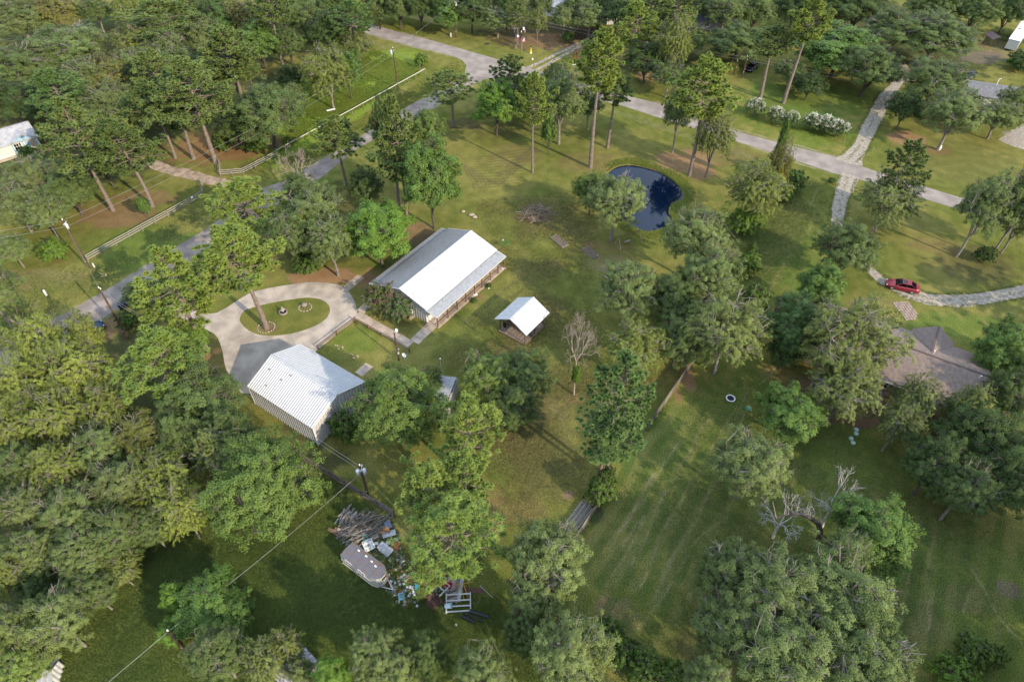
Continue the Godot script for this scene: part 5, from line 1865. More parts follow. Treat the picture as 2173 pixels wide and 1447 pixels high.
	for i in 9:
		if i == 4:
			continue
		st = mb()
		tube(st, Basis(Vector3.RIGHT, 0.2) * Vector3((i % 3 - 1) * 0.4, 0.05, (i / 3 - 1) * 0.42), Basis(Vector3.RIGHT, 0.2) * Vector3((i % 3 - 1) * 0.4, 0.063, (i / 3 - 1) * 0.42), 0.06, 0.06, 8)
		put("burner", st, mat("black", Color.BLACK), t)
	st = mb()
	tube(st, Vector3(0, 0.05, 0), Vector3(0, 0.07, 0), 0.14, 0.14, 10)
	put("burner", st, mat("old_wood", Color.WHITE), t)
	junk_box("metal_sheet", "plain grey metal sheet lying right of the cooker panel", "metal sheet", Vector2(-14.03, -36.36), Vector3(1.8, 0.03, 1.0), pg, -0.65, 0.12, 0.3)
	junk_box("metal_sheet", "crumpled grey sheet under the bright pine's edge", "metal sheet", Vector2(-13.79, -38.18), Vector3(1.5, 0.03, 0.8), pg, 0.3, -0.15, 0.35)
	junk_box("metal_sheet", "narrow grey sheet between tyre and orange panel", "metal sheet", Vector2(-13.36, -37.26), Vector3(1.3, 0.03, 0.5), pg, 0.4, 0.1, 0.3)
	junk_box("rusty_sheet", "orange rusted panel at the top of the junk heap", "panel", Vector2(-14.26, -38.53), Vector3(1.0, 0.05, 0.5), mat("rust_orange", lin(0.42, 0.19, 0.06), 0.85, 0.0, 0.4, 0.8), 0.15, 0.2, 0.5)
	junk_box("rusty_sheet", "orange rusted panel with moss at right side of junk heap", "panel", Vector2(-12.88, -36.81), Vector3(0.8, 0.06, 1.1), mat("rust_orange", Color.WHITE), -0.25, 0.15, 0.25)
	junk_box("orange_plank", "short orange plank beside the caravan roof", "plank", Vector2(-14.51, -35.74), Vector3(0.75, 0.08, 0.25), mat("orange_wood", lin(0.50, 0.26, 0.09), 0.8), 0.7)
	junk_box("cardboard_box", "pale torn cardboard box in the upper junk heap", "box", Vector2(-15.39, -37.89), Vector3(0.8, 0.3, 0.6), mat("cardboard", lin(0.50, 0.40, 0.32), 0.9), 0.4)
	junk_box("foam_block", "small white foam block beside the cooker panel", "foam block", Vector2(-15.11, -37.03), Vector3(0.5, 0.25, 0.35), px, 0.2)
	junk_box("blue_tarp_box", "slate blue box on its corner near the pine", "box", Vector2(-14.03, -39.23), Vector3(0.7, 0.5, 0.9), mat("slate_blue", lin(0.12, 0.15, 0.22), 0.6), 0.5, 0.4, 0.4)
	bucket("teal_drum", "teal green plastic drum behind the caravan", Vector2(-16.36, -37.66), 0.34, 0.6, mat("teal", lin(0.12, 0.42, 0.36), 0.5))
	bucket("green_bowl", "pale green bowl beside the orange plank", Vector2(-14.15, -35.3), 0.34, 0.22, mat("green_pale", lin(0.22, 0.42, 0.30), 0.5))
	tyre("black tyre leaning in the upper junk heap", Vector2(-14.29, -37.55), 0.3)
	tyre("black tyre lying beside the caravan's roof edge", Vector2(-15.04, -36.19), 0.36)
	junk_box("blue_tray", "light blue plastic tray alone on the grass", "tray", Vector2(-11.63, -31.08), Vector3(0.62, 0.14, 0.8), mat("light_blue", lin(0.22, 0.46, 0.60), 0.5), 0.3)
	junk_box("teal_crate", "bright teal crate among white jugs", "crate", Vector2(-10.02, -32.05), Vector3(0.5, 0.4, 0.6), mat("bright_teal", lin(0.02, 0.24, 0.34), 0.5), 0.1)
	bucket("red_bucket", "bright red bucket right of the white frame", Vector2(-6.58, -32.21), 0.32, 0.5, mat("bright_red", lin(0.55, 0.015, 0.03), 0.5))
	junk_box("red_box", "dull red box left of the red bucket", "box", Vector2(-7.15, -32.52), Vector3(0.75, 0.4, 0.6), mat("dull_red", lin(0.30, 0.04, 0.02), 0.7), 0.3)
	bucket("white_bucket", "white bucket tipped on its side with pale blue inside", Vector2(-6.93, -29.97), 0.3, 0.7, mat("pale_blue", lin(0.52, 0.64, 0.74), 0.5), Basis(Vector3.FORWARD, 1.3))
	bucket("green_bucket", "green plastic bucket behind the brown armchair", Vector2(-7.74, -30.98), 0.2, 0.4, mat("grass_green", lin(0.08, 0.38, 0.16), 0.5))
	# white window frame
	t = thing("window_frame", "white empty two-pane window frame thrown on the heap", "window frame", v3(Vector2(-7.5, -31.84), 0.4), -0.75)
	for s in [[0, -0.8, 1.0, 0.14], [0, 0.0, 1.0, 0.12], [0, 0.8, 1.0, 0.14]]:
		piece("frame", t, Vector3(s[0], 0.0, s[1]), Vector3(s[2], 0.08, s[3]), px)
	for s in [-0.5, 0.5]:
		piece("frame", t, Vector3(s, 0.002, 0), Vector3(0.12, 0.076, 1.72), px)
	# white bunk or rack frame
	t = thing("metal_rack", "white tubular rack frame lying at right end of the junk", "rack", v3(Vector2(-5.58, -30.32), 0.0), 0.06)
	for s in [-1.25, 1.25]:
		piece("upright", t, Vector3(s, 0.35, 0.0), Vector3(0.12, 0.12, 2.1), px)
		piece("foot", t, Vector3(s, 0.15, 0.95), Vector3(0.1, 0.3, 0.1), px)
		piece("foot", t, Vector3(s, 0.15, -0.95), Vector3(0.1, 0.3, 0.1), px)
	for z in [-0.9, -0.25, 0.35, 0.9]:
		piece("crossbar", t, Vector3(0, 0.36, z), Vector3(2.4, 0.07, 0.14), px)
	t = thing("grey_boards", "long grey boards reaching from the rack up under the pine", "planks", v3(Vector2(-5.85, -31.64), 0.2), 1.47)
	for i in 3:
		piece("board", t, Vector3(0.15 * i, 0.05 * i, -0.45 + i * 0.42), Vector3(2.9, 0.06, 0.38), pg if i != 1 else greys[1])
	t = thing("timber_pallet", "dark slatted pallet between window frame and rack", "pallet", v3(Vector2(-6.37, -31.23), 0.25), 0.4)
	for i in 5:
		piece("slat", t, Vector3(0, 0.04, -0.5 + i * 0.25), Vector3(1.3, 0.05, 0.18), greys[2] if i % 2 else greys[0])
	# broken armchair
	t = thing("broken_armchair", "broken dark brown armchair lying in the grass", "armchair", v3(Vector2(-8.08, -30.32)), 0.6)
	var br := mat("brown_cloth", lin(0.085, 0.045, 0.04), 0.9, 0.0, 0.3, 0.8)
	piece("seat", t, Vector3(0, 0.35, 0), Vector3(0.9, 0.4, 0.9), br)
	piece("backrest", t, Vector3(0, 0.65, -0.55), Vector3(1.1, 0.9, 0.22), br, Basis(Vector3.RIGHT, -0.5))
	for s in [-0.58, 0.58]:
		piece("armrest", t, Vector3(s, 0.45, 0.05), Vector3(0.22, 0.6, 0.95), br)
	# yellow tube frame
	t = thing("yellow_frame", "bent yellow tube frame beside the long boards", "frame", v3(Vector2(-5.23, -32.15)))
	var yel := mat("yellow_paint", lin(0.50, 0.28, 0.03), 0.6)
	for s in [[Vector3(-0.9, 0.5, 0), Vector3(1.1, 0.62, -0.3)], [Vector3(-0.3, 0.5, 0.0), Vector3(0.3, 0.1, 1.6)], [Vector3(0.1, 0.5, -0.1), Vector3(0.75, 0.1, 1.5)], [Vector3(0.02, 0.3, 0.8), Vector3(0.55, 0.3, 0.8)]]:
		st = mb()
		tube(st, s[0], s[1], 0.05, 0.05, 7)
		put("bar", st, yel, t)
	junk_box("rusty_sheet", "flat rust-brown sheet right of the yellow frame", "metal sheet", Vector2(-4.16, -31.74), Vector3(2.2, 0.05, 0.6), mat("rust_brown", lin(0.16, 0.085, 0.07), 0.9, 0.0, 0.3, 0.8), -0.05)
	# rolled black tarpaulin
	t = thing("black_tarp", "bundle of black plastic rolls on the grass at right", "tarpaulin", v3(Vector2(-3.81, -29.04)), -0.1)
	for s in [[Vector3(-1.3, 0.2, 0.2), Vector3(0.2, 0.2, 0.75), 0.24], [Vector3(-0.6, 0.3, -0.35), Vector3(1.5, 0.2, 0.0), 0.26], [Vector3(-1.2, 0.15, -0.2), Vector3(0.9, 0.15, 0.5), 0.18]]:
		st = mb()
		tube(st, s[0], s[1], s[2], s[2] * 0.8, 9)
		put("roll", st, mat("tarp_black", lin(0.014, 0.014, 0.018), 0.5), t)
	st = mb()
	var pa := Vector2(-3.34, -31.08)
	var pb := Vector2(-3.64, -29.78)
	var pc := Vector2(-5.4, -28.8)
	var prev := v3(pa, 0.06)
	for i in range(1, 9):
		var f := i / 8.0
		var q := pa.lerp(pb, f).lerp(pb.lerp(pc, f), f)
		tube(st, prev, v3(q, 0.06), 0.03, 0.03, 6)
		prev = v3(q, 0.06)
	tag(put("bent_pole", st, mat("tan_pole", lin(0.33, 0.22, 0.13), 0.8)), "thin bent tan pole curving past the black rolls", "pole")
	st = mb()
	tube(st, v3(Vector2(-3.43, -32.31), 0.06), v3(Vector2(-1.85, -30.82), 0.06), 0.035, 0.03, 6)
	tag(put("white_pipe", st, mat("pipe_grey", lin(0.45, 0.45, 0.42), 0.7)), "thin white pipe lying in dark grass right of junk", "pipe")
	# jugs and bottles
	var jugs := [Vector2(-11.9, -32.36), Vector2(-11.51, -32.47), Vector2(-10.78, -32.21), Vector2(-10.46, -31.95), Vector2(-10.47, -31.59), Vector2(-11.19, -31.79), Vector2(-11.12, -32.05), Vector2(-10.7, -31.43), Vector2(-10.83, -31.23), Vector2(-10.28, -31.23), Vector2(-9.85, -30.12), Vector2(-5.7, -28.22), Vector2(-8.26, -31.95), Vector2(-8.14, -31.64)]
	var where := ["leftmost by the caravan hitch", "second from the caravan hitch", "large round one in middle of cluster", "large round one beside teal crate", "large round one lowest in the cluster", "small one above the blue tray", "small one amid brown leaves", "small one below the round jugs", "lying just right of blue tray", "tipped one below the teal crate", "alone on grass below the cluster", "alone on grass below the black rolls", "upper one left of the window frame", "lower one left of the window frame"]
	for i in jugs.size():
		st = mb()
		var r := 0.2 if i in [2, 3, 4] else 0.14
		lathe(st, Vector3.ZERO, [[0.0, 0.0], [r, 0.0], [r * 1.05, r * 1.4], [r * 0.6, r * 2.0], [r * 0.3, r * 2.1], [r * 0.3, r * 2.4], [0.0, r * 2.42]], 10)
		var o := single("plastic_jug", "white plastic jug, %s" % where[i], "jug", st, mat("jug_white", lin(0.5, 0.51, 0.54), 0.5), v3(jugs[i], 0.03), Basis(Vector3.RIGHT, 0.4 * (i % 3)))
		o.set_meta("group", "white jugs in the junk")


func tyre(label: String, at: Vector2, r: float):
	var st := mb()
	lathe(st, Vector3.ZERO, [[r * 0.55, -0.09], [r * 0.85, -0.1], [r, -0.06], [r, 0.06], [r * 0.85, 0.1], [r * 0.55, 0.09], [r * 0.5, 0.0], [r * 0.55, -0.09]], 18)
	single("rubber_tyre_ring", label, "tyre", st, mat("rubber", Color.BLACK), v3(at, 0.22), Basis(Vector3.RIGHT, 0.25))


func debris_small():
	# scraps too small to tell apart, strewn round the junk
	var cols := [lin(0.6, 0.6, 0.6), lin(0.45, 0.3, 0.2), lin(0.5, 0.05, 0.05), lin(0.2, 0.3, 0.45), lin(0.55, 0.4, 0.15), lin(0.7, 0.68, 0.62), lin(0.25, 0.16, 0.1), lin(0.12, 0.3, 0.25)]
	var mm := MultiMesh.new()
	mm.transform_format = MultiMesh.TRANSFORM_3D
	mm.use_colors = true
	mm.mesh = unit_box()
	var spots := [[Vector2(-13.79, -36.52), 1.5, 190], [Vector2(-13.09, -35.14), 1.3, 190], [Vector2(-15.31, -37.37), 1.5, 130], [Vector2(-12.17, -32.99), 1.8, 130], [Vector2(-11.04, -31.79), 1.7, 190], [Vector2(-9.22, -33.78), 2.2, 150], [Vector2(-7.37, -31.43), 1.9, 170], [Vector2(-7.3, -30.42), 1.0, 50], [Vector2(-6.56, -31.95), 1.4, 50], [Vector2(-17.46, -40.01), 1.5, 40]]
	var n := 0
	for s in spots:
		n += s[2]
	mm.instance_count = n
	var k := 0
	for s in spots:
		for i in s[2]:
			var a := rng.randf() * TAU
			var q: float = sqrt(rng.randf()) * s[1]
			var p: Vector2 = s[0] + Vector2(cos(a), sin(a)) * q
			var sz := Vector3(rng.randf_range(0.06, 0.42), rng.randf_range(0.02, 0.12), rng.randf_range(0.05, 0.3))
			mm.set_instance_transform(k, Transform3D(Basis.from_euler(Vector3(rng.randf() * 0.6, rng.randf() * 6.3, rng.randf() * 0.6)) * Basis.from_scale(sz), v3(p, 0.06)))
			mm.set_instance_color(k, cols[rng.randi() % cols.size()].srgb_to_linear())
			k += 1
	var o := MultiMeshInstance3D.new()
	o.name = "litter"
	o.multimesh = mm
	var m := mat("scrap", Color.WHITE, 0.6)
	m.vertex_color_use_as_albedo = true
	o.material_override = m
	add_child(o)
	tag(o, "small scraps strewn among the junk beside the caravan", "litter", "", "stuff")


func dead_bough():
	var t := thing("dead_bough", "long dark dead limb arching between the two bleached dead trees", "dead limb", v3(Vector2(34.23, -37.37)))
	var st := mb()
	var pts := [Vector3(34.23, 0, -37.37), Vector3(33.65, 2.4, -37.32), Vector3(32.83, 4.2, -37.21), Vector3(31.64, 5.4, -37.2), Vector3(30.54, 6, -37.3), Vector3(29.5, 6.3, -37.23), Vector3(28.4, 6.4, -36.95), Vector3(27.61, 6.2, -36.74)]
	for i in pts.size() - 1:
		tube(st, pts[i] - t.position, pts[i + 1] - t.position, 0.34 - 0.035 * i, 0.305 - 0.035 * i, 8)
	put("limb", st, mat("bark_dark", Color.WHITE), t)
	var r2 := RandomNumberGenerator.new()
	r2.seed = 12
	for i in 16:
		st = mb()
		var p: Vector3 = pts[2 + i % 6] - t.position
		for k in 3:
			var q := p + Vector3(r2.randf_range(-0.5, 0.5), r2.randf_range(0.2, 0.7), r2.randf_range(-0.8, 0.3))
			tube(st, p, q, 0.05 - 0.014 * k, 0.036 - 0.014 * k, 5, false)
			p = q
		put("twig", st, mat("bark_bare", Color.WHITE), t)


# ---------------------------------------------------------------- trees
class Leaves:
	var v := PackedVector3Array()
	var n := PackedVector3Array()
	var c := PackedColorArray()
	var ix := PackedInt32Array()

	func leaf(p: Vector3, dir: Vector3, nor: Vector3, shade: Vector3, l: float, w: float, col: Color):
		var side := dir.cross(nor).normalized() * (w * 0.5)
		var mid := p + dir * (l * 0.45)
		var k := v.size()
		v.append(p)
		v.append(mid + side)
		v.append(p + dir * l)
		v.append(mid - side)
		n.append(shade)
		n.append(shade)
		n.append(shade)
		n.append(shade)
		c.append(col)
		c.append(col)
		c.append(col)
		c.append(col)
		# front faces are clockwise seen from the side that nor points to
		if side.cross(dir).dot(nor) < 0.0:
			ix.append_array([k, k + 1, k + 2, k, k + 2, k + 3])
		else:
			ix.append_array([k, k + 2, k + 1, k, k + 3, k + 2])

	func needle(p: Vector3, d: Vector3, side: Vector3, lift: Vector3, col: Color):
		var k := v.size()
		var face := side.cross(d).normalized()
		var turned := face.dot(lift) < 0.0
		if turned:
			face = -face
		var shade := (face * 0.55 + lift * 0.6).normalized()
		v.append(p - side)
		v.append(p + side)
		v.append(p + d)
		n.append(shade)
		n.append(shade)
		n.append(shade)
		c.append(col)
		c.append(col)
		c.append(col)
		# seen from the side of face, the corners run clockwise
		if turned:
			ix.append_array([k, k + 1, k + 2])
		else:
			ix.append_array([k, k + 2, k + 1])

	func mesh() -> ArrayMesh:
		var a := []
		a.resize(Mesh.ARRAY_MAX)
		a[Mesh.ARRAY_VERTEX] = v
		a[Mesh.ARRAY_NORMAL] = n
		a[Mesh.ARRAY_COLOR] = c
		a[Mesh.ARRAY_INDEX] = ix
		var m := ArrayMesh.new()
		m.add_surface_from_arrays(Mesh.PRIMITIVE_TRIANGLES, a)
		return m


func ball(r: RandomNumberGenerator) -> Vector3:
	var z := r.randf_range(-1.0, 1.0)
	var t := r.randf() * TAU
	var q := sqrt(1.0 - z * z)
	return Vector3(q * cos(t), z, q * sin(t))


func limb(st: SurfaceTool, pts: Array, r0: float, r1: float, n: int):
	var m := pts.size() - 1
	for i in m:
		tube(st, pts[i], pts[i + 1], lerpf(r0, r1, float(i) / m), lerpf(r0, r1, float(i + 1) / m), n, false)


func keep(kind: String, st: SurfaceTool, lf: Leaves, H: float, R: float):
	st.generate_normals()
	var p := {"trunk": st.commit(), "crown": lf.mesh() if lf.v.size() else null, "H": H, "R": R}
	if not protos.has(kind):
		protos[kind] = []
	protos[kind].append(p)


func gen_pine(seed_: int, H: float, R: float, bare: float, tufts_per: int, needles: int, dark: Color, light: Color):
	var r := RandomNumberGenerator.new()
	r.seed = seed_
	var st := mb()
	var lf := Leaves.new()
	var pts := []
	var lean := Vector3(r.randf_range(-0.03, 0.03), 0, r.randf_range(-0.03, 0.03))
	for i in 11:
		var f := i / 10.0
		pts.append(Vector3(lean.x * H * f * f + sin(f * 5.0 + seed_) * 0.12, H * 0.965 * f, lean.z * H * f * f + cos(f * 4.0 + seed_) * 0.12))
	limb(st, pts, H * 0.0165, 0.035, 8)
	var nb := 46
	var az := r.randf() * TAU
	for b in nb:
		var t := (b + 0.5) / nb
		var h := H * lerpf(bare, 0.965, t)
		var f := h / (H * 0.965) * 10.0
		var i0 := mini(9, int(f))
		var base: Vector3 = (pts[i0] as Vector3).lerp(pts[i0 + 1], f - i0)
		az += 2.4 + r.randf_range(-0.5, 0.5)
		var prof := (0.62 + 0.5 * smoothstep(0.0, 0.3, t)) * (1.0 - 0.72 * smoothstep(0.35, 1.0, t))
		var L := R * prof * r.randf_range(0.6, 1.12)
		var rise := lerpf(0.02, 0.9, t * t) + r.randf_range(-0.12, 0.15)
		var out := Vector3(cos(az), rise, sin(az)).normalized()
		var bp := [base]
		for k in range(1, 5):
			var g := k / 4.0
			bp.append(base + out * L * g + Vector3(0, 0.14 * L * g * g - 0.05 * L * g, 0) + ball(r) * 0.06 * L)
		limb(st, bp, 0.055 + 0.012 * L, 0.018, 4)
		var k2 := maxi(3, int(tufts_per * (0.45 + 0.55 * L / R)))
		for q in k2:
			var g := 1.0 if q == 0 else r.randf_range(0.42, 1.0)
			var kk := mini(3, int(g * 4.0))
			var on: Vector3 = (bp[kk] as Vector3).lerp(bp[kk + 1], g * 4.0 - kk)
			var sidew := out.cross(Vector3.UP).normalized() * r.randf_range(-1.0, 1.0) * L * 0.42 * (1.15 - 0.5 * g)
			var c := on + sidew + Vector3(0, r.randf_range(0.0, 0.45), 0) + out * r.randf_range(-0.1, 0.25)
			if q > 0:
				tube(st, on, c, 0.02, 0.012, 3, false)
			var tone := r.randf()
			var s := r.randf_range(0.36, 0.58)
			var puff := (out * 0.5 + Vector3.UP).normalized()
			for m in needles:
				var d := (ball(r) + puff * 0.8).normalized()
				var ln := s * r.randf_range(0.7, 1.15)
				var col := dark.lerp(light, clampf(tone * 0.55 + r.randf() * 0.5, 0, 1))
				lf.needle(c + d * ln * 0.2, d * ln * 0.85, d.cross(ball(r)).normalized() * 0.05, (d * 0.6 + Vector3.UP * 0.6).normalized(), col)
	keep("pine", st, lf, H, R)


func gen_broad(kind: String, seed_: int, H: float, R: float, base_f: float, clumps: int, clump_r: float, leaves: int, ll: float, lw: float, dark: Color, light: Color, spray: float, limb_r: float, snags := 0):
	var r := RandomNumberGenerator.new()
	r.seed = seed_
	var st := mb()
	var lf := Leaves.new()
	var nz := FastNoiseLite.new()
	nz.seed = seed_
	nz.frequency = 1.25
	nz.fractal_octaves = 3
	var a := H * (1.0 - base_f) * 0.5
	var c := Vector3(0, H * (1.0 + base_f) * 0.5, 0)
	var fork := Vector3(r.randf_range(-0.2, 0.2), H * base_f * 0.95, r.randf_range(-0.2, 0.2))
	limb(st, [Vector3.ZERO, fork * 0.5 + Vector3(r.randf_range(-0.15, 0.15), 0, 0), fork], limb_r * 1.25, limb_r, 8)
	var nodes: Array[Vector3] = []
	var mains := 7
	for i in mains:
		var az := TAU * i / mains + r.randf_range(-0.35, 0.35)
		var tip := c + Vector3(cos(az) * R * r.randf_range(0.45, 0.82), a * r.randf_range(-0.1, 0.75), sin(az) * R * r.randf_range(0.45, 0.82))
		if i == 0:
			tip = c + Vector3(r.randf_range(-0.4, 0.4), a * 0.85, r.randf_range(-0.4, 0.4))
		var pts := [fork]
		for k in range(1, 7):
			var f := k / 6.0
			var p := fork.lerp(tip, f) + Vector3(0, a * 0.28 * sin(f * PI), 0) + ball(r) * R * 0.055
			pts.append(p)
			nodes.append(p)
			if k >= 2:
				for s in 2:
					var e := p + (ball(r) + Vector3(cos(az), 0.35, sin(az)) * 0.9).normalized() * R * r.randf_range(0.2, 0.36)
					var m := p.lerp(e, 0.5) + ball(r) * 0.15
					limb(st, [p, m, e], limb_r * 0.3 * (1.2 - f), 0.03, 4)
					nodes.append(e)
					nodes.append(m)
		limb(st, pts, limb_r * 0.62, 0.06, 6)
	for i in snags:  # bare twigs that stick out of the leaves
		var d := ball(r)
		d.y = absf(d.y) + 0.15
		d = d.normalized()
		var e := c + d * Vector3(R, a, R) * r.randf_range(0.9, 1.06)
		var s := c + d * Vector3(R, a, R) * 0.66
		limb(st, [s, s.lerp(e, 0.5) + ball(r) * 0.25, e], 0.075, 0.035, 4)
		for q in 3:
			var w := s.lerp(e, r.randf_range(0.45, 0.9))
			limb(st, [w, w + (d + ball(r) * 0.9).normalized() * r.randf_range(0.4, 1.0)], 0.05, 0.022, 3)
	var placed: Array[Vector3] = []
	var tries := 0
	while placed.size() < clumps and tries < clumps * 14:
		tries += 1
		var d := ball(r)
		if d.y < -0.55:
			continue
		var lobe := 0.80 + 0.62 * nz.get_noise_3dv(d * 1.1) + 0.24 * nz.get_noise_3dv(d * 3.1)
		var rad := lobe * (1.0 - 0.55 * pow(r.randf(), 2.6))
		var p := c + d * Vector3(R, a, R) * rad
		if d.y < 0.0:
			p.y = c.y + (p.y - c.y) * 0.8
		var gap := clump_r * 0.95
		var clash := false
		for q in placed:
			if absf(q.x - p.x) < gap and absf(q.z - p.z) < gap and q.distance_squared_to(p) < gap * gap:
				clash = true
				break
		if clash:
			continue
		placed.append(p)
		var near := fork
		var best := 1e9
		for q in nodes:
			var dd := q.distance_squared_to(p) + (4.0 if q.y > p.y + 0.6 else 0.0)
			if dd < best:
				best = dd
				near = q
		if best > 0.1:
			tube(st, near, p, 0.03, 0.014, 3, false)
		var outw := ((p - c) / Vector3(R, a, R)).normalized()
		var tone := clampf(r.randf() * 0.75 + 0.25 * nz.get_noise_3dv(p * 0.5) + 0.1, 0.0, 1.0)
		var axis := (outw * Vector3(1, 0.5, 1) + Vector3(0, -0.12, 0) + ball(r) * 0.75).normalized()
		var cr := clump_r * r.randf_range(0.75, 1.25)
		for m in leaves:
			var o := ball(r) * pow(r.randf(), 0.4)
			var pos: Vector3
			var dir: Vector3
			var nor := (outw * 0.55 + Vector3.UP * 0.6 + ball(r) * 0.75).normalized()
			if spray > 0.0:
				var f := r.randf()
				pos = p + axis * (f - 0.4) * cr * 2.6 * spray + o * cr * 0.5 * (1.15 - 0.6 * f) + Vector3(0, -0.35 * f * f * cr, 0)
				dir = (axis + ball(r) * 0.8).normalized()
			else:
				pos = p + o * Vector3(cr, cr * 0.72, cr)
				dir = (outw * 0.5 + ball(r)).normalized()
			dir = (dir - nor * dir.dot(nor)).normalized()
			var shade := (nor * 0.55 + (o * 0.5 + outw * 0.4 + Vector3.UP * 0.3)).normalized()
			var col := dark.lerp(light, clampf(tone * 0.7 + r.randf() * 0.42, 0.0, 1.0))
			lf.leaf(pos, dir, nor, shade, ll * r.randf_range(0.7, 1.3), lw * r.randf_range(0.7, 1.25), col)
	keep(kind, st, lf, H, R)


func gen_bare(kind: String, seed_: int, H: float, R: float, base_f: float, depth: int, trunk_r: float):
	var r := RandomNumberGenerator.new()
	r.seed = seed_
	var st := mb()
	var stack := []
	var top := Vector3(r.randf_range(-0.3, 0.3), H * base_f, r.randf_range(-0.3, 0.3))
	limb(st, [Vector3.ZERO, top * 0.5 + Vector3(0.1, 0, 0.05), top], trunk_r, trunk_r * 0.75, 8)
	for i in 5:
		var az := TAU * i / 5 + r.randf_range(-0.4, 0.4)
		stack.append([top, Vector3(cos(az) * R * 0.9, H * (1 - base_f) * 0.6, sin(az) * R * 0.9).normalized(), H * (1 - base_f) * r.randf_range(0.34, 0.5), trunk_r * 0.5, 0])
	while stack.size():
		var s = stack.pop_back()
		var p: Vector3 = s[0]
		var d: Vector3 = s[1]
		var l: float = s[2]
		var rr: float = s[3]
		var m := p + d * l * 0.5 + ball(r) * l * 0.1
		var e := p + d * l + ball(r) * l * 0.12
		limb(st, [p, m, e], rr, rr * 0.6, 5 if rr > 0.05 else 3)
		if s[4] < depth:
			for k in (3 if s[4] < depth - 1 else 2):
				var nd := (d + ball(r) * 0.85 + Vector3(0, 0.12, 0)).normalized()
				stack.append([m.lerp(e, r.randf_range(0.2, 1.0)), nd, l * r.randf_range(0.5, 0.78), maxf(0.014, rr * 0.55), s[4] + 1])
	keep(kind, st, Leaves.new(), H, R)


func gen_palm_sapling():
	var st := mb()
	var lf := Leaves.new()
	var r := RandomNumberGenerator.new()
	r.seed = 3
	tube(st, Vector3.ZERO, Vector3(0, 1.2, 0), 0.05, 0.03, 6)
	for i in 16:
		var az := i * 2.4
		var d := Vector3(cos(az), 0.9 - 0.03 * i, sin(az)).normalized()
		for k in 10:
			var f := k / 10.0
			var p := Vector3(0, 1.0, 0) + d * 1.3 * f + Vector3(0, -0.5 * f * f, 0)
			for s in [-1, 1]:
				var w: Vector3 = (d.cross(Vector3.UP).normalized() * s + d * 0.6).normalized()
				lf.leaf(p, w, Vector3.UP, Vector3.UP, 0.32, 0.06, lin(0.07, 0.16, 0.03).srgb_to_linear())
	keep("palm_sapling", st, lf, 2.2, 1.2)


func make_protos():
	for i in 5:
		gen_pine(100 + i, 19.0, 4.2, [0.42, 0.5, 0.36, 0.55, 0.46][i], 12, 84, Color(0.078, 0.124, 0.030), Color(0.222, 0.280, 0.084))
	for i in 2:  # tall thin pines, leafy only near the top
		gen_pine(120 + i, 22.0, 3.4, 0.62, 12, 84, Color(0.080, 0.125, 0.030), Color(0.224, 0.276, 0.084))
	protos["tall_pine"] = [protos["pine"].pop_back(), protos["pine"].pop_back()]
	for i in 5:
		gen_broad("oak", 200 + i, 12.0, 5.4, 0.26, 600, 0.47, 88, 0.165, 0.115, Color(0.062, 0.097, 0.026), Color(0.192, 0.246, 0.076), 0.0, 0.24, 12)
	for i in 3:
		gen_broad("dark_oak", 300 + i, 11.5, 5.2, 0.16, 680, 0.48, 88, 0.165, 0.115, Color(0.048, 0.082, 0.022), Color(0.142, 0.194, 0.056), 0.0, 0.22, 3)
	for i in 4:
		gen_broad("elm", 400 + i, 12.0, 5.0, 0.2, 700, 0.46, 78, 0.16, 0.082, Color(0.074, 0.105, 0.025), Color(0.216, 0.258, 0.072), 0.62, 0.2, 4)
	for i in 3:
		gen_broad("gum", 500 + i, 12.0, 4.2, 0.16, 540, 0.50, 84, 0.18, 0.145, Color(0.050, 0.096, 0.018), Color(0.140, 0.230, 0.048), 0.0, 0.18, 0)
	for i in 3:
		gen_broad("bush", 600 + i, 3.0, 1.9, 0.02, 150, 0.34, 56, 0.17, 0.11, Color(0.045, 0.085, 0.014), Color(0.125, 0.195, 0.035), 0.35, 0.07, 0)
	gen_bare("bare", 700, 11.0, 4.5, 0.42, 5, 0.26)
	gen_bare("bare", 701, 9.0, 4.0, 0.2, 4, 0.2)
	gen_bare("snag", 702, 9.0, 4.2, 0.3, 4, 0.25)
	gen_bare("snag", 704, 9.0, 4.2, 0.3, 4, 0.25)
	gen_palm_sapling()
	for k in 2:
		gen_crape(800 + k, [Color(0.75, 0.72, 0.60), Color(0.34, 0.12, 0.17)][k], ["white_crape", "pink_crape"][k])


func gen_crape(seed_: int, bloom: Color, kind: String):
	# an upright flowering shrub with blossom heads at the tips
	var n0: int = 0
	gen_broad(kind, seed_, 4.6, 2.3, 0.12, 190, 0.36, 50, 0.17, 0.10, Color(0.045, 0.075, 0.022), Color(0.115, 0.165, 0.050), 0.5, 0.08, 0)
	var r := RandomNumberGenerator.new()
	r.seed = seed_
	var lf := Leaves.new()
	for i in (75 if kind == "white_crape" else 16):
		var d := ball(r)
		d.y = absf(d.y) * 0.9 + 0.12
		d = d.normalized()
		var c := Vector3(0, 2.6, 0) + d * Vector3(2.15, 2.0, 2.15) * r.randf_range(0.86, 1.06)
		for k in 16:
			var o := ball(r)
			lf.leaf(c + o * 0.13 + Vector3(0, r.randf() * 0.22, 0), o, (o + Vector3.UP).normalized(), (o + Vector3.UP).normalized(), 0.12, 0.1, bloom * r.randf_range(0.7, 1.0))
	protos[kind][0]["bloom"] = lf.mesh()


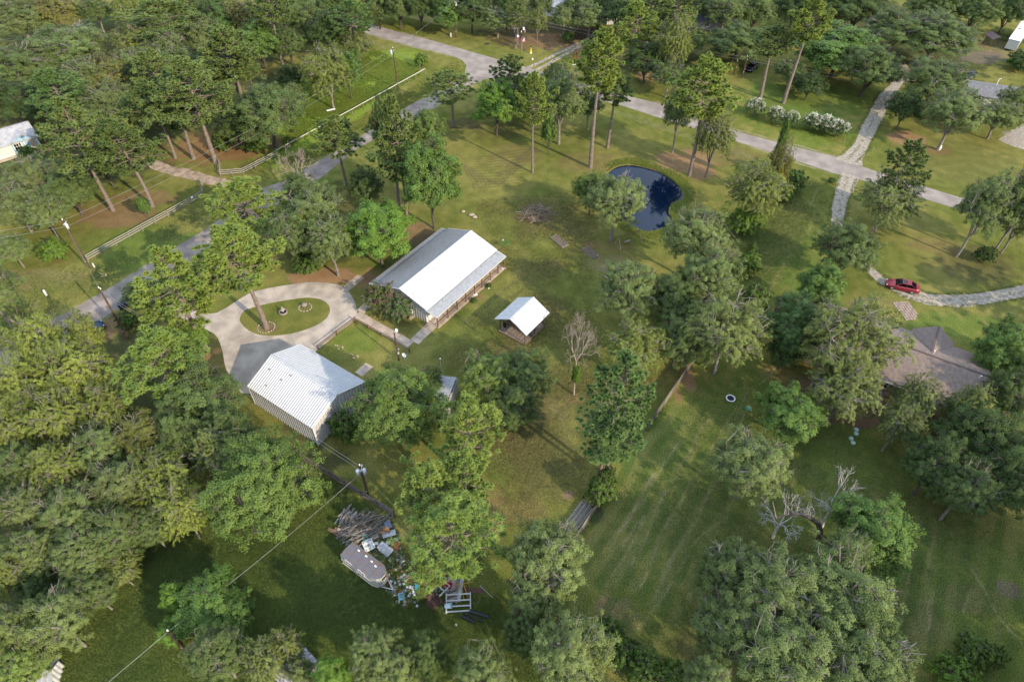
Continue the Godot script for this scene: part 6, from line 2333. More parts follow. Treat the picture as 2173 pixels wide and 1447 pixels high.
var tones := {
	"": Color(1, 1, 1), "pale": Color(1.12, 1.08, 1.1), "yellow": Color(1.06, 1.04, 0.76), "brown": Color(1.12, 0.86, 0.72), "grey": Color(0.98, 0.92, 1.0),
	"dark": Color(0.76, 0.8, 0.75), "deep": Color(0.58, 0.66, 0.58), "blue": Color(0.78, 0.95, 0.95), "bright": Color(1.15, 1.2, 0.85), "warm": Color(1.02, 0.98, 0.86), "orange": Color(1.12, 0.9, 0.68), "lime": Color(1.32, 1.28, 0.86),
}
var kinds := {
	"pine": ["pine_tree", "bark_pine"], "tall_pine": ["pine_tree", "bark_pine"], "oak": ["oak_tree", "bark_oak"], "dark_oak": ["oak_tree", "bark_dark"], "elm": ["elm_tree", "bark_oak"], "gum": ["leafy_tree", "bark_dark"],
	"bush": ["bush", "bark_dark"], "bare": ["bare_tree", "bark_bare"], "snag": ["dead_tree", "bark_snag"], "palm_sapling": ["palm_sapling", "bark_oak"], "white_crape": ["flowering_shrub", "bark_oak"], "pink_crape": ["flowering_shrub", "bark_oak"],
}


func tree(kind: String, at: Vector2, H: float, R: float, tone: String, label: String, group := ""):
	var all: Array = protos[kind]
	var p: Dictionary = all[(used.get("k_" + kind, -1) + 1) % all.size()]
	used["k_" + kind] = used.get("k_" + kind, -1) + 1
	var t := thing(kinds[kind][0], label, "bush" if kind in ["bush", "white_crape", "pink_crape"] else "tree", v3(at, -0.05), rng.randf() * TAU, group)
	t.scale = Vector3(R / p.R, H / p.H, R / p.R)
	put("trunk", p.trunk, mat(kinds[kind][1], Color.WHITE), t)
	if p.crown:
		put("crown", p.crown, leaf_mat(tones[tone]), t)
	if p.has("bloom"):
		put("blossom", p.bloom, leaf_mat(Color(1, 1, 1)), t)
	return t


# ---------------------------------------------------------------- grass and weeds
func tuft_mesh(seed_: int, h: float, spread: float, blades: int, w: float) -> ArrayMesh:
	var r := RandomNumberGenerator.new()
	r.seed = seed_
	var lf := Leaves.new()
	for i in blades:
		var a := r.randf() * TAU
		var base := Vector3(cos(a), 0, sin(a)) * spread * r.randf()
		var d := (Vector3(r.randf_range(-0.6, 0.6), 1.0, r.randf_range(-0.6, 0.6))).normalized()
		var side := d.cross(Vector3(cos(a * 3), 0, sin(a * 3))).normalized() * w
		var k := r.randf_range(0.65, 1.0)
		lf.needle(base, d * h * r.randf_range(0.5, 1.0), side, Vector3.UP, Color(k, k, k))
	return lf.mesh()


func in_any(p: Vector2, list: Array) -> bool:
	for q in list:
		if Geometry2D.is_point_in_polygon(p, q):
			return true
	return false


func scatter(called: String, label: String, poly: PackedVector2Array, count: int, mesh: ArrayMesh, lo: Color, hi: Color, s0: float, s1: float, hole := PackedVector2Array(), fade := 2.5):
	var box_ := area(poly)
	var nz := FastNoiseLite.new()
	nz.seed = count
	nz.frequency = 0.09
	nz.fractal_octaves = 3
	var tr: Array[Transform3D] = []
	var co: Array[Color] = []
	var tries := 0
	while tr.size() < count and tries < count * 6:
		tries += 1
		var p := box_.position + Vector2(rng.randf(), rng.randf()) * box_.size
		if not Geometry2D.is_point_in_polygon(p, poly) or (hole.size() and Geometry2D.is_point_in_polygon(p, hole)):
			continue
		var k := nz.get_noise_2dv(p)
		if rng.randf() > 0.9 + k * 1.2 or rng.randf() > edge_distance(p, poly) / fade + 0.1:
			continue
		var s := rng.randf_range(s0, s1) * (1.0 + k * 0.5)
		tr.append(Transform3D(Basis(Vector3.UP, rng.randf() * TAU).scaled(Vector3(s, s * rng.randf_range(0.7, 1.2), s)), v3(p, 0.0)))
		co.append(lo.lerp(hi, clampf(0.45 + k * 0.8 + rng.randf_range(-0.3, 0.3), 0, 1)))
	var mm := MultiMesh.new()
	mm.transform_format = MultiMesh.TRANSFORM_3D
	mm.use_colors = true
	mm.mesh = mesh
	mm.instance_count = tr.size()
	for i in tr.size():
		mm.set_instance_transform(i, tr[i])
		mm.set_instance_color(i, co[i])
	var o := MultiMeshInstance3D.new()
	o.name = numbered(called)
	o.multimesh = mm
	o.material_override = leaf_mat(Color(1, 1, 1))
	add_child(o)
	tag(o, label, "grass", "", "stuff")


func edge_tufts(line: Array, half: float, called: String, label: String, mesh: ArrayMesh):
	var tr: Array[Transform3D] = []
	var co: Array[Color] = []
	for i in line.size() - 1:
		var a: Vector2 = line[i]
		var b: Vector2 = line[i + 1]
		var side := (b - a).normalized().orthogonal()
		for k in int(a.distance_to(b) * 34):
			var off := rng.randfn(0.0, 0.2)
			var lane := rng.randi() % 5
			if lane < 2:
				off += half + 0.12
			elif lane < 4:
				off -= half + 0.12
			elif rng.randf() < 0.4:
				continue
			var p := a.lerp(b, rng.randf()) + side * off
			var s := rng.randf_range(0.7, 1.4)
			tr.append(Transform3D(Basis(Vector3.UP, rng.randf() * TAU).scaled(Vector3(s, s * 0.6, s)), v3(p, 0.012)))
			co.append(Color(0.15, 0.19, 0.045).lerp(Color(0.26, 0.27, 0.085), rng.randf()))
	var mm := MultiMesh.new()
	mm.transform_format = MultiMesh.TRANSFORM_3D
	mm.use_colors = true
	mm.mesh = mesh
	mm.instance_count = tr.size()
	for i in tr.size():
		mm.set_instance_transform(i, tr[i])
		mm.set_instance_color(i, co[i])
	var o := MultiMeshInstance3D.new()
	o.name = numbered(called)
	o.multimesh = mm
	o.material_override = leaf_mat(Color(1, 1, 1))
	add_child(o)
	tag(o, label, "grass", "", "stuff")


func ground_cover():
	var tall := tuft_mesh(1, 0.38, 0.34, 30, 0.02)
	var low := tuft_mesh(2, 0.16, 0.2, 22, 0.014)
	scatter("weeds", "tall dark weeds of the rough field at the bottom left", PackedVector2Array([Vector2(-45, -37.37), Vector2(-33.08, -41.53), Vector2(-21.92, -46.01), Vector2(-13.69, -40.01), Vector2(-9.35, -32.47), Vector2(-1.8, -30.93), Vector2(4.49, -27.98), Vector2(8.29, -22.15), Vector2(-49.54, -19.68), Vector2(-52.79, -25.65)]), 42000, tall, Color(0.095, 0.15, 0.032), Color(0.22, 0.28, 0.06), 0.7, 1.3)
	scatter("meadow_grass", "tall bright grass of meadow behind the single-rail fence", PackedVector2Array([Vector2(-46.08, -120.65), Vector2(-47.9, -150.53), Vector2(-37.5, -173.68), Vector2(-23.15, -160.48), Vector2(-20.49, -155.9)]), 16000, tall, Color(0.17, 0.25, 0.032), Color(0.28, 0.34, 0.06), 0.7, 1.2)
	scatter("verge_grass", "tall yellowish grass between the single-rail fence and road", PackedVector2Array([Vector2(-44.7, -117.14), Vector2(-19.98, -153.92), Vector2(-18.46, -157.91), Vector2(-12.64, -163.12), Vector2(-11.13, -155.4), Vector2(-19.02, -145.41), Vector2(-28.23, -131.78), Vector2(-35.87, -120.65), Vector2(-40.5, -116.29)]), 12000, tall, Color(0.22, 0.26, 0.045), Color(0.36, 0.35, 0.09), 0.6, 1.1)
	scatter("verge_grass", "tall yellowish grass on far side of the top road", PackedVector2Array([Vector2(-45.18, -198.3), Vector2(-28.78, -191.44), Vector2(-15.58, -183.34), Vector2(-22.47, -177.81), Vector2(-39.06, -187.17)]), 9000, tall, Color(0.22, 0.26, 0.045), Color(0.36, 0.35, 0.09), 0.6, 1.1)
	for w in [[[Vector2(84.51, -147.01), Vector2(75.42, -132.98), Vector2(69.61, -123.36), Vector2(65.43, -118.35)], 1.6, "gravel_edge_grass", "grass creeping over the edges of the gravel driveway"], [[Vector2(63.37, -112.13), Vector2(58.9, -103.59), Vector2(55.94, -96.49), Vector2(55.28, -91.21), Vector2(57, -86.61), Vector2(58.18, -82.27), Vector2(61.5, -79.14), Vector2(65.01, -77.51), Vector2(71.71, -77.84), Vector2(79.26, -79.58)], 1.25, "gravel_edge_grass", "grass along edges and middle of the curved gravel driveway"]]:
		edge_tufts(w[0], w[1], w[2], w[3], low)
	var mid := PackedVector2Array()
	for q in pond_edge:
		mid.append(q)
	var ring: PackedVector2Array = Geometry2D.offset_polygon(mid, 2.4)[0]
	var keep_off: PackedVector2Array = Geometry2D.offset_polygon(mid, 0.3)[0]
	scatter("pond_grass", "ring of bright grass round the dark pond", ring, 7000, low, Color(0.18, 0.25, 0.035), Color(0.32, 0.34, 0.075), 1.0, 1.8, keep_off)
	var lawn := tuft_mesh(5, 0.10, 0.3, 9, 0.016)
	scatter("lawn_grass", "short patchy grass of the middle lawn", PackedVector2Array([Vector2(-7.35, -104.33), Vector2(15.92, -108.14), Vector2(16.08, -105.08), Vector2(12.78, -79.36), Vector2(14.02, -64.51), Vector2(23.87, -64.51), Vector2(9.02, -42.77), Vector2(-0.35, -38.53), Vector2(-8.55, -49.43), Vector2(-12.25, -64.51), Vector2(-0.48, -82.73)]), 60000, lawn, Color(0.14, 0.155, 0.037), Color(0.30, 0.255, 0.10), 0.8, 1.7, ring, 7.0)
	scatter("lawn_grass", "short striped grass of the right lawn", PackedVector2Array([Vector2(25.5, -62.75), Vector2(39.5, -61.88), Vector2(48.62, -52.32), Vector2(57.08, -37.37), Vector2(49.37, -22.7), Vector2(9.7, -22.7), Vector2(9.32, -38.53)]), 34000, lawn, Color(0.10, 0.145, 0.032), Color(0.24, 0.235, 0.08), 0.8, 1.6, PackedVector2Array(), 6.0)
	scatter("lawn_grass", "short grass of the left lawn and verge by the rail fence", PackedVector2Array([Vector2(-82.77, -86.25), Vector2(-68.03, -85.65), Vector2(-54.9, -104.33), Vector2(-44.15, -102.12), Vector2(-53.26, -96.49), Vector2(-62.2, -82.5), Vector2(-73.27, -68.17)]), 20000, lawn, Color(0.13, 0.185, 0.035), Color(0.28, 0.28, 0.09), 0.9, 1.8, PackedVector2Array(), 6.0)
	scatter("lawn_grass", "short grass of the lawn strip between pond and gravel drive", PackedVector2Array([Vector2(31.11, -96.49), Vector2(46.16, -114.6), Vector2(58.95, -109.71), Vector2(53.37, -93.8), Vector2(39.88, -75.09), Vector2(34.71, -77.19)]), 20000, lawn, Color(0.11, 0.165, 0.032), Color(0.26, 0.27, 0.085), 0.9, 1.8, PackedVector2Array(), 6.0)


func plant_trees():
	tree("oak", Vector2(-119.42, -171.94), 11.5, 7.64, "grey", "grey-green oak crown filling the very top left corner")
	tree("elm", Vector2(-113.49, -176.55), 11.5, 5.76, "brown", "brownish feathery crown on the top edge left of clearing")
	tree("oak", Vector2(-105.85, -144.14), 11.5, 7.83, "dark", "dark grey-green oak crown on the left edge below corner oak")
	tree("oak", Vector2(-100, -154.43), 11.5, 9.36, "", "broad mid-green oak crown just below the small clearing")
	tree("pine", Vector2(-87.8, -126.44), 14, 5.89, "blue", "blue-green pine crown behind the blue house roof")
	tree("oak", Vector2(-87.79, -138.46), 11.5, 5.82, "grey", "greyish oak crown between blue-green pine and brownish oak")
	tree("oak", Vector2(-83.73, -140.02), 11.5, 4.9, "brown", "brownish oak crown in the middle of the top left wood")
	tree("elm", Vector2(-84.31, -156.56), 11.5, 5.72, "yellow", "yellow-green feathery crown right of the small clearing")
	tree("oak", Vector2(-76.34, -150.89), 11.5, 5.84, "grey", "grey oak crown with pale twigs beside the yellow-green crown")
	tree("pine", Vector2(-80.36, -159.94), 15, 8.59, "", "large mid-green pine crown on the top edge right of clearing")
	tree("elm", Vector2(-94.86, -176.55), 11.5, 4.08, "yellow", "small yellowish crown on top edge above the clearing corner")
	tree("dark_oak", Vector2(-78.73, -176.44), 11, 5.8, "", "dark green crown on the top edge right of large pine")
	tree("dark_oak", Vector2(-72.43, -173.38), 11, 4.98, "blue", "blue-green dark crown near the top edge, second from large pine")
	tree("oak", Vector2(-71.03, -159.7), 11.5, 5.14, "grey", "grey-green oak crown just below the dark top-edge crowns")
	tree("pine", Vector2(-58.44, -140.35), 16, 6.28, "pale", "pale green pine crown above the tall cluster by the fence")
	tree("oak", Vector2(-71.93, -144.14), 11.5, 4.57, "dark", "dark oak crown just above the big dense pine")
	tree("oak", Vector2(-80.25, -142.75), 11.5, 4.86, "", "mid-green oak crown left of the dense pine cluster")
	tree("oak", Vector2(-78.73, -127.39), 11.5, 5.2, "grey", "oak with many pale bare limbs left of the dense pine")
	tree("elm", Vector2(-72.86, -122.08), 11.5, 4.08, "yellow", "yellowish crown wedged between two left pines and dense pine")
	tree("pine", Vector2(-71.03, -131.84), 15, 4.58, "pale", "pale green pine touching the dense pine cluster on its left")
	tree("pine", Vector2(-61.82, -118.53), 16, 5.98, "", "upper crown of the dense pine cluster by the dirt drive")
	tree("pine", Vector2(-57.54, -117.14), 20, 6.78, "", "tallest dense pine above the dirt drive with a bare straight trunk")
	tree("pine", Vector2(-65.71, -118.88), 15, 4.66, "dark", "lower left pine of the dense cluster by the dirt drive")
	tree("pine", Vector2(-57.79, -139.66), 17, 6.24, "", "pine right of the dense cluster with thin trunk showing")
	tree("dark_oak", Vector2(-47.09, -122.97), 13, 7.22, "", "big dense dark evergreen oak at right end of the wood")
	tree("dark_oak", Vector2(-54.43, -123.36), 7.5, 4.37, "", "dark low oak filling the gap below the thin-trunked pine")
	tree("bush", Vector2(-57.22, -122.16), 3, 2.41, "dark", "dark bush at wood edge behind the tall dense pine")
	tree("bush", Vector2(-50.58, -121.62), 3, 2.41, "dark", "dark bush at foot of the big evergreen oak")
	tree("oak", Vector2(-45.52, -135.76), 7, 2.75, "", "small oak crown leaning out right of big evergreen oak")
	tree("gum", Vector2(-58.26, -158.91), 11, 5.14, "", "bright leafy crown left of the small upright pine")
	tree("pine", Vector2(-54.42, -160.48), 18, 4.97, "", "upright pine with a bare lower trunk near meadow corner")
	tree("dark_oak", Vector2(-48.78, -145.37), 7, 3.33, "deep", "very dark round crown at the edge of the bright meadow")
	tree("elm", Vector2(-38.45, -138.8), 14, 5.22, "yellow", "weeping yellow-green elm over the white bench in meadow")
	tree("dark_oak", Vector2(-43.68, -165.22), 11, 5.53, "deep", "dark shaded crown right of the weeping elm top")
	tree("dark_oak", Vector2(-51.98, -175.82), 11, 6.04, "", "dark green crown on the top edge above the weeping elm")
	tree("elm", Vector2(-64.64, -171.67), 11.5, 4.23, "brown", "brownish thin crown on top edge above bright leafy crown")
	tree("dark_oak", Vector2(-60.08, -182.8), 11, 5.18, "", "dark crown cut by the top edge above upright pine")
	tree("pine", Vector2(-37.33, -163.02), 14, 5.1, "blue", "blue-green pine at the left end of the top road")
	tree("elm", Vector2(-35.99, -160.16), 8, 3.84, "warm", "feathery warm-green tree below the blue-green roadside pine")
	tree("gum", Vector2(-35.39, -143.61), 11, 3.27, "", "bright twin-trunked tree standing alone in the meadow")
	tree("bush", Vector2(-21.51, -160.14), 3, 1.67, "bright", "bright lime bush inside the far meadow corner")
	tree("dark_oak", Vector2(-52.31, -160.95), 9, 4.03, "", "dark crown between the upright pine and weeping elm")
	tree("dark_oak", Vector2(-65.82, -145.05), 10, 4.4, "", "dark oak behind the upper dense pine")
	tree("dark_oak", Vector2(-73.88, -135.3), 8, 4.22, "dark", "dark understorey oak left of the dense pine trunks")
	tree("oak", Vector2(-81.1, -124.64), 9, 3.97, "dark", "dark oak behind the left tall pine crown")
	tree("dark_oak", Vector2(-96.43, -132.05), 9, 4.76, "deep", "very dark oak behind the blue house")
	tree("dark_oak", Vector2(-102.18, -132.05), 9, 4.55, "deep", "very dark oak left of the blue house roof")
	tree("pine", Vector2(-70.67, -100.96), 20.56, 5.62, "", "left tall pine with a long slanting bare trunk")
	tree("pine", Vector2(-64.21, -102.41), 16.25, 5.43, "dark", "dark bushy pine right of the long slanting trunk")
	tree("gum", Vector2(-63.27, -98.45), 5, 1.13, "", "narrow ivy-clad stem in front of the dark bushy pine")
	tree("oak", Vector2(-83.85, -103.64), 9, 5.13, "grey", "grey oak with pale limbs in front of the blue house")
	tree("dark_oak", Vector2(-75.57, -99.93), 9, 5.03, "", "round dark green oak left of the slanting pine trunk")
	tree("oak", Vector2(-82.08, -95.06), 9, 4.87, "grey", "grey oak with pale limbs on the left edge")
	tree("oak", Vector2(-76.84, -93.54), 8, 3.84, "", "oak with fallen-looking pale limbs below the round dark oak")
	tree("oak", Vector2(-78.48, -85.4), 6, 3.03, "", "grey-green oak at left edge beside the lawn")
	tree("bush", Vector2(-73.92, -87.61), 4, 2.12, "bright", "bright round bush left of the leaning-looking pole")
	tree("bush", Vector2(-94.59, -119.45), 2.2, 1.56, "bright", "clipped yellow-green bush at the blue house wall")
	tree("dark_oak", Vector2(-73.59, -108.56), 9, 3.83, "dark", "dark oak filling the gap between left pines")
	tree("pine", Vector2(-42.45, -90.82), 12.22, 6.14, "lime", "yellowish round pine above the left road bend")
	tree("pine", Vector2(-30.19, -107.83), 14, 4.57, "warm", "thin warm-green pine beside the road in the cluster")
	tree("oak", Vector2(-31.42, -89.34), 12, 5.28, "", "large oak of the cluster left of the metal house")
	tree("oak", Vector2(-34.19, -84.67), 11, 3.74, "dark", "oak at left side of the cluster by the road")
	tree("oak", Vector2(-27.58, -83.25), 11, 4.01, "", "oak of the cluster nearest the brown bare soil")
	tree("dark_oak", Vector2(-36.38, -100.37), 8, 3.49, "", "dark oak under the bare white limbs by the road")
	tree("gum", Vector2(-20.73, -85.43), 12, 5.31, "bright", "bright green round tree touching the metal house")
	tree("bare", Vector2(-38.08, -105.08), 11, 3.42, "", "pale bare-limbed tree by the road in the left cluster")
	tree("bush", Vector2(-32.3, -83.79), 4, 2.22, "dark", "low dark bush at the foot of the left cluster")
	tree("pine", Vector2(-19.62, -100.25), 16.39, 4.67, "", "pale pine in the cluster beyond the metal house")
	tree("pine", Vector2(-18.43, -99.96), 21.39, 3.54, "warm", "warm-green pine at upper right of the far cluster")
	tree("dark_oak", Vector2(-24.13, -118.01), 13, 2.28, "deep", "small very dark tree tip at top of the far cluster")
	tree("gum", Vector2(-13.28, -95.67), 17.24, 4.75, "", "leafy green tree with visible trunk beyond the metal house")
	tree("dark_oak", Vector2(-16.23, -119.41), 10, 3.48, "bright", "leafy crown at upper right edge of far cluster")
	tree("bare", Vector2(-21.83, -132.3), 3.5, 2.92, "", "pinkish bare brush beside the road above far cluster")
	tree("dark_oak", Vector2(-25.38, -101.83), 8, 3.17, "dark", "dark low oak between the thin pine and far cluster")
	tree("pine", Vector2(-12.2, -131.38), 11.25, 5.05, "", "pine at the road corner with a short visible trunk")
	tree("pine", Vector2(-0.44, -132.58), 14, 4.61, "dark", "dark pine at the intersection behind the bright sapling")
	tree("gum", Vector2(-3.13, -127.67), 12.07, 4.41, "bright", "bright young tree below the dark intersection pine")
	tree("dark_oak", Vector2(1.72, -136.36), 8, 4.24, "", "dark tree between bright young tree and slim pine")
	tree("pine", Vector2(3.89, -113.44), 19.03, 3.51, "lime", "slim pine with tall bare trunk left of the pond lawn")
	tree("oak", Vector2(9.4, -124.09), 15.32, 5.43, "", "leaning oak between the slim pine and the twin tall pines")
	tree("gum", Vector2(7.08, -120.11), 8.28, 1.56, "", "thin sapling right of the slim pine trunk")
	tree("tall_pine", Vector2(15.02, -115.27), 25.87, 4.12, "lime", "left of the twin tall bare-trunked pines above pond")
	tree("tall_pine", Vector2(19.1, -122.81), 15, 3.35, "", "right of the twin tall bare-trunked pines above pond")
	tree("oak", Vector2(15.54, -130.19), 8.55, 3.07, "dark", "dark small oak behind the twin tall pines, left one")
	tree("dark_oak", Vector2(9.53, -144.12), 8, 3.3, "dark", "dark round tree behind the leaning oak")
	tree("oak", Vector2(31.63, -120.82), 14.19, 3.44, "", "slender grey-green oak on the bank above pond")
	tree("oak", Vector2(16.64, -92.24), 12.58, 5.04, "pale", "pale grey-green oak overhanging the pond")
	tree("dark_oak", Vector2(13.53, -99.82), 8.6, 3.12, "bright", "darker green tree left of the pale pond oak")
	tree("dark_oak", Vector2(-34.32, -182.8), 11, 4.4, "", "dark hedge tree at top edge, first right of the road end")
	tree("dark_oak", Vector2(-28.85, -182.15), 11, 4.39, "", "dark hedge tree at top edge, second right of the road end")
	tree("dark_oak", Vector2(-23.48, -182.15), 11, 4.39, "deep", "dark hedge tree at top edge, third right of the road end")
	tree("gum", Vector2(-16.15, -178.72), 9, 3.83, "", "leafy tree left of the top edge transformer pole")
	tree("gum", Vector2(-17.18, -183.34), 12, 1.29, "yellow", "narrow yellow vine-covered stem left of the transformer pole")
	tree("dark_oak", Vector2(-10.27, -180.54), 11, 5.13, "deep", "very dark tree right of the top edge transformer pole")
	tree("oak", Vector2(-3.67, -177.22), 7.42, 4.58, "", "oak pair with pale trunks near the cow statue")
	tree("pine", Vector2(1.36, -173.1), 10.14, 2.82, "", "small pine beside the flags near the top")
	tree("elm", Vector2(6.34, -173.68), 9.17, 2.38, "yellow", "small drooping yellow-green tree right of cow statue")
	tree("dark_oak", Vector2(-1.37, -182.15), 11, 3.87, "deep", "very dark tree behind the oak pair at top edge")
	tree("oak", Vector2(12.89, -176.62), 8.23, 3.3, "", "slim tree in front of the mobile home")
	tree("oak", Vector2(19.35, -176.18), 9, 4.55, "", "oak in front of the tan gabled shed")
	tree("dark_oak", Vector2(26.2, -177.81), 10.7, 4.57, "", "dark oak at top edge between tan shed and white roof")
	tree("bush", Vector2(13.97, -174), 3, 1.65, "", "small bush at the foot of mobile home trees")
	tree("pine", Vector2(28.07, -158.29), 15, 5.45, "lime", "pine beside the white carport roof at top edge")
	tree("elm", Vector2(35.38, -150.05), 16, 4, "yellow", "narrow yellow-green crown at right of top middle pines")
	tree("dark_oak", Vector2(30.06, -151.66), 9, 5, "deep", "very dark round tree behind the twin tall pines, right one")
	tree("oak", Vector2(33.97, -144.39), 8, 4.4, "dark", "dark oak at the edge of side dirt drive")
	tree("pine", Vector2(37.35, -162.76), 17, 4.8, "", "pine crown on the top edge left of dark roof")
	tree("dark_oak", Vector2(41.6, -164.23), 9, 4.81, "", "dark tree left of the dark roof")
	tree("dark_oak", Vector2(52.45, -162.03), 9, 7.15, "", "large dark willowy tree in front of the dark roof")
	tree("oak", Vector2(52.62, -175.91), 11.5, 5.76, "dark", "dim oak over the dark roof at top edge")
	tree("dark_oak", Vector2(60.99, -178.31), 11, 5.08, "", "dark crown on top edge right of dim oak")
	tree("tall_pine", Vector2(54.89, -144.28), 15.62, 4.17, "", "left of the two tall bare pines over flowering bushes")
	tree("tall_pine", Vector2(59.46, -141.61), 21.62, 4.23, "lime", "right of the two tall bare pines over flowering bushes")
	tree("gum", Vector2(73.75, -154.47), 11, 9.62, "", "huge bright green tree left of the gravel drive top")
	tree("dark_oak", Vector2(77.48, -144.93), 11, 6.36, "", "dark green tree beside the upper gravel drive")
	tree("oak", Vector2(62.29, -149.52), 6, 3.85, "dark", "dark shrubby tree under the right tall bare pine")
	tree("dark_oak", Vector2(64.64, -143.17), 6, 3.53, "deep", "very dark shrub tree under the huge bright tree")
	tree("oak", Vector2(90.3, -164.1), 11.5, 7.86, "dark", "dark oak on top edge above the gravel drive")
	tree("oak", Vector2(98.11, -160.52), 11.5, 9.62, "dark", "broad dark oak left of the dark lean-to")
	tree("dark_oak", Vector2(106.16, -182.15), 11, 5.94, "", "dark crown cut by the top edge over broad dark oak")
	tree("dark_oak", Vector2(116.27, -178.31), 11, 5.59, "", "dark crown on top edge left of white travel trailer")
	tree("oak", Vector2(87.32, -136.92), 11.5, 7.14, "dark", "dark oak right of the upper gravel drive")
	tree("oak", Vector2(84.41, -121.9), 12.58, 5.81, "", "broad grey-green oak over the bare red soil at right")
	tree("dark_oak", Vector2(79.51, -130.02), 9, 3.69, "deep", "very dark oak at right edge of the gravel drive")
	tree("oak", Vector2(96.38, -126.22), 8, 4.62, "warm", "oak in front of the grey-roofed white house")
	tree("oak", Vector2(102.14, -131.14), 9, 3.7, "warm", "oak cut by right edge beside the grey-roofed house")
	tree("dark_oak", Vector2(124.83, -178.94), 11, 5.09, "deep", "very dark tree in the top right corner")
	tree("dark_oak", Vector2(71.63, -180.54), 11, 6.41, "deep", "dark crown behind the two tall bare pines")
	tree("dark_oak", Vector2(86.73, -179.58), 11, 7.66, "dark", "dark crown on top edge above the huge bright tree")
	tree("bush", Vector2(120.47, -158.97), 4, 3.75, "deep", "dark scrub cut by the right edge below trailer")
	tree("oak", Vector2(16.52, -181.7), 10, 4.64, "dark", "dark oak cut by the top edge over the mobile home")
	tree("dark_oak", Vector2(22.87, -185.42), 10, 4.72, "dark", "dark crown on the top edge above tan gabled shed")
	tree("pine", Vector2(32.91, -167.7), 15, 4.94, "", "pine on the top edge right of the white carport roof")
	tree("dark_oak", Vector2(30.76, -185.42), 10, 4.46, "deep", "very dark crown on top edge over the white carport roof")
	tree("oak", Vector2(49.79, -183.98), 10, 5.2, "dark", "dark oak on top edge just left of dim oak")
	tree("oak", Vector2(7.65, -183.98), 10, 3.38, "dark", "dark oak on top edge left of the mobile home")
	tree("gum", Vector2(-69.4, -166.8), 9, 4.13, "", "leafy crown between large pine and pale green pine")
	tree("oak", Vector2(-105.68, -180.88), 9, 4.38, "dark", "dark oak on top edge just left of the clearing")
	tree("dark_oak", Vector2(-46.9, -185.42), 10, 4.46, "dark", "dark crown on top edge left of the top road end")
	tree("dark_oak", Vector2(78.88, -182.8), 11, 5.69, "deep", "very dark crown on top edge right of tall bare pines")
	tree("oak", Vector2(112.49, -182.2), 11, 5.67, "dark", "dark oak on top edge left of the lean-to")
	tree("white_crape", Vector2(51.6, -136.13), 3.6, 2.15, "", "white-flowered shrub on the verge, first from the left, under tall pines", "white-flowered shrubs by the right road")
	tree("white_crape", Vector2(54.82, -132.61), 3.6, 1.99, "", "white-flowered shrub on the verge, second from the left", "white-flowered shrubs by the right road")
	tree("white_crape", Vector2(57.52, -130.8), 3.6, 1.63, "", "white-flowered shrub on the verge, third from the left, smallest", "white-flowered shrubs by the right road")
	tree("white_crape", Vector2(61.6, -129.61), 3.6, 2.31, "", "white-flowered shrub on the verge, fourth from the left", "white-flowered shrubs by the right road")
	tree("white_crape", Vector2(63.95, -128.83), 3.6, 2.41, "", "white-flowered shrub on the verge, fifth from the left, crowded between two", "white-flowered shrubs by the right road")
	tree("white_crape", Vector2(65.88, -126.89), 3.6, 2.28, "", "white-flowered shrub on the verge, rightmost, nearest the gravel drive", "white-flowered shrubs by the right road")
	tree("pink_crape", Vector2(-19.46, -74.99), 5, 2.64, "brown", "pink-flowered shrub at gable wall, nearer the driveway", "pink-flowered shrubs at the gable")
	tree("pink_crape", Vector2(-16.48, -72.94), 4.5, 2.33, "", "pink-flowered shrub at gable wall, nearer the house corner", "pink-flowered shrubs at the gable")
	tree("pine", Vector2(33.39, -112.62), 21.53, 5.65, "lime", "yellowish pine leaning over the right road")
	tree("elm", Vector2(36.38, -111.96), 13.83, 3.66, "warm", "warm-green elm under the yellowish roadside pine")
	tree("elm", Vector2(39.8, -95.4), 13, 4.9, "yellow", "big golden-green elm right of the pond")
	tree("elm", Vector2(45.82, -103.33), 13, 2.16, "orange", "golden upper crown behind the big golden elm")
	tree("gum", Vector2(46.85, -107.71), 15, 0.8, "", "broken stem with tuft of ivy above the golden elm")
	tree("bush", Vector2(51.01, -106.96), 4.5, 2.04, "", "dark green bush right of the golden elm")
	tree("bush", Vector2(48.42, -103.85), 4, 1.84, "dark", "low dark bush at foot of the golden elm")
	tree("bush", Vector2(59.56, -110.04), 1.2, 0.79, "", "tiny bush at the mouth of lower gravel drive")
	tree("bush", Vector2(38.92, -94.36), 5, 2.68, "bright", "bright bush under the golden elm nearer the pond")
	tree("pine", Vector2(64.03, -97.63), 15, 3.76, "dark", "dark green pine top beside the right road")
	tree("elm", Vector2(62.07, -95.17), 11, 5.09, "", "broad olive elm at right end of visible road")
	tree("oak", Vector2(72.71, -88.07), 15.48, 4.22, "", "dark-trunked oak on the right shaded lawn, left of two")
	tree("oak", Vector2(77.8, -87.46), 18.23, 3.54, "dark", "dark-trunked oak on the right shaded lawn, right of two")
	tree("oak", Vector2(80.62, -89.19), 10, 3.22, "warm", "oak cut by the right edge over shaded lawn")
	tree("bush", Vector2(76.34, -86.79), 3, 1.67, "deep", "dark bush between the two dark-trunked oaks")
	tree("dark_oak", Vector2(51.32, -82.85), 10, 4.65, "", "round dark tree over the bend of gravel drive")
	tree("oak", Vector2(27.55, -82.42), 13, 5.02, "pale", "pale grey oak nearest the pond in the middle group")
	tree("oak", Vector2(28.01, -73.71), 13, 4.43, "", "grey oak with dark trunk in the middle group")
	tree("oak", Vector2(16.24, -72.43), 11, 4.71, "", "olive-grey oak right of the gazebo")
	tree("dark_oak", Vector2(22.65, -70.91), 10, 3.99, "", "dark oak between olive-grey oak and large elm")
	tree("elm", Vector2(27.77, -62.53), 14, 5.37, "", "large elm at the corner of the grey privacy fence")
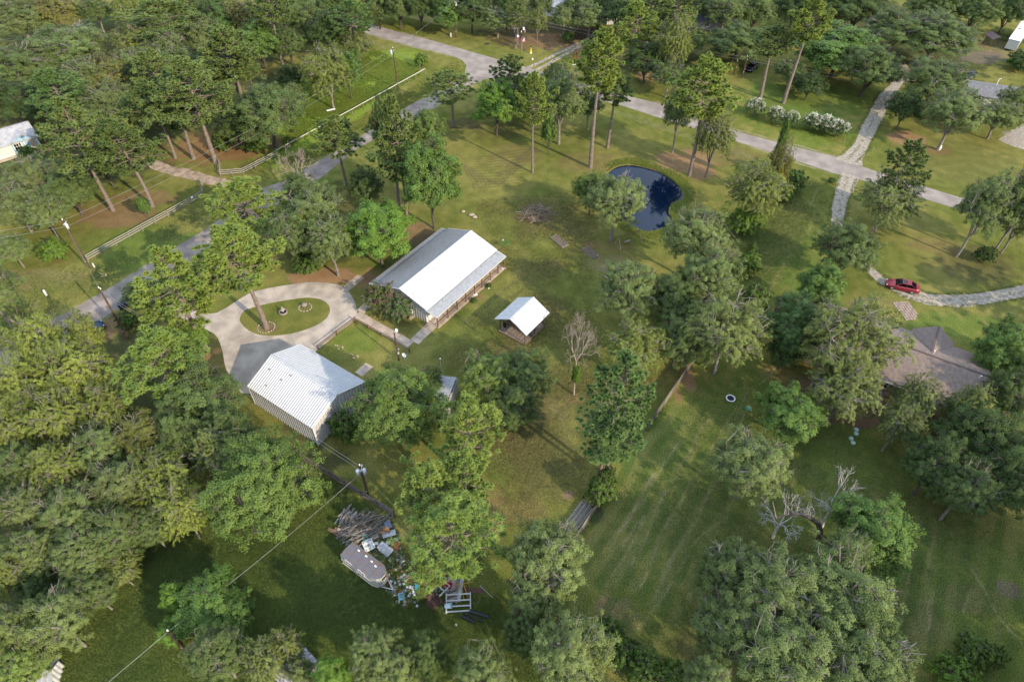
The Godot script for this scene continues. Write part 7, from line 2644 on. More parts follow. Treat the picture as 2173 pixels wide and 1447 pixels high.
	tree("elm", Vector2(15.81, -61.31), 10, 4.03, "yellow", "golden elm behind the dark dense pine")
	tree("dark_oak", Vector2(22.17, -63.62), 9, 3.39, "", "dark crown between golden elm and large elm")
	tree("pine", Vector2(11.19, -45.88), 21.25, 3.63, "blue", "dense blue-green pine on the middle lawn, top tier")
	tree("pine", Vector2(10.52, -45.54), 12, 3.74, "blue", "lower spread of the dense blue-green middle pine")
	tree("bare", Vector2(8.26, -58.7), 15.71, 2.41, "", "bare grey tree with ivy-clad trunk behind the gazebo")
	tree("gum", Vector2(8.34, -58.86), 6.5, 0.59, "bright", "ivy column climbing the bare grey tree")
	tree("bush", Vector2(37.35, -84.14), 4, 1.93, "bright", "bright lime bush near the pale grey oak")
	tree("bush", Vector2(36.1, -75.54), 4.5, 2.1, "", "soft green bush below the bright lime bush")
	tree("bush", Vector2(39.32, -88.95), 2.5, 0.77, "", "small pale bush above the bright lime bush")
	tree("palm_sapling", Vector2(-1.12, -90.15), 2.4, 0.93, "", "small palm sapling beyond the end of house")
	tree("bush", Vector2(-3.62, -80.56), 0.8, 0.51, "dark", "tiny dark shrub at the porch edge, farther one")
	tree("bush", Vector2(-5.76, -77.18), 0.8, 0.5, "dark", "tiny dark shrub at the porch edge, nearer one")
	tree("dark_oak", Vector2(-13.83, -50.79), 12, 5.29, "bright", "large oak overlapping the back corner of garage")
	tree("oak", Vector2(-3.2, -56.56), 10, 3.43, "bright", "light green oak right of the shed roof")
	tree("dark_oak", Vector2(1.52, -57.35), 9, 3.74, "", "dark oak between the shed and the gazebo")
	tree("dark_oak", Vector2(-0.09, -53.07), 8, 3.38, "dark", "lower dark oak behind the bright round pine")
	tree("pine", Vector2(-4.81, -45.01), 15, 4.11, "lime", "bright round pine in front of the shed")
	tree("dark_oak", Vector2(-10.94, -58.38), 5, 1.99, "deep", "dark shrub at the shed wall")
	tree("dark_oak", Vector2(-10.57, -52.65), 6, 2.52, "dark", "dark low oak hiding the end of shed")
	tree("bush", Vector2(-20.81, -51.72), 4.5, 1.98, "dark", "low dark bush at the garage back corner")
	tree("pine", Vector2(-8.74, -37.88), 13, 3.35, "lime", "bright yellowish pine left of the big junk-heap pine")
	tree("pine", Vector2(-4.97, -39.57), 13, 2.85, "bright", "pine between the bright round pine and junk-heap pine")
	tree("pine", Vector2(-5.58, -33.09), 13.75, 4.7, "bright", "big bright pine overhanging the junk heap")
	tree("pine", Vector2(-8.61, -31.2), 6, 1.91, "lime", "low pine bough spreading over the white jugs")
	tree("pine", Vector2(-43.07, -66.5), 17.36, 5.42, "lime", "yellowish pine left of driveway with clustered crown")
	tree("pine", Vector2(-36.11, -71.35), 17.22, 5.91, "lime", "pine of the oval lawn with straight leaning trunk")
	tree("gum", Vector2(-43.21, -66.5), 6, 1.19, "lime", "ivy-covered stem left of the driveway apron")
	tree("oak", Vector2(-54.42, -75.28), 5.5, 2.84, "dark", "small grey tree beside the road and blue bins")
	tree("bush", Vector2(-55.9, -71.48), 3, 1.5, "dark", "dark bush between the blue bins and slim pole")
	tree("bush", Vector2(-51.75, -75.54), 3, 1.41, "", "bush at the driveway mouth beside small grey tree")
	tree("pine", Vector2(-42.29, -55.37), 14, 5.17, "bright", "round flat-topped pine seen from above left of garage")
	tree("dark_oak", Vector2(-37.69, -52.92), 11, 4.92, "", "dark oak between the round pine and garage")
	tree("dark_oak", Vector2(-32.76, -47.72), 10, 2.96, "", "dark oak against the long wall of garage")
	tree("dark_oak", Vector2(-26.37, -39.84), 13, 5.84, "bright", "huge dense oak below the garage")
	tree("oak", Vector2(-42.86, -47.81), 9, 3.55, "orange", "brown-tinged oak below the round pine")
	tree("elm", Vector2(-32.9, -45.2), 10, 3.3, "", "olive crown between huge oak and brown-tinged oak")
	tree("dark_oak", Vector2(-38.28, -47.39), 10, 3.18, "", "dark oak below the round flat-topped pine")
	tree("elm", Vector2(-59.23, -59.58), 14, 3.78, "lime", "yellow-green tree top reaching over the road at left")
	tree("elm", Vector2(-56.05, -63.3), 11, 2.17, "lime", "yellow-green bough hanging over the dark blue car")
	tree("elm", Vector2(-53.07, -55.75), 13, 4.03, "lime", "broad yellow-green crown right of the left edge")
	tree("elm", Vector2(-58.18, -52.74), 13, 3.82, "lime", "yellow-green crown on the left edge below the road")
	tree("elm", Vector2(-52.93, -49.31), 12, 3.72, "yellow", "olive-yellow crown in the middle of left yellow group")
	tree("elm", Vector2(-56.92, -46.94), 12, 3.09, "yellow", "olive-yellow crown cut by the left edge")
	tree("elm", Vector2(-48.53, -51.32), 10, 3.13, "yellow", "olive-yellow crown right of the left yellow group")
	tree("oak", Vector2(-46.63, -45.06), 10, 3.22, "", "grey-green oak below the yellow group")
	tree("elm", Vector2(-49.93, -42.28), 11, 3.09, "yellow", "yellow crown with dead grey branches in lower left wood")
	tree("bare", Vector2(-47.85, -41.53), 10, 1.12, "", "dead grey branches sticking out of the yellow crown")
	tree("oak", Vector2(-54.4, -42.54), 10, 3.03, "dark", "dark oak on the left edge of lower left wood")
	tree("oak", Vector2(-42.5, -40.73), 10, 3.09, "grey", "grey oak in the middle of the lower left wood")
	tree("elm", Vector2(-37.87, -41.07), 11, 3.16, "yellow", "feathery olive tree left of the huge dense oak")
	tree("elm", Vector2(-34.89, -37.69), 10, 2.66, "lime", "feathery light tree drooping over the weedy field")
	tree("bare", Vector2(-35.75, -39.86), 9.5, 1.11, "", "pale dead branch in the feathery olive tree")
	tree("oak", Vector2(-46.18, -37.01), 10, 3.2, "", "oak in the second row of the lower left wood")
	tree("oak", Vector2(-50.89, -37.57), 10, 2.89, "grey", "grey oak near the left edge, second row of wood")
	tree("oak", Vector2(-41.36, -35.46), 9, 2.96, "dark", "dark oak beside the weedy field")
	tree("oak", Vector2(-43.27, -32.59), 9, 2.87, "", "oak with pale twigs at the weedy field edge")
	tree("oak", Vector2(-48.86, -32.84), 9, 2.78, "", "oak near the left edge below the second row")
	tree("elm", Vector2(-40.17, -32.3), 6, 1.99, "warm", "brownish low crown at the weedy field edge")
	tree("elm", Vector2(-49.84, -30.69), 9, 1.92, "yellow", "yellowish crown on left edge of lower left wood")
	tree("dark_oak", Vector2(-47.31, -29.9), 6, 2.24, "deep", "very dark oak in a gap near the left edge")
	tree("oak", Vector2(-42.48, -25.94), 10, 3.13, "pale", "pale grey oak above the bottom left corner")
	tree("oak", Vector2(-45.66, -24.85), 10, 2.35, "warm", "warm grey oak on left edge near bottom corner")
	tree("oak", Vector2(-44.62, -22.38), 8, 2.59, "bright", "light oak filling the bottom left corner")
	tree("oak", Vector2(-41.4, -29.72), 7, 2.22, "dark", "dark oak below the pale-twigged oak")
	tree("oak", Vector2(-38.38, -36.69), 7, 2.16, "dark", "low dark oak under the feathery olive tree")
	tree("gum", Vector2(-29.87, -28.42), 7, 3.09, "", "leafy green tree in the weedy field")
	tree("gum", Vector2(-33.55, -29.39), 6, 1.32, "bright", "bright lime crown at left of the leafy field tree")
	tree("gum", Vector2(-33.46, -26.59), 4, 1.3, "bright", "bright bush crown around the short bottom pole")
	tree("gum", Vector2(-27.47, -27.5), 6, 2.09, "dark", "dark right side crown of the leafy field tree")
	tree("oak", Vector2(-26.78, -23.11), 9, 2.69, "dark", "dark grey oak at the bottom, below leafy field tree")
	tree("elm", Vector2(-22.72, -22.85), 8, 2.04, "", "olive feathery tree at bottom left of pale roof")
	tree("elm", Vector2(-20.76, -24.11), 8, 1.53, "warm", "feathery branch crown over the pale broken roof")
	tree("oak", Vector2(-19.4, -22.39), 6, 1.22, "", "twiggy crown at right of the pale broken roof")
	tree("gum", Vector2(-16.24, -21.47), 8, 1.75, "bright", "bright leafy crown on the bottom edge right of pale roof")
	tree("oak", Vector2(-12.12, -22.56), 10, 2.56, "pale", "pale oak on the bottom edge, left of a row")
	tree("oak", Vector2(-10.29, -21.48), 9, 2.18, "", "oak on the bottom edge below the pale one")
	tree("dark_oak", Vector2(-7.82, -23.02), 9, 2.14, "dark", "dark shaded oak between two bottom edge oaks")
	tree("oak", Vector2(-2.69, -21.44), 10, 2.53, "", "grey oak on the bottom edge in the middle")
	tree("oak", Vector2(3.61, -31.4), 12, 4.17, "pale", "pale oak at the bottom end of the middle lawn")
	tree("oak", Vector2(1.96, -28.42), 10, 2.73, "", "oak below the pale oak beside the junk grass")
	tree("oak", Vector2(5.24, -22.72), 12, 3.7, "pale", "large pale oak at the bottom middle")
	tree("dark_oak", Vector2(1.49, -25.49), 8, 2.41, "dark", "dark shaded oak left of large pale bottom oak")
	tree("bush", Vector2(10.22, -42.5), 4.5, 1.83, "", "leafy vine bush over the fence by grey planks")
	tree("bush", Vector2(11.29, -45.02), 3, 1.11, "dark", "small dark bush at foot of the blue-green pine")
	tree("bush", Vector2(9.55, -26.59), 3.5, 1.58, "deep", "dark hedge bush along the striped lawn, upper one")
	tree("bush", Vector2(10.87, -24.79), 3.5, 1.64, "deep", "dark hedge bush along the striped lawn, middle one")
	tree("bush", Vector2(12.95, -23.36), 3.5, 1.8, "", "brighter hedge bush along the bottom edge")
	tree("bush", Vector2(15.7, -22.34), 3.5, 1.78, "dark", "dark hedge bush right of the brighter one")
	tree("oak", Vector2(17.27, -20.77), 9, 2.35, "", "oak crown cut by the bottom edge right of hedge")
	tree("oak", Vector2(26.25, -43.05), 11, 4.37, "pale", "pale grey oak alone on the striped right lawn")
	tree("gum", Vector2(33.86, -51.83), 8, 3.71, "", "bushy bright tree near the green tank lids")
	tree("oak", Vector2(21.46, -30.79), 10, 3.3, "dark", "upper left crown of the huge lower right oak")
	tree("oak", Vector2(25.01, -28.09), 12, 4.41, "", "central crown of the huge lower right oak")
	tree("oak", Vector2(30.7, -27.87), 12, 5.36, "", "right crown of the huge lower right oak")
	tree("oak", Vector2(20.01, -25.29), 10, 3.58, "dark", "left lower crown of huge oak above reddish soil")
	tree("oak", Vector2(24.08, -23.13), 12, 4.72, "", "lower middle crown of the huge lower right oak")
	tree("oak", Vector2(30.65, -22.72), 12, 4.69, "dark", "lower right crown of huge oak at the bottom edge")
	tree("gum", Vector2(37.57, -35.34), 10, 3.79, "", "bright leafy tree beside the huge lower right oak")
	tree("oak", Vector2(33.16, -32.53), 10, 2.44, "", "grey-green crown behind the bright leafy tree")
	tree("snag", Vector2(29.2, -37.83), 8.5, 3.01, "", "bleached dead tree standing clear on the right lawn")
	tree("snag", Vector2(35.19, -39.23), 10, 2.83, "", "bleached dead limb tree above the bright leafy tree")
	tree("bush", Vector2(44.85, -25.01), 3.5, 1.74, "", "round green bush near the bottom right corner")
	tree("bush", Vector2(41.93, -22.68), 4, 2.04, "bright", "brighter bush on the bottom edge at right")
	tree("bush", Vector2(46.61, -24.44), 3, 1.09, "dark", "small dark twiggy bush right of the round one")
	tree("elm", Vector2(42.52, -59.41), 15, 6.05, "warm", "huge feathery elm covering the brown roof")
	tree("dark_oak", Vector2(37.95, -65.14), 11, 4.21, "blue", "dark blue-green oak left of the huge elm")
	tree("gum", Vector2(44.05, -73.59), 10, 3.05, "", "bright crown above the huge elm, by lawn strip")
	tree("elm", Vector2(40.25, -53.76), 11, 4.13, "", "lower feathery crown of the elm by the back deck")
	tree("dark_oak", Vector2(37.05, -63.51), 6, 2.61, "dark", "low dark tree at left end of brown house")
	tree("elm", Vector2(48.96, -52.78), 10, 2.82, "", "olive tree in front of brown roof, left of two")
	tree("elm", Vector2(54.04, -50.84), 11, 2.76, "warm", "olive tree in front of brown roof, right of two")
	tree("gum", Vector2(64.14, -61.5), 10, 3.45, "pale", "broad-leaved tree at right end of brown roof")
	tree("dark_oak", Vector2(61.48, -54.63), 9, 2.9, "dark", "dark tree on right edge below broad-leaved tree")
	tree("elm", Vector2(45.97, -49.67), 9, 2.64, "dark", "dark feathery tree below the deck window")
	tree("dark_oak", Vector2(47.34, -43.5), 10, 3.53, "deep", "very dark oak at left of the shaded corner wood")
	tree("dark_oak", Vector2(53.47, -46.97), 11, 4.44, "deep", "very dark oak in the middle of shaded corner wood")
	tree("dark_oak", Vector2(54.39, -41.89), 11, 4.24, "deep", "very dark oak on the right edge of shaded corner wood")
	tree("oak", Vector2(48.97, -40.14), 10, 3.29, "deep", "dim oak at the lower edge of shaded corner wood")
	tree("oak", Vector2(-72.69, -70.92), 12, 4.22, "", "tree just past the left edge of the photo", "trees past the left edge")
	tree("elm", Vector2(-61.62, -47.82), 13, 3.32, "", "tree just past the left edge of the photo", "trees past the left edge")
	tree("oak", Vector2(-55.21, -35.67), 13, 3.09, "", "tree just past the left edge of the photo", "trees past the left edge")
	tree("elm", Vector2(-98.38, -110.18), 14, 5.17, "", "tree just past the left edge of the photo", "trees past the left edge")
	tree("oak", Vector2(50, -15), 18, 7.02, "", "tree past the lower right edge of the photo", "trees past the lower right edge")
	tree("dark_oak", Vector2(60, -24), 19, 7.56, "", "tree past the lower right edge of the photo", "trees past the lower right edge")
	tree("oak", Vector2(70, -35), 18, 7.02, "", "tree past the lower right edge of the photo", "trees past the lower right edge")
	tree("dark_oak", Vector2(42, -3), 18, 7.02, "", "tree past the lower right edge of the photo", "trees past the lower right edge")
	tree("oak", Vector2(80, -48), 18, 7.02, "", "tree past the lower right edge of the photo", "trees past the lower right edge")
	tree("dark_oak", Vector2(62, -8), 19, 7.56, "", "tree past the lower right edge of the photo", "trees past the lower right edge")
	tree("oak", Vector2(72, -18), 18, 7.56, "", "tree past the lower right edge of the photo", "trees past the lower right edge")
	tree("dark_oak", Vector2(30, -2), 15, 6.48, "", "tree past the lower right edge of the photo", "trees past the lower right edge")
	tree("dark_oak", Vector2(84, -30), 19, 7.56, "", "tree past the lower right edge of the photo", "trees past the lower right edge")
	tree("pine", Vector2(88, -64), 16, 6.72, "", "tree past the lower right edge of the photo", "trees past the lower right edge")
	tree("oak", Vector2(18, 2), 14, 5.94, "", "tree past the lower right edge of the photo", "trees past the lower right edge")
	tree("oak", Vector2(-14, 0), 12, 5.4, "", "tree past the lower right edge of the photo", "trees past the lower right edge")

var soils := [
	[-40.59, -145.87, 13.65, 22.04, 0, 0.190, 0.255, 0.035, 0.95],
	[-44.75, -127.1, 8.63, 11.71, 0, 0.190, 0.255, 0.035, 0.9],
	[-28.75, -160.48, 7.85, 10.47, 0, 0.190, 0.255, 0.035, 0.9],
	[-109.34, -188.14, 5.65, 9.89, 0, 0.125, 0.185, 0.028, 0.9],
	[-42.71, -96.49, 9.74, 5.62, 0, 0.115, 0.165, 0.034, 0.7],
	[-58.98, -89.94, 10.14, 6.69, 0, 0.115, 0.165, 0.034, 0.7],
	[-67.9, -71.06, 11.01, 4.34, 0, 0.115, 0.165, 0.034, 0.6],
	[-39.08, -109.71, 7, 6.48, 0, 0.115, 0.165, 0.034, 0.6],
	[60.01, -130.98, 12.72, 10.32, 0, 0.125, 0.185, 0.028, 0.6],
	[62.72, -143.61, 15.59, 9.31, 0, 0.115, 0.165, 0.034, 0.7],
	[45.72, -96.49, 4.87, 16.93, 0, 0.125, 0.185, 0.028, 0.45],
	[48.26, -86.25, 5.33, 13.81, 0, 0.115, 0.165, 0.034, 0.6],
	[64.7, -72.04, 9.7, 3.27, 0, 0.115, 0.165, 0.034, 0.75],
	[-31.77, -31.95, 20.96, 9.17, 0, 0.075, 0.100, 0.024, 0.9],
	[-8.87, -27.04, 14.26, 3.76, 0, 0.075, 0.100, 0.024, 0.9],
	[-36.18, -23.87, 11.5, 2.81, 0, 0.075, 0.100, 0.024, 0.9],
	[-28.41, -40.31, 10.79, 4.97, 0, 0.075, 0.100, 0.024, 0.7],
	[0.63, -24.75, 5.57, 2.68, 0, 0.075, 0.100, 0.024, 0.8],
	[-28.96, -193.12, 14.07, 11.9, 0, 0.160, 0.155, 0.050, 0.7],
	[31.25, -43.4, 18.3, 21.76, 0, 0.115, 0.165, 0.034, 0.55],
	[47.38, -30.42, 9.83, 8.83, 0, 0.115, 0.165, 0.034, 0.55],
	[21.39, -35.69, 6.21, 8.47, 0, 0.105, 0.115, 0.035, 0.5],
	[88.2, -118.01, 10.98, 9.56, 0, 0.160, 0.155, 0.050, 0.6],
	[3.84, -53.82, 5.44, 12.12, 0, 0.185, 0.165, 0.070, 0.5],
	[-1.52, -47.36, 2.29, 2.72, 0, 0.125, 0.185, 0.028, 0.6],
	[-22.17, -69.12, 4.07, 2.9, 0, 0.125, 0.185, 0.028, 0.5],
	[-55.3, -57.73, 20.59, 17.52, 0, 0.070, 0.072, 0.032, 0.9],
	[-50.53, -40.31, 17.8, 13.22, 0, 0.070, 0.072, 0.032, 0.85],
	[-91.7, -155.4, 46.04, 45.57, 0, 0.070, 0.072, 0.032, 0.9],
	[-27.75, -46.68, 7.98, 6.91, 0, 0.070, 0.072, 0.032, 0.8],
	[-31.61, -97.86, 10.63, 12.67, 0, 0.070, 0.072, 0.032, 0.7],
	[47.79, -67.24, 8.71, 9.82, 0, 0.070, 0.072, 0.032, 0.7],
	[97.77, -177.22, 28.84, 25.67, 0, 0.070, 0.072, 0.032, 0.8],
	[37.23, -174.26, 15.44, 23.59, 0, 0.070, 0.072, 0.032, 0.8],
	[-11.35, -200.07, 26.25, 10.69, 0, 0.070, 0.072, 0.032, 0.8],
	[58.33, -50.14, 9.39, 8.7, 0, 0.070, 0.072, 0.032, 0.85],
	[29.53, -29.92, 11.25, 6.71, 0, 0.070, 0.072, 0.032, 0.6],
	[-58.97, -123.36, 10.35, 7.28, 0, 0.270, 0.150, 0.075, 0.85],
	[-70.1, -99.96, 7.45, 3.98, 0, 0.250, 0.150, 0.085, 0.8],
	[-67.08, -105.08, 5.97, 2.9, 0, 0.250, 0.150, 0.085, 0.7],
	[-50.03, -125.21, 5.7, 3.08, 0, 0.250, 0.150, 0.085, 0.6],
	[-74.21, -82.73, 7.45, 2.55, 0, 0.300, 0.220, 0.130, 0.5],
	[-76.79, -80.47, 3.67, 1.75, 0, 0.250, 0.150, 0.085, 0.5],
	[-29.57, -82.96, 6.34, 2.58, 0, 0.340, 0.200, 0.115, 0.95],
	[-22.74, -82.16, 2.97, 2.76, 0, 0.340, 0.200, 0.115, 0.85],
	[-16.59, -94.87, 4.02, 2.95, 0, 0.250, 0.150, 0.085, 0.8],
	[-14.71, -91.85, 2.37, 2.33, 0, 0.115, 0.085, 0.050, 0.6],
	[-60.33, -71.06, 3.44, 2.34, 0, 0.250, 0.150, 0.085, 0.75],
	[-58.69, -69.6, 1.23, 1.04, 0, 0.340, 0.200, 0.115, 0.7],
	[-68.11, -83.42, 0.9, 0.63, 0, 0.340, 0.200, 0.115, 0.9],
	[5.29, -180.24, 13.38, 10.4, 0, 0.115, 0.085, 0.050, 0.9],
	[12.29, -174.26, 10.69, 6.42, 0, 0.250, 0.150, 0.085, 0.8],
	[19.89, -180.24, 7.3, 6.14, 0, 0.115, 0.085, 0.050, 0.8],
	[34.37, -155.4, 5.48, 3.52, 0, 0.340, 0.200, 0.115, 0.8],
	[57.24, -168.56, 3.48, 2.86, 0, 0.340, 0.200, 0.115, 0.7],
	[40.59, -153.43, 3.26, 3.47, 0, 0.300, 0.220, 0.130, 0.5],
	[33.12, -117.14, 6.38, 4.53, 0, 0.340, 0.200, 0.115, 0.8],
	[36.11, -113.77, 3.13, 3.04, 0, 0.340, 0.200, 0.115, 0.85],
	[40.05, -119.76, 8.31, 4.33, 0, 0.250, 0.150, 0.085, 0.35],
	[15.81, -117.14, 7.29, 4.14, 0, 0.250, 0.150, 0.085, 0.35],
	[0.32, -119.76, 5.54, 4.94, 0, 0.250, 0.150, 0.085, 0.3],
	[-10.01, -132.58, 3.94, 2.82, 0, 0.115, 0.085, 0.050, 0.6],
	[80.53, -126.15, 4.01, 3.66, 0, 0.340, 0.200, 0.115, 0.9],
	[83.94, -121.9, 2.8, 1.97, 0, 0.250, 0.150, 0.085, 0.6],
	[90.72, -157.91, 3.33, 5.46, 0, 0.360, 0.310, 0.250, 0.7],
	[120.11, -171.38, 4.69, 6.99, 0, 0.300, 0.220, 0.130, 0.5],
	[114.49, -165.81, 5.73, 4.23, 0, 0.200, 0.150, 0.120, 0.7],
	[74.16, -86.25, 6.86, 5.31, 0, 0.115, 0.085, 0.050, 0.5],
	[70.21, -91.21, 4.71, 2.5, 0, 0.250, 0.150, 0.085, 0.35],
	[46.89, -55.74, 9.21, 2.5, 0, 0.170, 0.095, 0.065, 0.9],
	[41.54, -60.19, 5.72, 2.1, 0, 0.170, 0.100, 0.070, 0.8],
	[24.05, -61.88, 1.03, 3.14, 0, 0.340, 0.200, 0.115, 0.9],
	[22.19, -58.54, 0.63, 1.65, 0, 0.250, 0.150, 0.085, 0.7],
	[8.23, -58.13, 1.75, 0.97, 0, 0.340, 0.200, 0.115, 0.6],
	[12.87, -91.46, 0.79, 0.9, 0, 0.340, 0.200, 0.115, 0.8],
	[14.03, -91.21, 0.63, 0.77, 0, 0.340, 0.200, 0.115, 0.6],
	[6.57, -43.4, 0.78, 0.76, 0, 0.300, 0.200, 0.160, 0.8],
	[9.41, -40.91, 1.19, 1.71, 0, 0.060, 0.045, 0.040, 0.85],
	[-1.98, -40.91, 1.3, 3.65, 0, 0.250, 0.150, 0.085, 0.5],
	[1.28, -41.53, 3.27, 1.85, 0, 0.250, 0.150, 0.085, 0.35],
	[3.91, -56.13, 3.7, 3.14, 0, 0.300, 0.220, 0.130, 0.35],
	[4.16, -98.97, 3.62, 2.8, 0, 0.170, 0.120, 0.080, 0.85],
	[17.74, -79.36, 3.64, 2.21, 0, 0.300, 0.220, 0.130, 0.3],
	[16.26, -86.25, 4.57, 2.41, 0, 0.300, 0.220, 0.130, 0.4],
	[15.93, -90.57, 4.7, 2.04, 0, 0.250, 0.150, 0.085, 0.3],
	[-5.53, -78.27, 1.88, 0.97, 0, 0.250, 0.150, 0.085, 0.6],
	[-3.66, -81.59, 1.03, 0.9, 0, 0.250, 0.150, 0.085, 0.6],
	[-12.52, -33.78, 2.79, 2.96, 0, 0.100, 0.065, 0.045, 0.9],
	[-8.69, -33.52, 2.53, 1.39, 0, 0.120, 0.070, 0.050, 0.85],
	[-17.96, -39.12, 2.14, 1.79, 0, 0.120, 0.100, 0.080, 0.8],
	[-14, -37.37, 2.1, 2.3, 0, 0.130, 0.090, 0.070, 0.8],
	[-6.76, -31.18, 2.48, 1.32, 0, 0.110, 0.080, 0.060, 0.8],
	[-8.95, -27.98, 1.44, 1.24, 0, 0.130, 0.095, 0.055, 0.7],
	[-4.23, -29.92, 1.76, 1.29, 0, 0.100, 0.070, 0.045, 0.6],
	[-21.79, -31.95, 2, 1.37, 0, 0.120, 0.105, 0.050, 0.4],
	[22.19, -29.92, 2.94, 1.72, 0, 0.150, 0.085, 0.055, 0.8],
	[18.44, -25.65, 2.81, 1.85, 0, 0.120, 0.095, 0.050, 0.6],
	[52.58, -31.95, 1.3, 1.16, 0, 0.200, 0.130, 0.130, 0.7],
	[48.11, -30.93, 3.95, 1.68, 0, 0.170, 0.125, 0.070, 0.5],
	[41.92, -27.98, 2.88, 3.1, 0, 0.150, 0.110, 0.060, 0.5],
	[10.83, -28.94, 2.42, 1.95, 0, 0.200, 0.140, 0.080, 0.5],
	[9.96, -29.92, 1.27, 1.49, 0, 0.240, 0.155, 0.090, 0.6],
	[-43.15, -65.68, 0.66, 0.76, 0, 0.340, 0.200, 0.115, 0.7],
	[-41.82, -66.78, 0.53, 0.58, 0, 0.250, 0.150, 0.085, 0.6],
	[-52.67, -75.61, 1.42, 0.67, 0, 0.250, 0.150, 0.085, 0.7],
	[-36.11, -71.35, 1.66, 1.32, 0, 0.200, 0.140, 0.090, 0.85],
	[-31.26, -75.82, 1.42, 1.28, 0, 0.170, 0.150, 0.060, 0.5],
	[54.62, -76.66, 4.29, 1.81, 0, 0.300, 0.220, 0.130, 0.3],
	[36.52, -62.75, 2.59, 1.8, 0, 0.250, 0.150, 0.085, 0.4],
	[102.03, -127.1, 1.92, 2.57, 0, 0.360, 0.310, 0.250, 0.5],
	[-4.73, -139.23, 6.11, 5.14, 0, 0.115, 0.085, 0.050, 0.35],
	[-2.58, -130, 6.81, 3.92, 0, 0.115, 0.085, 0.050, 0.3],
	[-39.06, -138.8, 2.24, 1.74, 0, 0.250, 0.150, 0.085, 0.6],
	[-28.6, -189.78, 7.58, 1.99, 0, 0.250, 0.150, 0.085, 0.5],
	[30.81, -119.76, 2.77, 2.15, 0, 0.250, 0.150, 0.085, 0.5],
]

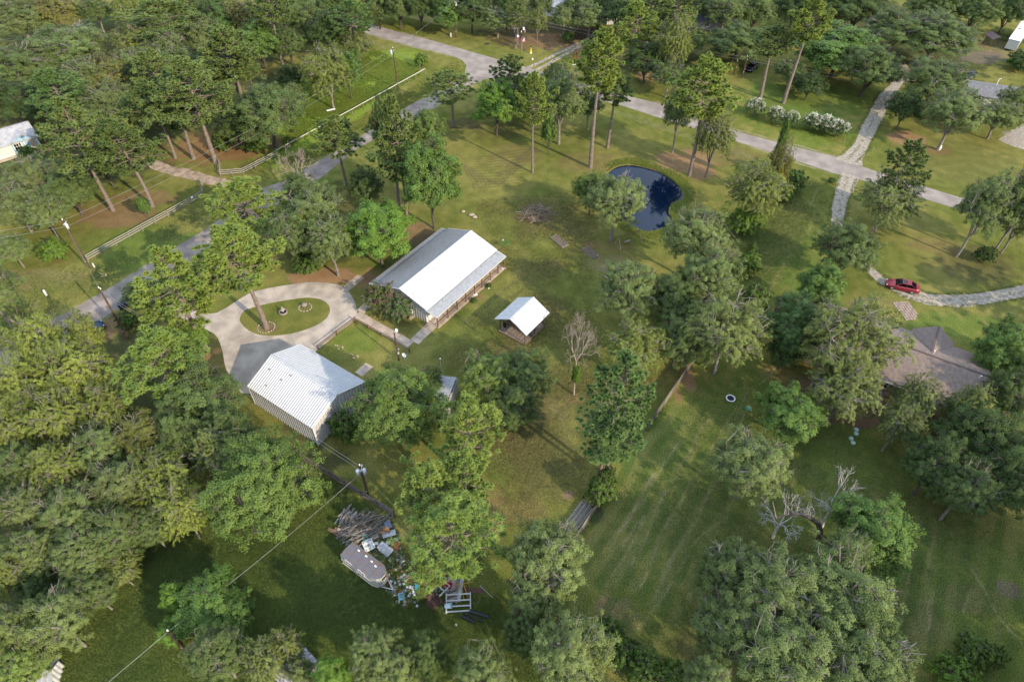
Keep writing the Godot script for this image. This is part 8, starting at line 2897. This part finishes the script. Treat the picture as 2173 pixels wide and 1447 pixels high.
var tracks := [
	[10.39, -34.32, 20.88, -50.86, 0.3, 0.360, 0.290, 0.170, 0.75],
	[11.22, -37.37, 17.31, -46.68, 0.5, 0.360, 0.290, 0.170, 0.75],
	[13.18, -32.21, 21.63, -45.35, 0.3, 0.360, 0.290, 0.170, 0.75],
	[14.75, -30.93, 25.15, -46.01, 0.3, 0.360, 0.290, 0.170, 0.75],
	[15.98, -32.47, 27.64, -49.43, 0.22, 0.360, 0.290, 0.170, 0.75],
	[12.4, -34.05, 18.6, -44.04, 0.35, 0.360, 0.290, 0.170, 0.75],
	[20.16, -46.68, 26.71, -56.13, 0.25, 0.360, 0.290, 0.170, 0.75],
	[24.14, -49.43, 29.35, -56.92, 0.25, 0.360, 0.290, 0.170, 0.75],
	[25.96, -49.79, 31.21, -56.92, 0.2, 0.360, 0.290, 0.170, 0.75],
	[18.86, -30.42, 20.95, -33.52, 0.2, 0.360, 0.290, 0.170, 0.75],
	[12.65, -27.98, 29.29, -46.68, 0.18, 0.360, 0.290, 0.170, 0.75],
	[9.71, -32.47, 15.38, -40.91, 0.4, 0.360, 0.290, 0.170, 0.75],
	[32.44, -59.36, 37.91, -65.41, 0.2, 0.360, 0.290, 0.170, 0.75],
	[47.39, -40.91, 42.06, -32.47, 0.2, 0.360, 0.290, 0.170, 0.75],
	[48.23, -39.12, 43.23, -29.92, 0.2, 0.360, 0.290, 0.170, 0.75],
	[42.31, -32.47, 37.95, -25.2, 0.25, 0.360, 0.290, 0.170, 0.75],
	[49.83, -35.69, 49.84, -29.43, 0.2, 0.360, 0.290, 0.170, 0.75],
	[49.84, -29.43, 51.02, -26.11, 0.25, 0.360, 0.290, 0.170, 0.75],
	[44.73, -31.69, 41.92, -27.98, 0.25, 0.360, 0.290, 0.170, 0.75],
	[48.35, -31.43, 46.43, -29.43, 0.2, 0.360, 0.290, 0.170, 0.75],
	[17.1, -23.43, 23.51, -31.43, 0.2, 0.360, 0.290, 0.170, 0.75],
	[43.48, -29.92, 38.45, -23, 0.3, 0.360, 0.290, 0.170, 0.75],
	[40.92, -81.59, 51.39, -96.49, 0.25, 0.360, 0.290, 0.170, 0.75],
	[36.35, -75.09, 41.97, -82.73, 0.22, 0.360, 0.290, 0.170, 0.75],
	[50.18, -97.86, 56.7, -108.14, 0.2, 0.360, 0.290, 0.170, 0.75],
	[44.36, -88.69, 49.77, -96.49, 0.22, 0.360, 0.290, 0.170, 0.75],
	[1.47, -29.28, 21.13, -58.24, 1.5, 0.075, 0.112, 0.028, 0.75],
	[2.42, -28.64, 22.08, -57.59, 1.5, 0.165, 0.165, 0.060, 0.6],
	[3.37, -27.99, 23.04, -56.94, 1.5, 0.075, 0.112, 0.028, 0.75],
	[4.32, -27.34, 23.99, -56.3, 1.5, 0.165, 0.165, 0.060, 0.6],
	[5.27, -26.7, 24.94, -55.65, 1.5, 0.075, 0.112, 0.028, 0.75],
	[6.22, -26.05, 25.89, -55.01, 1.5, 0.165, 0.165, 0.060, 0.6],
	[7.18, -25.41, 26.84, -54.36, 1.5, 0.075, 0.112, 0.028, 0.75],
	[8.13, -24.76, 27.79, -53.71, 1.5, 0.165, 0.165, 0.060, 0.6],
	[9.08, -24.11, 28.74, -53.07, 1.5, 0.075, 0.112, 0.028, 0.75],
	[10.03, -23.47, 29.69, -52.42, 1.5, 0.165, 0.165, 0.060, 0.6],
	[10.98, -22.82, 30.65, -51.78, 1.5, 0.075, 0.112, 0.028, 0.75],
	[11.93, -22.18, 31.6, -51.13, 1.5, 0.165, 0.165, 0.060, 0.6],
	[12.88, -21.53, 32.55, -50.48, 1.5, 0.075, 0.112, 0.028, 0.75],
	[13.84, -20.88, 33.5, -49.84, 1.5, 0.165, 0.165, 0.060, 0.6],
	[14.79, -20.24, 34.45, -49.19, 1.5, 0.075, 0.112, 0.028, 0.75],
	[15.74, -19.59, 35.4, -48.54, 1.5, 0.165, 0.165, 0.060, 0.6],
	[16.69, -18.95, 36.35, -47.9, 1.5, 0.075, 0.112, 0.028, 0.75],
	[17.64, -18.3, 37.31, -47.25, 1.5, 0.165, 0.165, 0.060, 0.6],
	[18.59, -17.65, 38.26, -46.61, 1.5, 0.075, 0.112, 0.028, 0.75],
	[19.54, -17.01, 39.21, -45.96, 1.5, 0.165, 0.165, 0.060, 0.6],
	[20.49, -16.36, 40.16, -45.31, 1.5, 0.075, 0.112, 0.028, 0.75],
	[21.45, -15.71, 41.11, -44.67, 1.5, 0.165, 0.165, 0.060, 0.6],
	[22.4, -15.07, 42.06, -44.02, 1.5, 0.075, 0.112, 0.028, 0.75],
	[23.35, -14.42, 43.01, -43.38, 1.5, 0.165, 0.165, 0.060, 0.6],
	[24.3, -13.78, 43.96, -42.73, 1.5, 0.075, 0.112, 0.028, 0.75],
	[25.25, -13.13, 44.92, -42.08, 1.5, 0.165, 0.165, 0.060, 0.6],
	[26.2, -12.48, 45.87, -41.44, 1.5, 0.075, 0.112, 0.028, 0.75],
	[27.15, -11.84, 46.82, -40.79, 1.5, 0.165, 0.165, 0.060, 0.6],
	[28.11, -11.19, 47.77, -40.15, 1.5, 0.075, 0.112, 0.028, 0.75],
	[31.16, -24.78, 44.44, -47.13, 1.5, 0.165, 0.165, 0.060, 0.5],
	[32.2, -24.17, 45.47, -46.52, 1.5, 0.075, 0.112, 0.028, 0.7],
	[33.23, -23.55, 46.5, -45.91, 1.5, 0.165, 0.165, 0.060, 0.5],
	[34.26, -22.94, 47.54, -45.3, 1.5, 0.075, 0.112, 0.028, 0.7],
	[35.29, -22.33, 48.57, -44.68, 1.5, 0.165, 0.165, 0.060, 0.5],
	[36.32, -21.71, 49.6, -44.07, 1.5, 0.075, 0.112, 0.028, 0.7],
	[37.36, -21.1, 50.63, -43.46, 1.5, 0.165, 0.165, 0.060, 0.5],
	[38.39, -20.49, 51.66, -42.84, 1.5, 0.075, 0.112, 0.028, 0.7],
	[39.42, -19.88, 52.69, -42.23, 1.5, 0.165, 0.165, 0.060, 0.5],
	[40.45, -19.26, 53.73, -41.62, 1.5, 0.075, 0.112, 0.028, 0.7],
	[41.48, -18.65, 54.76, -41.01, 1.5, 0.165, 0.165, 0.060, 0.5],
	[42.51, -18.04, 55.79, -40.39, 1.5, 0.075, 0.112, 0.028, 0.7],
	[43.55, -17.43, 56.82, -39.78, 1.5, 0.165, 0.165, 0.060, 0.5],
	[44.58, -16.81, 57.85, -39.17, 1.5, 0.075, 0.112, 0.028, 0.7],
	[45.61, -16.2, 58.89, -38.56, 1.5, 0.165, 0.165, 0.060, 0.5],
	[46.64, -15.59, 59.92, -37.94, 1.5, 0.075, 0.112, 0.028, 0.7],
	[30.82, -74.02, 52.68, -105.1, 1.6, 0.075, 0.120, 0.026, 0.45],
	[31.89, -73.27, 53.75, -104.35, 1.6, 0.170, 0.175, 0.050, 0.45],
	[32.95, -72.52, 54.81, -103.6, 1.6, 0.075, 0.120, 0.026, 0.45],
	[34.01, -71.77, 55.87, -102.85, 1.6, 0.170, 0.175, 0.050, 0.45],
	[35.08, -71.03, 56.94, -102.11, 1.6, 0.075, 0.120, 0.026, 0.45],
	[36.14, -70.28, 58, -101.36, 1.6, 0.170, 0.175, 0.050, 0.45],
	[37.2, -69.53, 59.06, -100.61, 1.6, 0.075, 0.120, 0.026, 0.45],
	[38.27, -68.78, 60.13, -99.86, 1.6, 0.170, 0.175, 0.050, 0.45],
	[39.33, -68.03, 61.19, -99.11, 1.6, 0.075, 0.120, 0.026, 0.45],
	[-8.85, -108.93, 1.61, -108.93, 0.3, 0.075, 0.070, 0.030, 0.7],
	[-8.74, -109.74, 1.77, -109.95, 0.3, 0.075, 0.070, 0.030, 0.7],
	[-8.63, -110.56, 1.92, -110.99, 0.3, 0.075, 0.070, 0.030, 0.7],
	[-8.52, -111.4, 2.08, -112.04, 0.3, 0.075, 0.070, 0.030, 0.7],
	[-8.42, -112.23, 2.24, -113.11, 0.3, 0.075, 0.070, 0.030, 0.7],
	[-8.31, -113.08, 2.41, -114.18, 0.3, 0.075, 0.070, 0.030, 0.7],
	[-8.2, -113.93, 2.57, -115.27, 0.3, 0.075, 0.070, 0.030, 0.7],
	[-8.08, -114.8, 2.74, -116.37, 0.3, 0.075, 0.070, 0.030, 0.7],
	[-7.97, -115.67, 2.91, -117.49, 0.3, 0.075, 0.070, 0.030, 0.7],
	[-7.86, -116.54, 3.08, -118.62, 0.3, 0.075, 0.070, 0.030, 0.7],
	[-7.74, -117.43, 3.25, -119.76, 0.3, 0.075, 0.070, 0.030, 0.7],
	[-7.63, -118.33, 3.42, -120.91, 0.3, 0.075, 0.070, 0.030, 0.7],
	[-7.51, -119.23, 3.6, -122.08, 0.3, 0.075, 0.070, 0.030, 0.7],
	[-4.53, -110.67, 4.1, -123.73, 0.45, 0.100, 0.075, 0.045, 0.8],
	[-4.08, -110.35, 4.47, -123.36, 0.45, 0.100, 0.075, 0.045, 0.8],
	[-3.64, -110.03, 4.84, -122.99, 0.45, 0.100, 0.075, 0.045, 0.8],
	[-3.19, -109.71, 5.2, -122.63, 0.45, 0.100, 0.075, 0.045, 0.8],
	[-2.75, -109.4, 5.57, -122.26, 0.45, 0.100, 0.075, 0.045, 0.8],
	[-2.31, -109.08, 5.93, -121.9, 0.45, 0.100, 0.075, 0.045, 0.8],
	[-9.25, -117.14, -7.06, -107.83, 0.35, 0.130, 0.095, 0.060, 0.7],
	[-8.58, -116.46, -6.3, -108.3, 0.35, 0.130, 0.095, 0.060, 0.7],
	[-7.92, -115.78, -5.53, -108.77, 0.35, 0.130, 0.095, 0.060, 0.7],
	[-7.26, -115.1, -4.76, -109.24, 0.35, 0.130, 0.095, 0.060, 0.7],
	[-6.6, -114.43, -3.98, -109.71, 0.35, 0.130, 0.095, 0.060, 0.7],
	[-7.03, -72.04, 0.63, -82.73, 0.5, 0.100, 0.085, 0.050, 0.5],
	[-5.95, -71.06, 2.49, -82.16, 0.5, 0.100, 0.085, 0.050, 0.5],
	[1, -81.59, 7.21, -88.07, 0.5, 0.100, 0.085, 0.050, 0.5],
	[-0.11, -82.96, 6.1, -89.31, 0.5, 0.100, 0.085, 0.050, 0.5],
	[0.63, -82.5, 3.69, -86.25, 0.6, 0.090, 0.065, 0.040, 0.9],
	[12.18, -46.68, 11.13, -44.69, 0.6, 0.360, 0.290, 0.170, 0.2],
	[-68.14, -72.44, -61.54, -81.59, 0.9, 0.330, 0.270, 0.200, 0.7],
	[-61.54, -81.59, -57.02, -88.81, 0.9, 0.330, 0.270, 0.200, 0.7],
	[-57.02, -88.81, -52.04, -95.94, 0.9, 0.330, 0.270, 0.200, 0.7],
	[-52.04, -95.94, -45.77, -108.14, 0.9, 0.330, 0.270, 0.200, 0.7],
	[-60.85, -73.45, -59.29, -76.35, 0.9, 0.330, 0.270, 0.200, 0.7],
	[-32.07, -125.21, -21.81, -140.96, 0.9, 0.330, 0.270, 0.200, 0.7],
	[-18.02, -137.52, -8.54, -150.77, 0.9, 0.330, 0.270, 0.200, 0.7],
	[45.38, -124.84, 60.77, -113.11, 0.9, 0.330, 0.270, 0.200, 0.7],
	[31.76, -142.27, 46.04, -129.8, 0.9, 0.330, 0.270, 0.200, 0.7],
	[46.14, -129.8, 63.55, -119.58, 0.9, 0.330, 0.270, 0.200, 0.7],
	[-39.31, -187.17, -12.84, -171.09, 0.9, 0.330, 0.270, 0.200, 0.7],
	[-38.21, -179.94, -25.32, -171.66, 0.9, 0.330, 0.270, 0.200, 0.7],
	[-25.32, -171.66, -13.34, -165.53, 0.9, 0.330, 0.270, 0.200, 0.7],
	[-5.05, -153.43, 11.94, -146.32, 0.9, 0.330, 0.270, 0.200, 0.7],
]
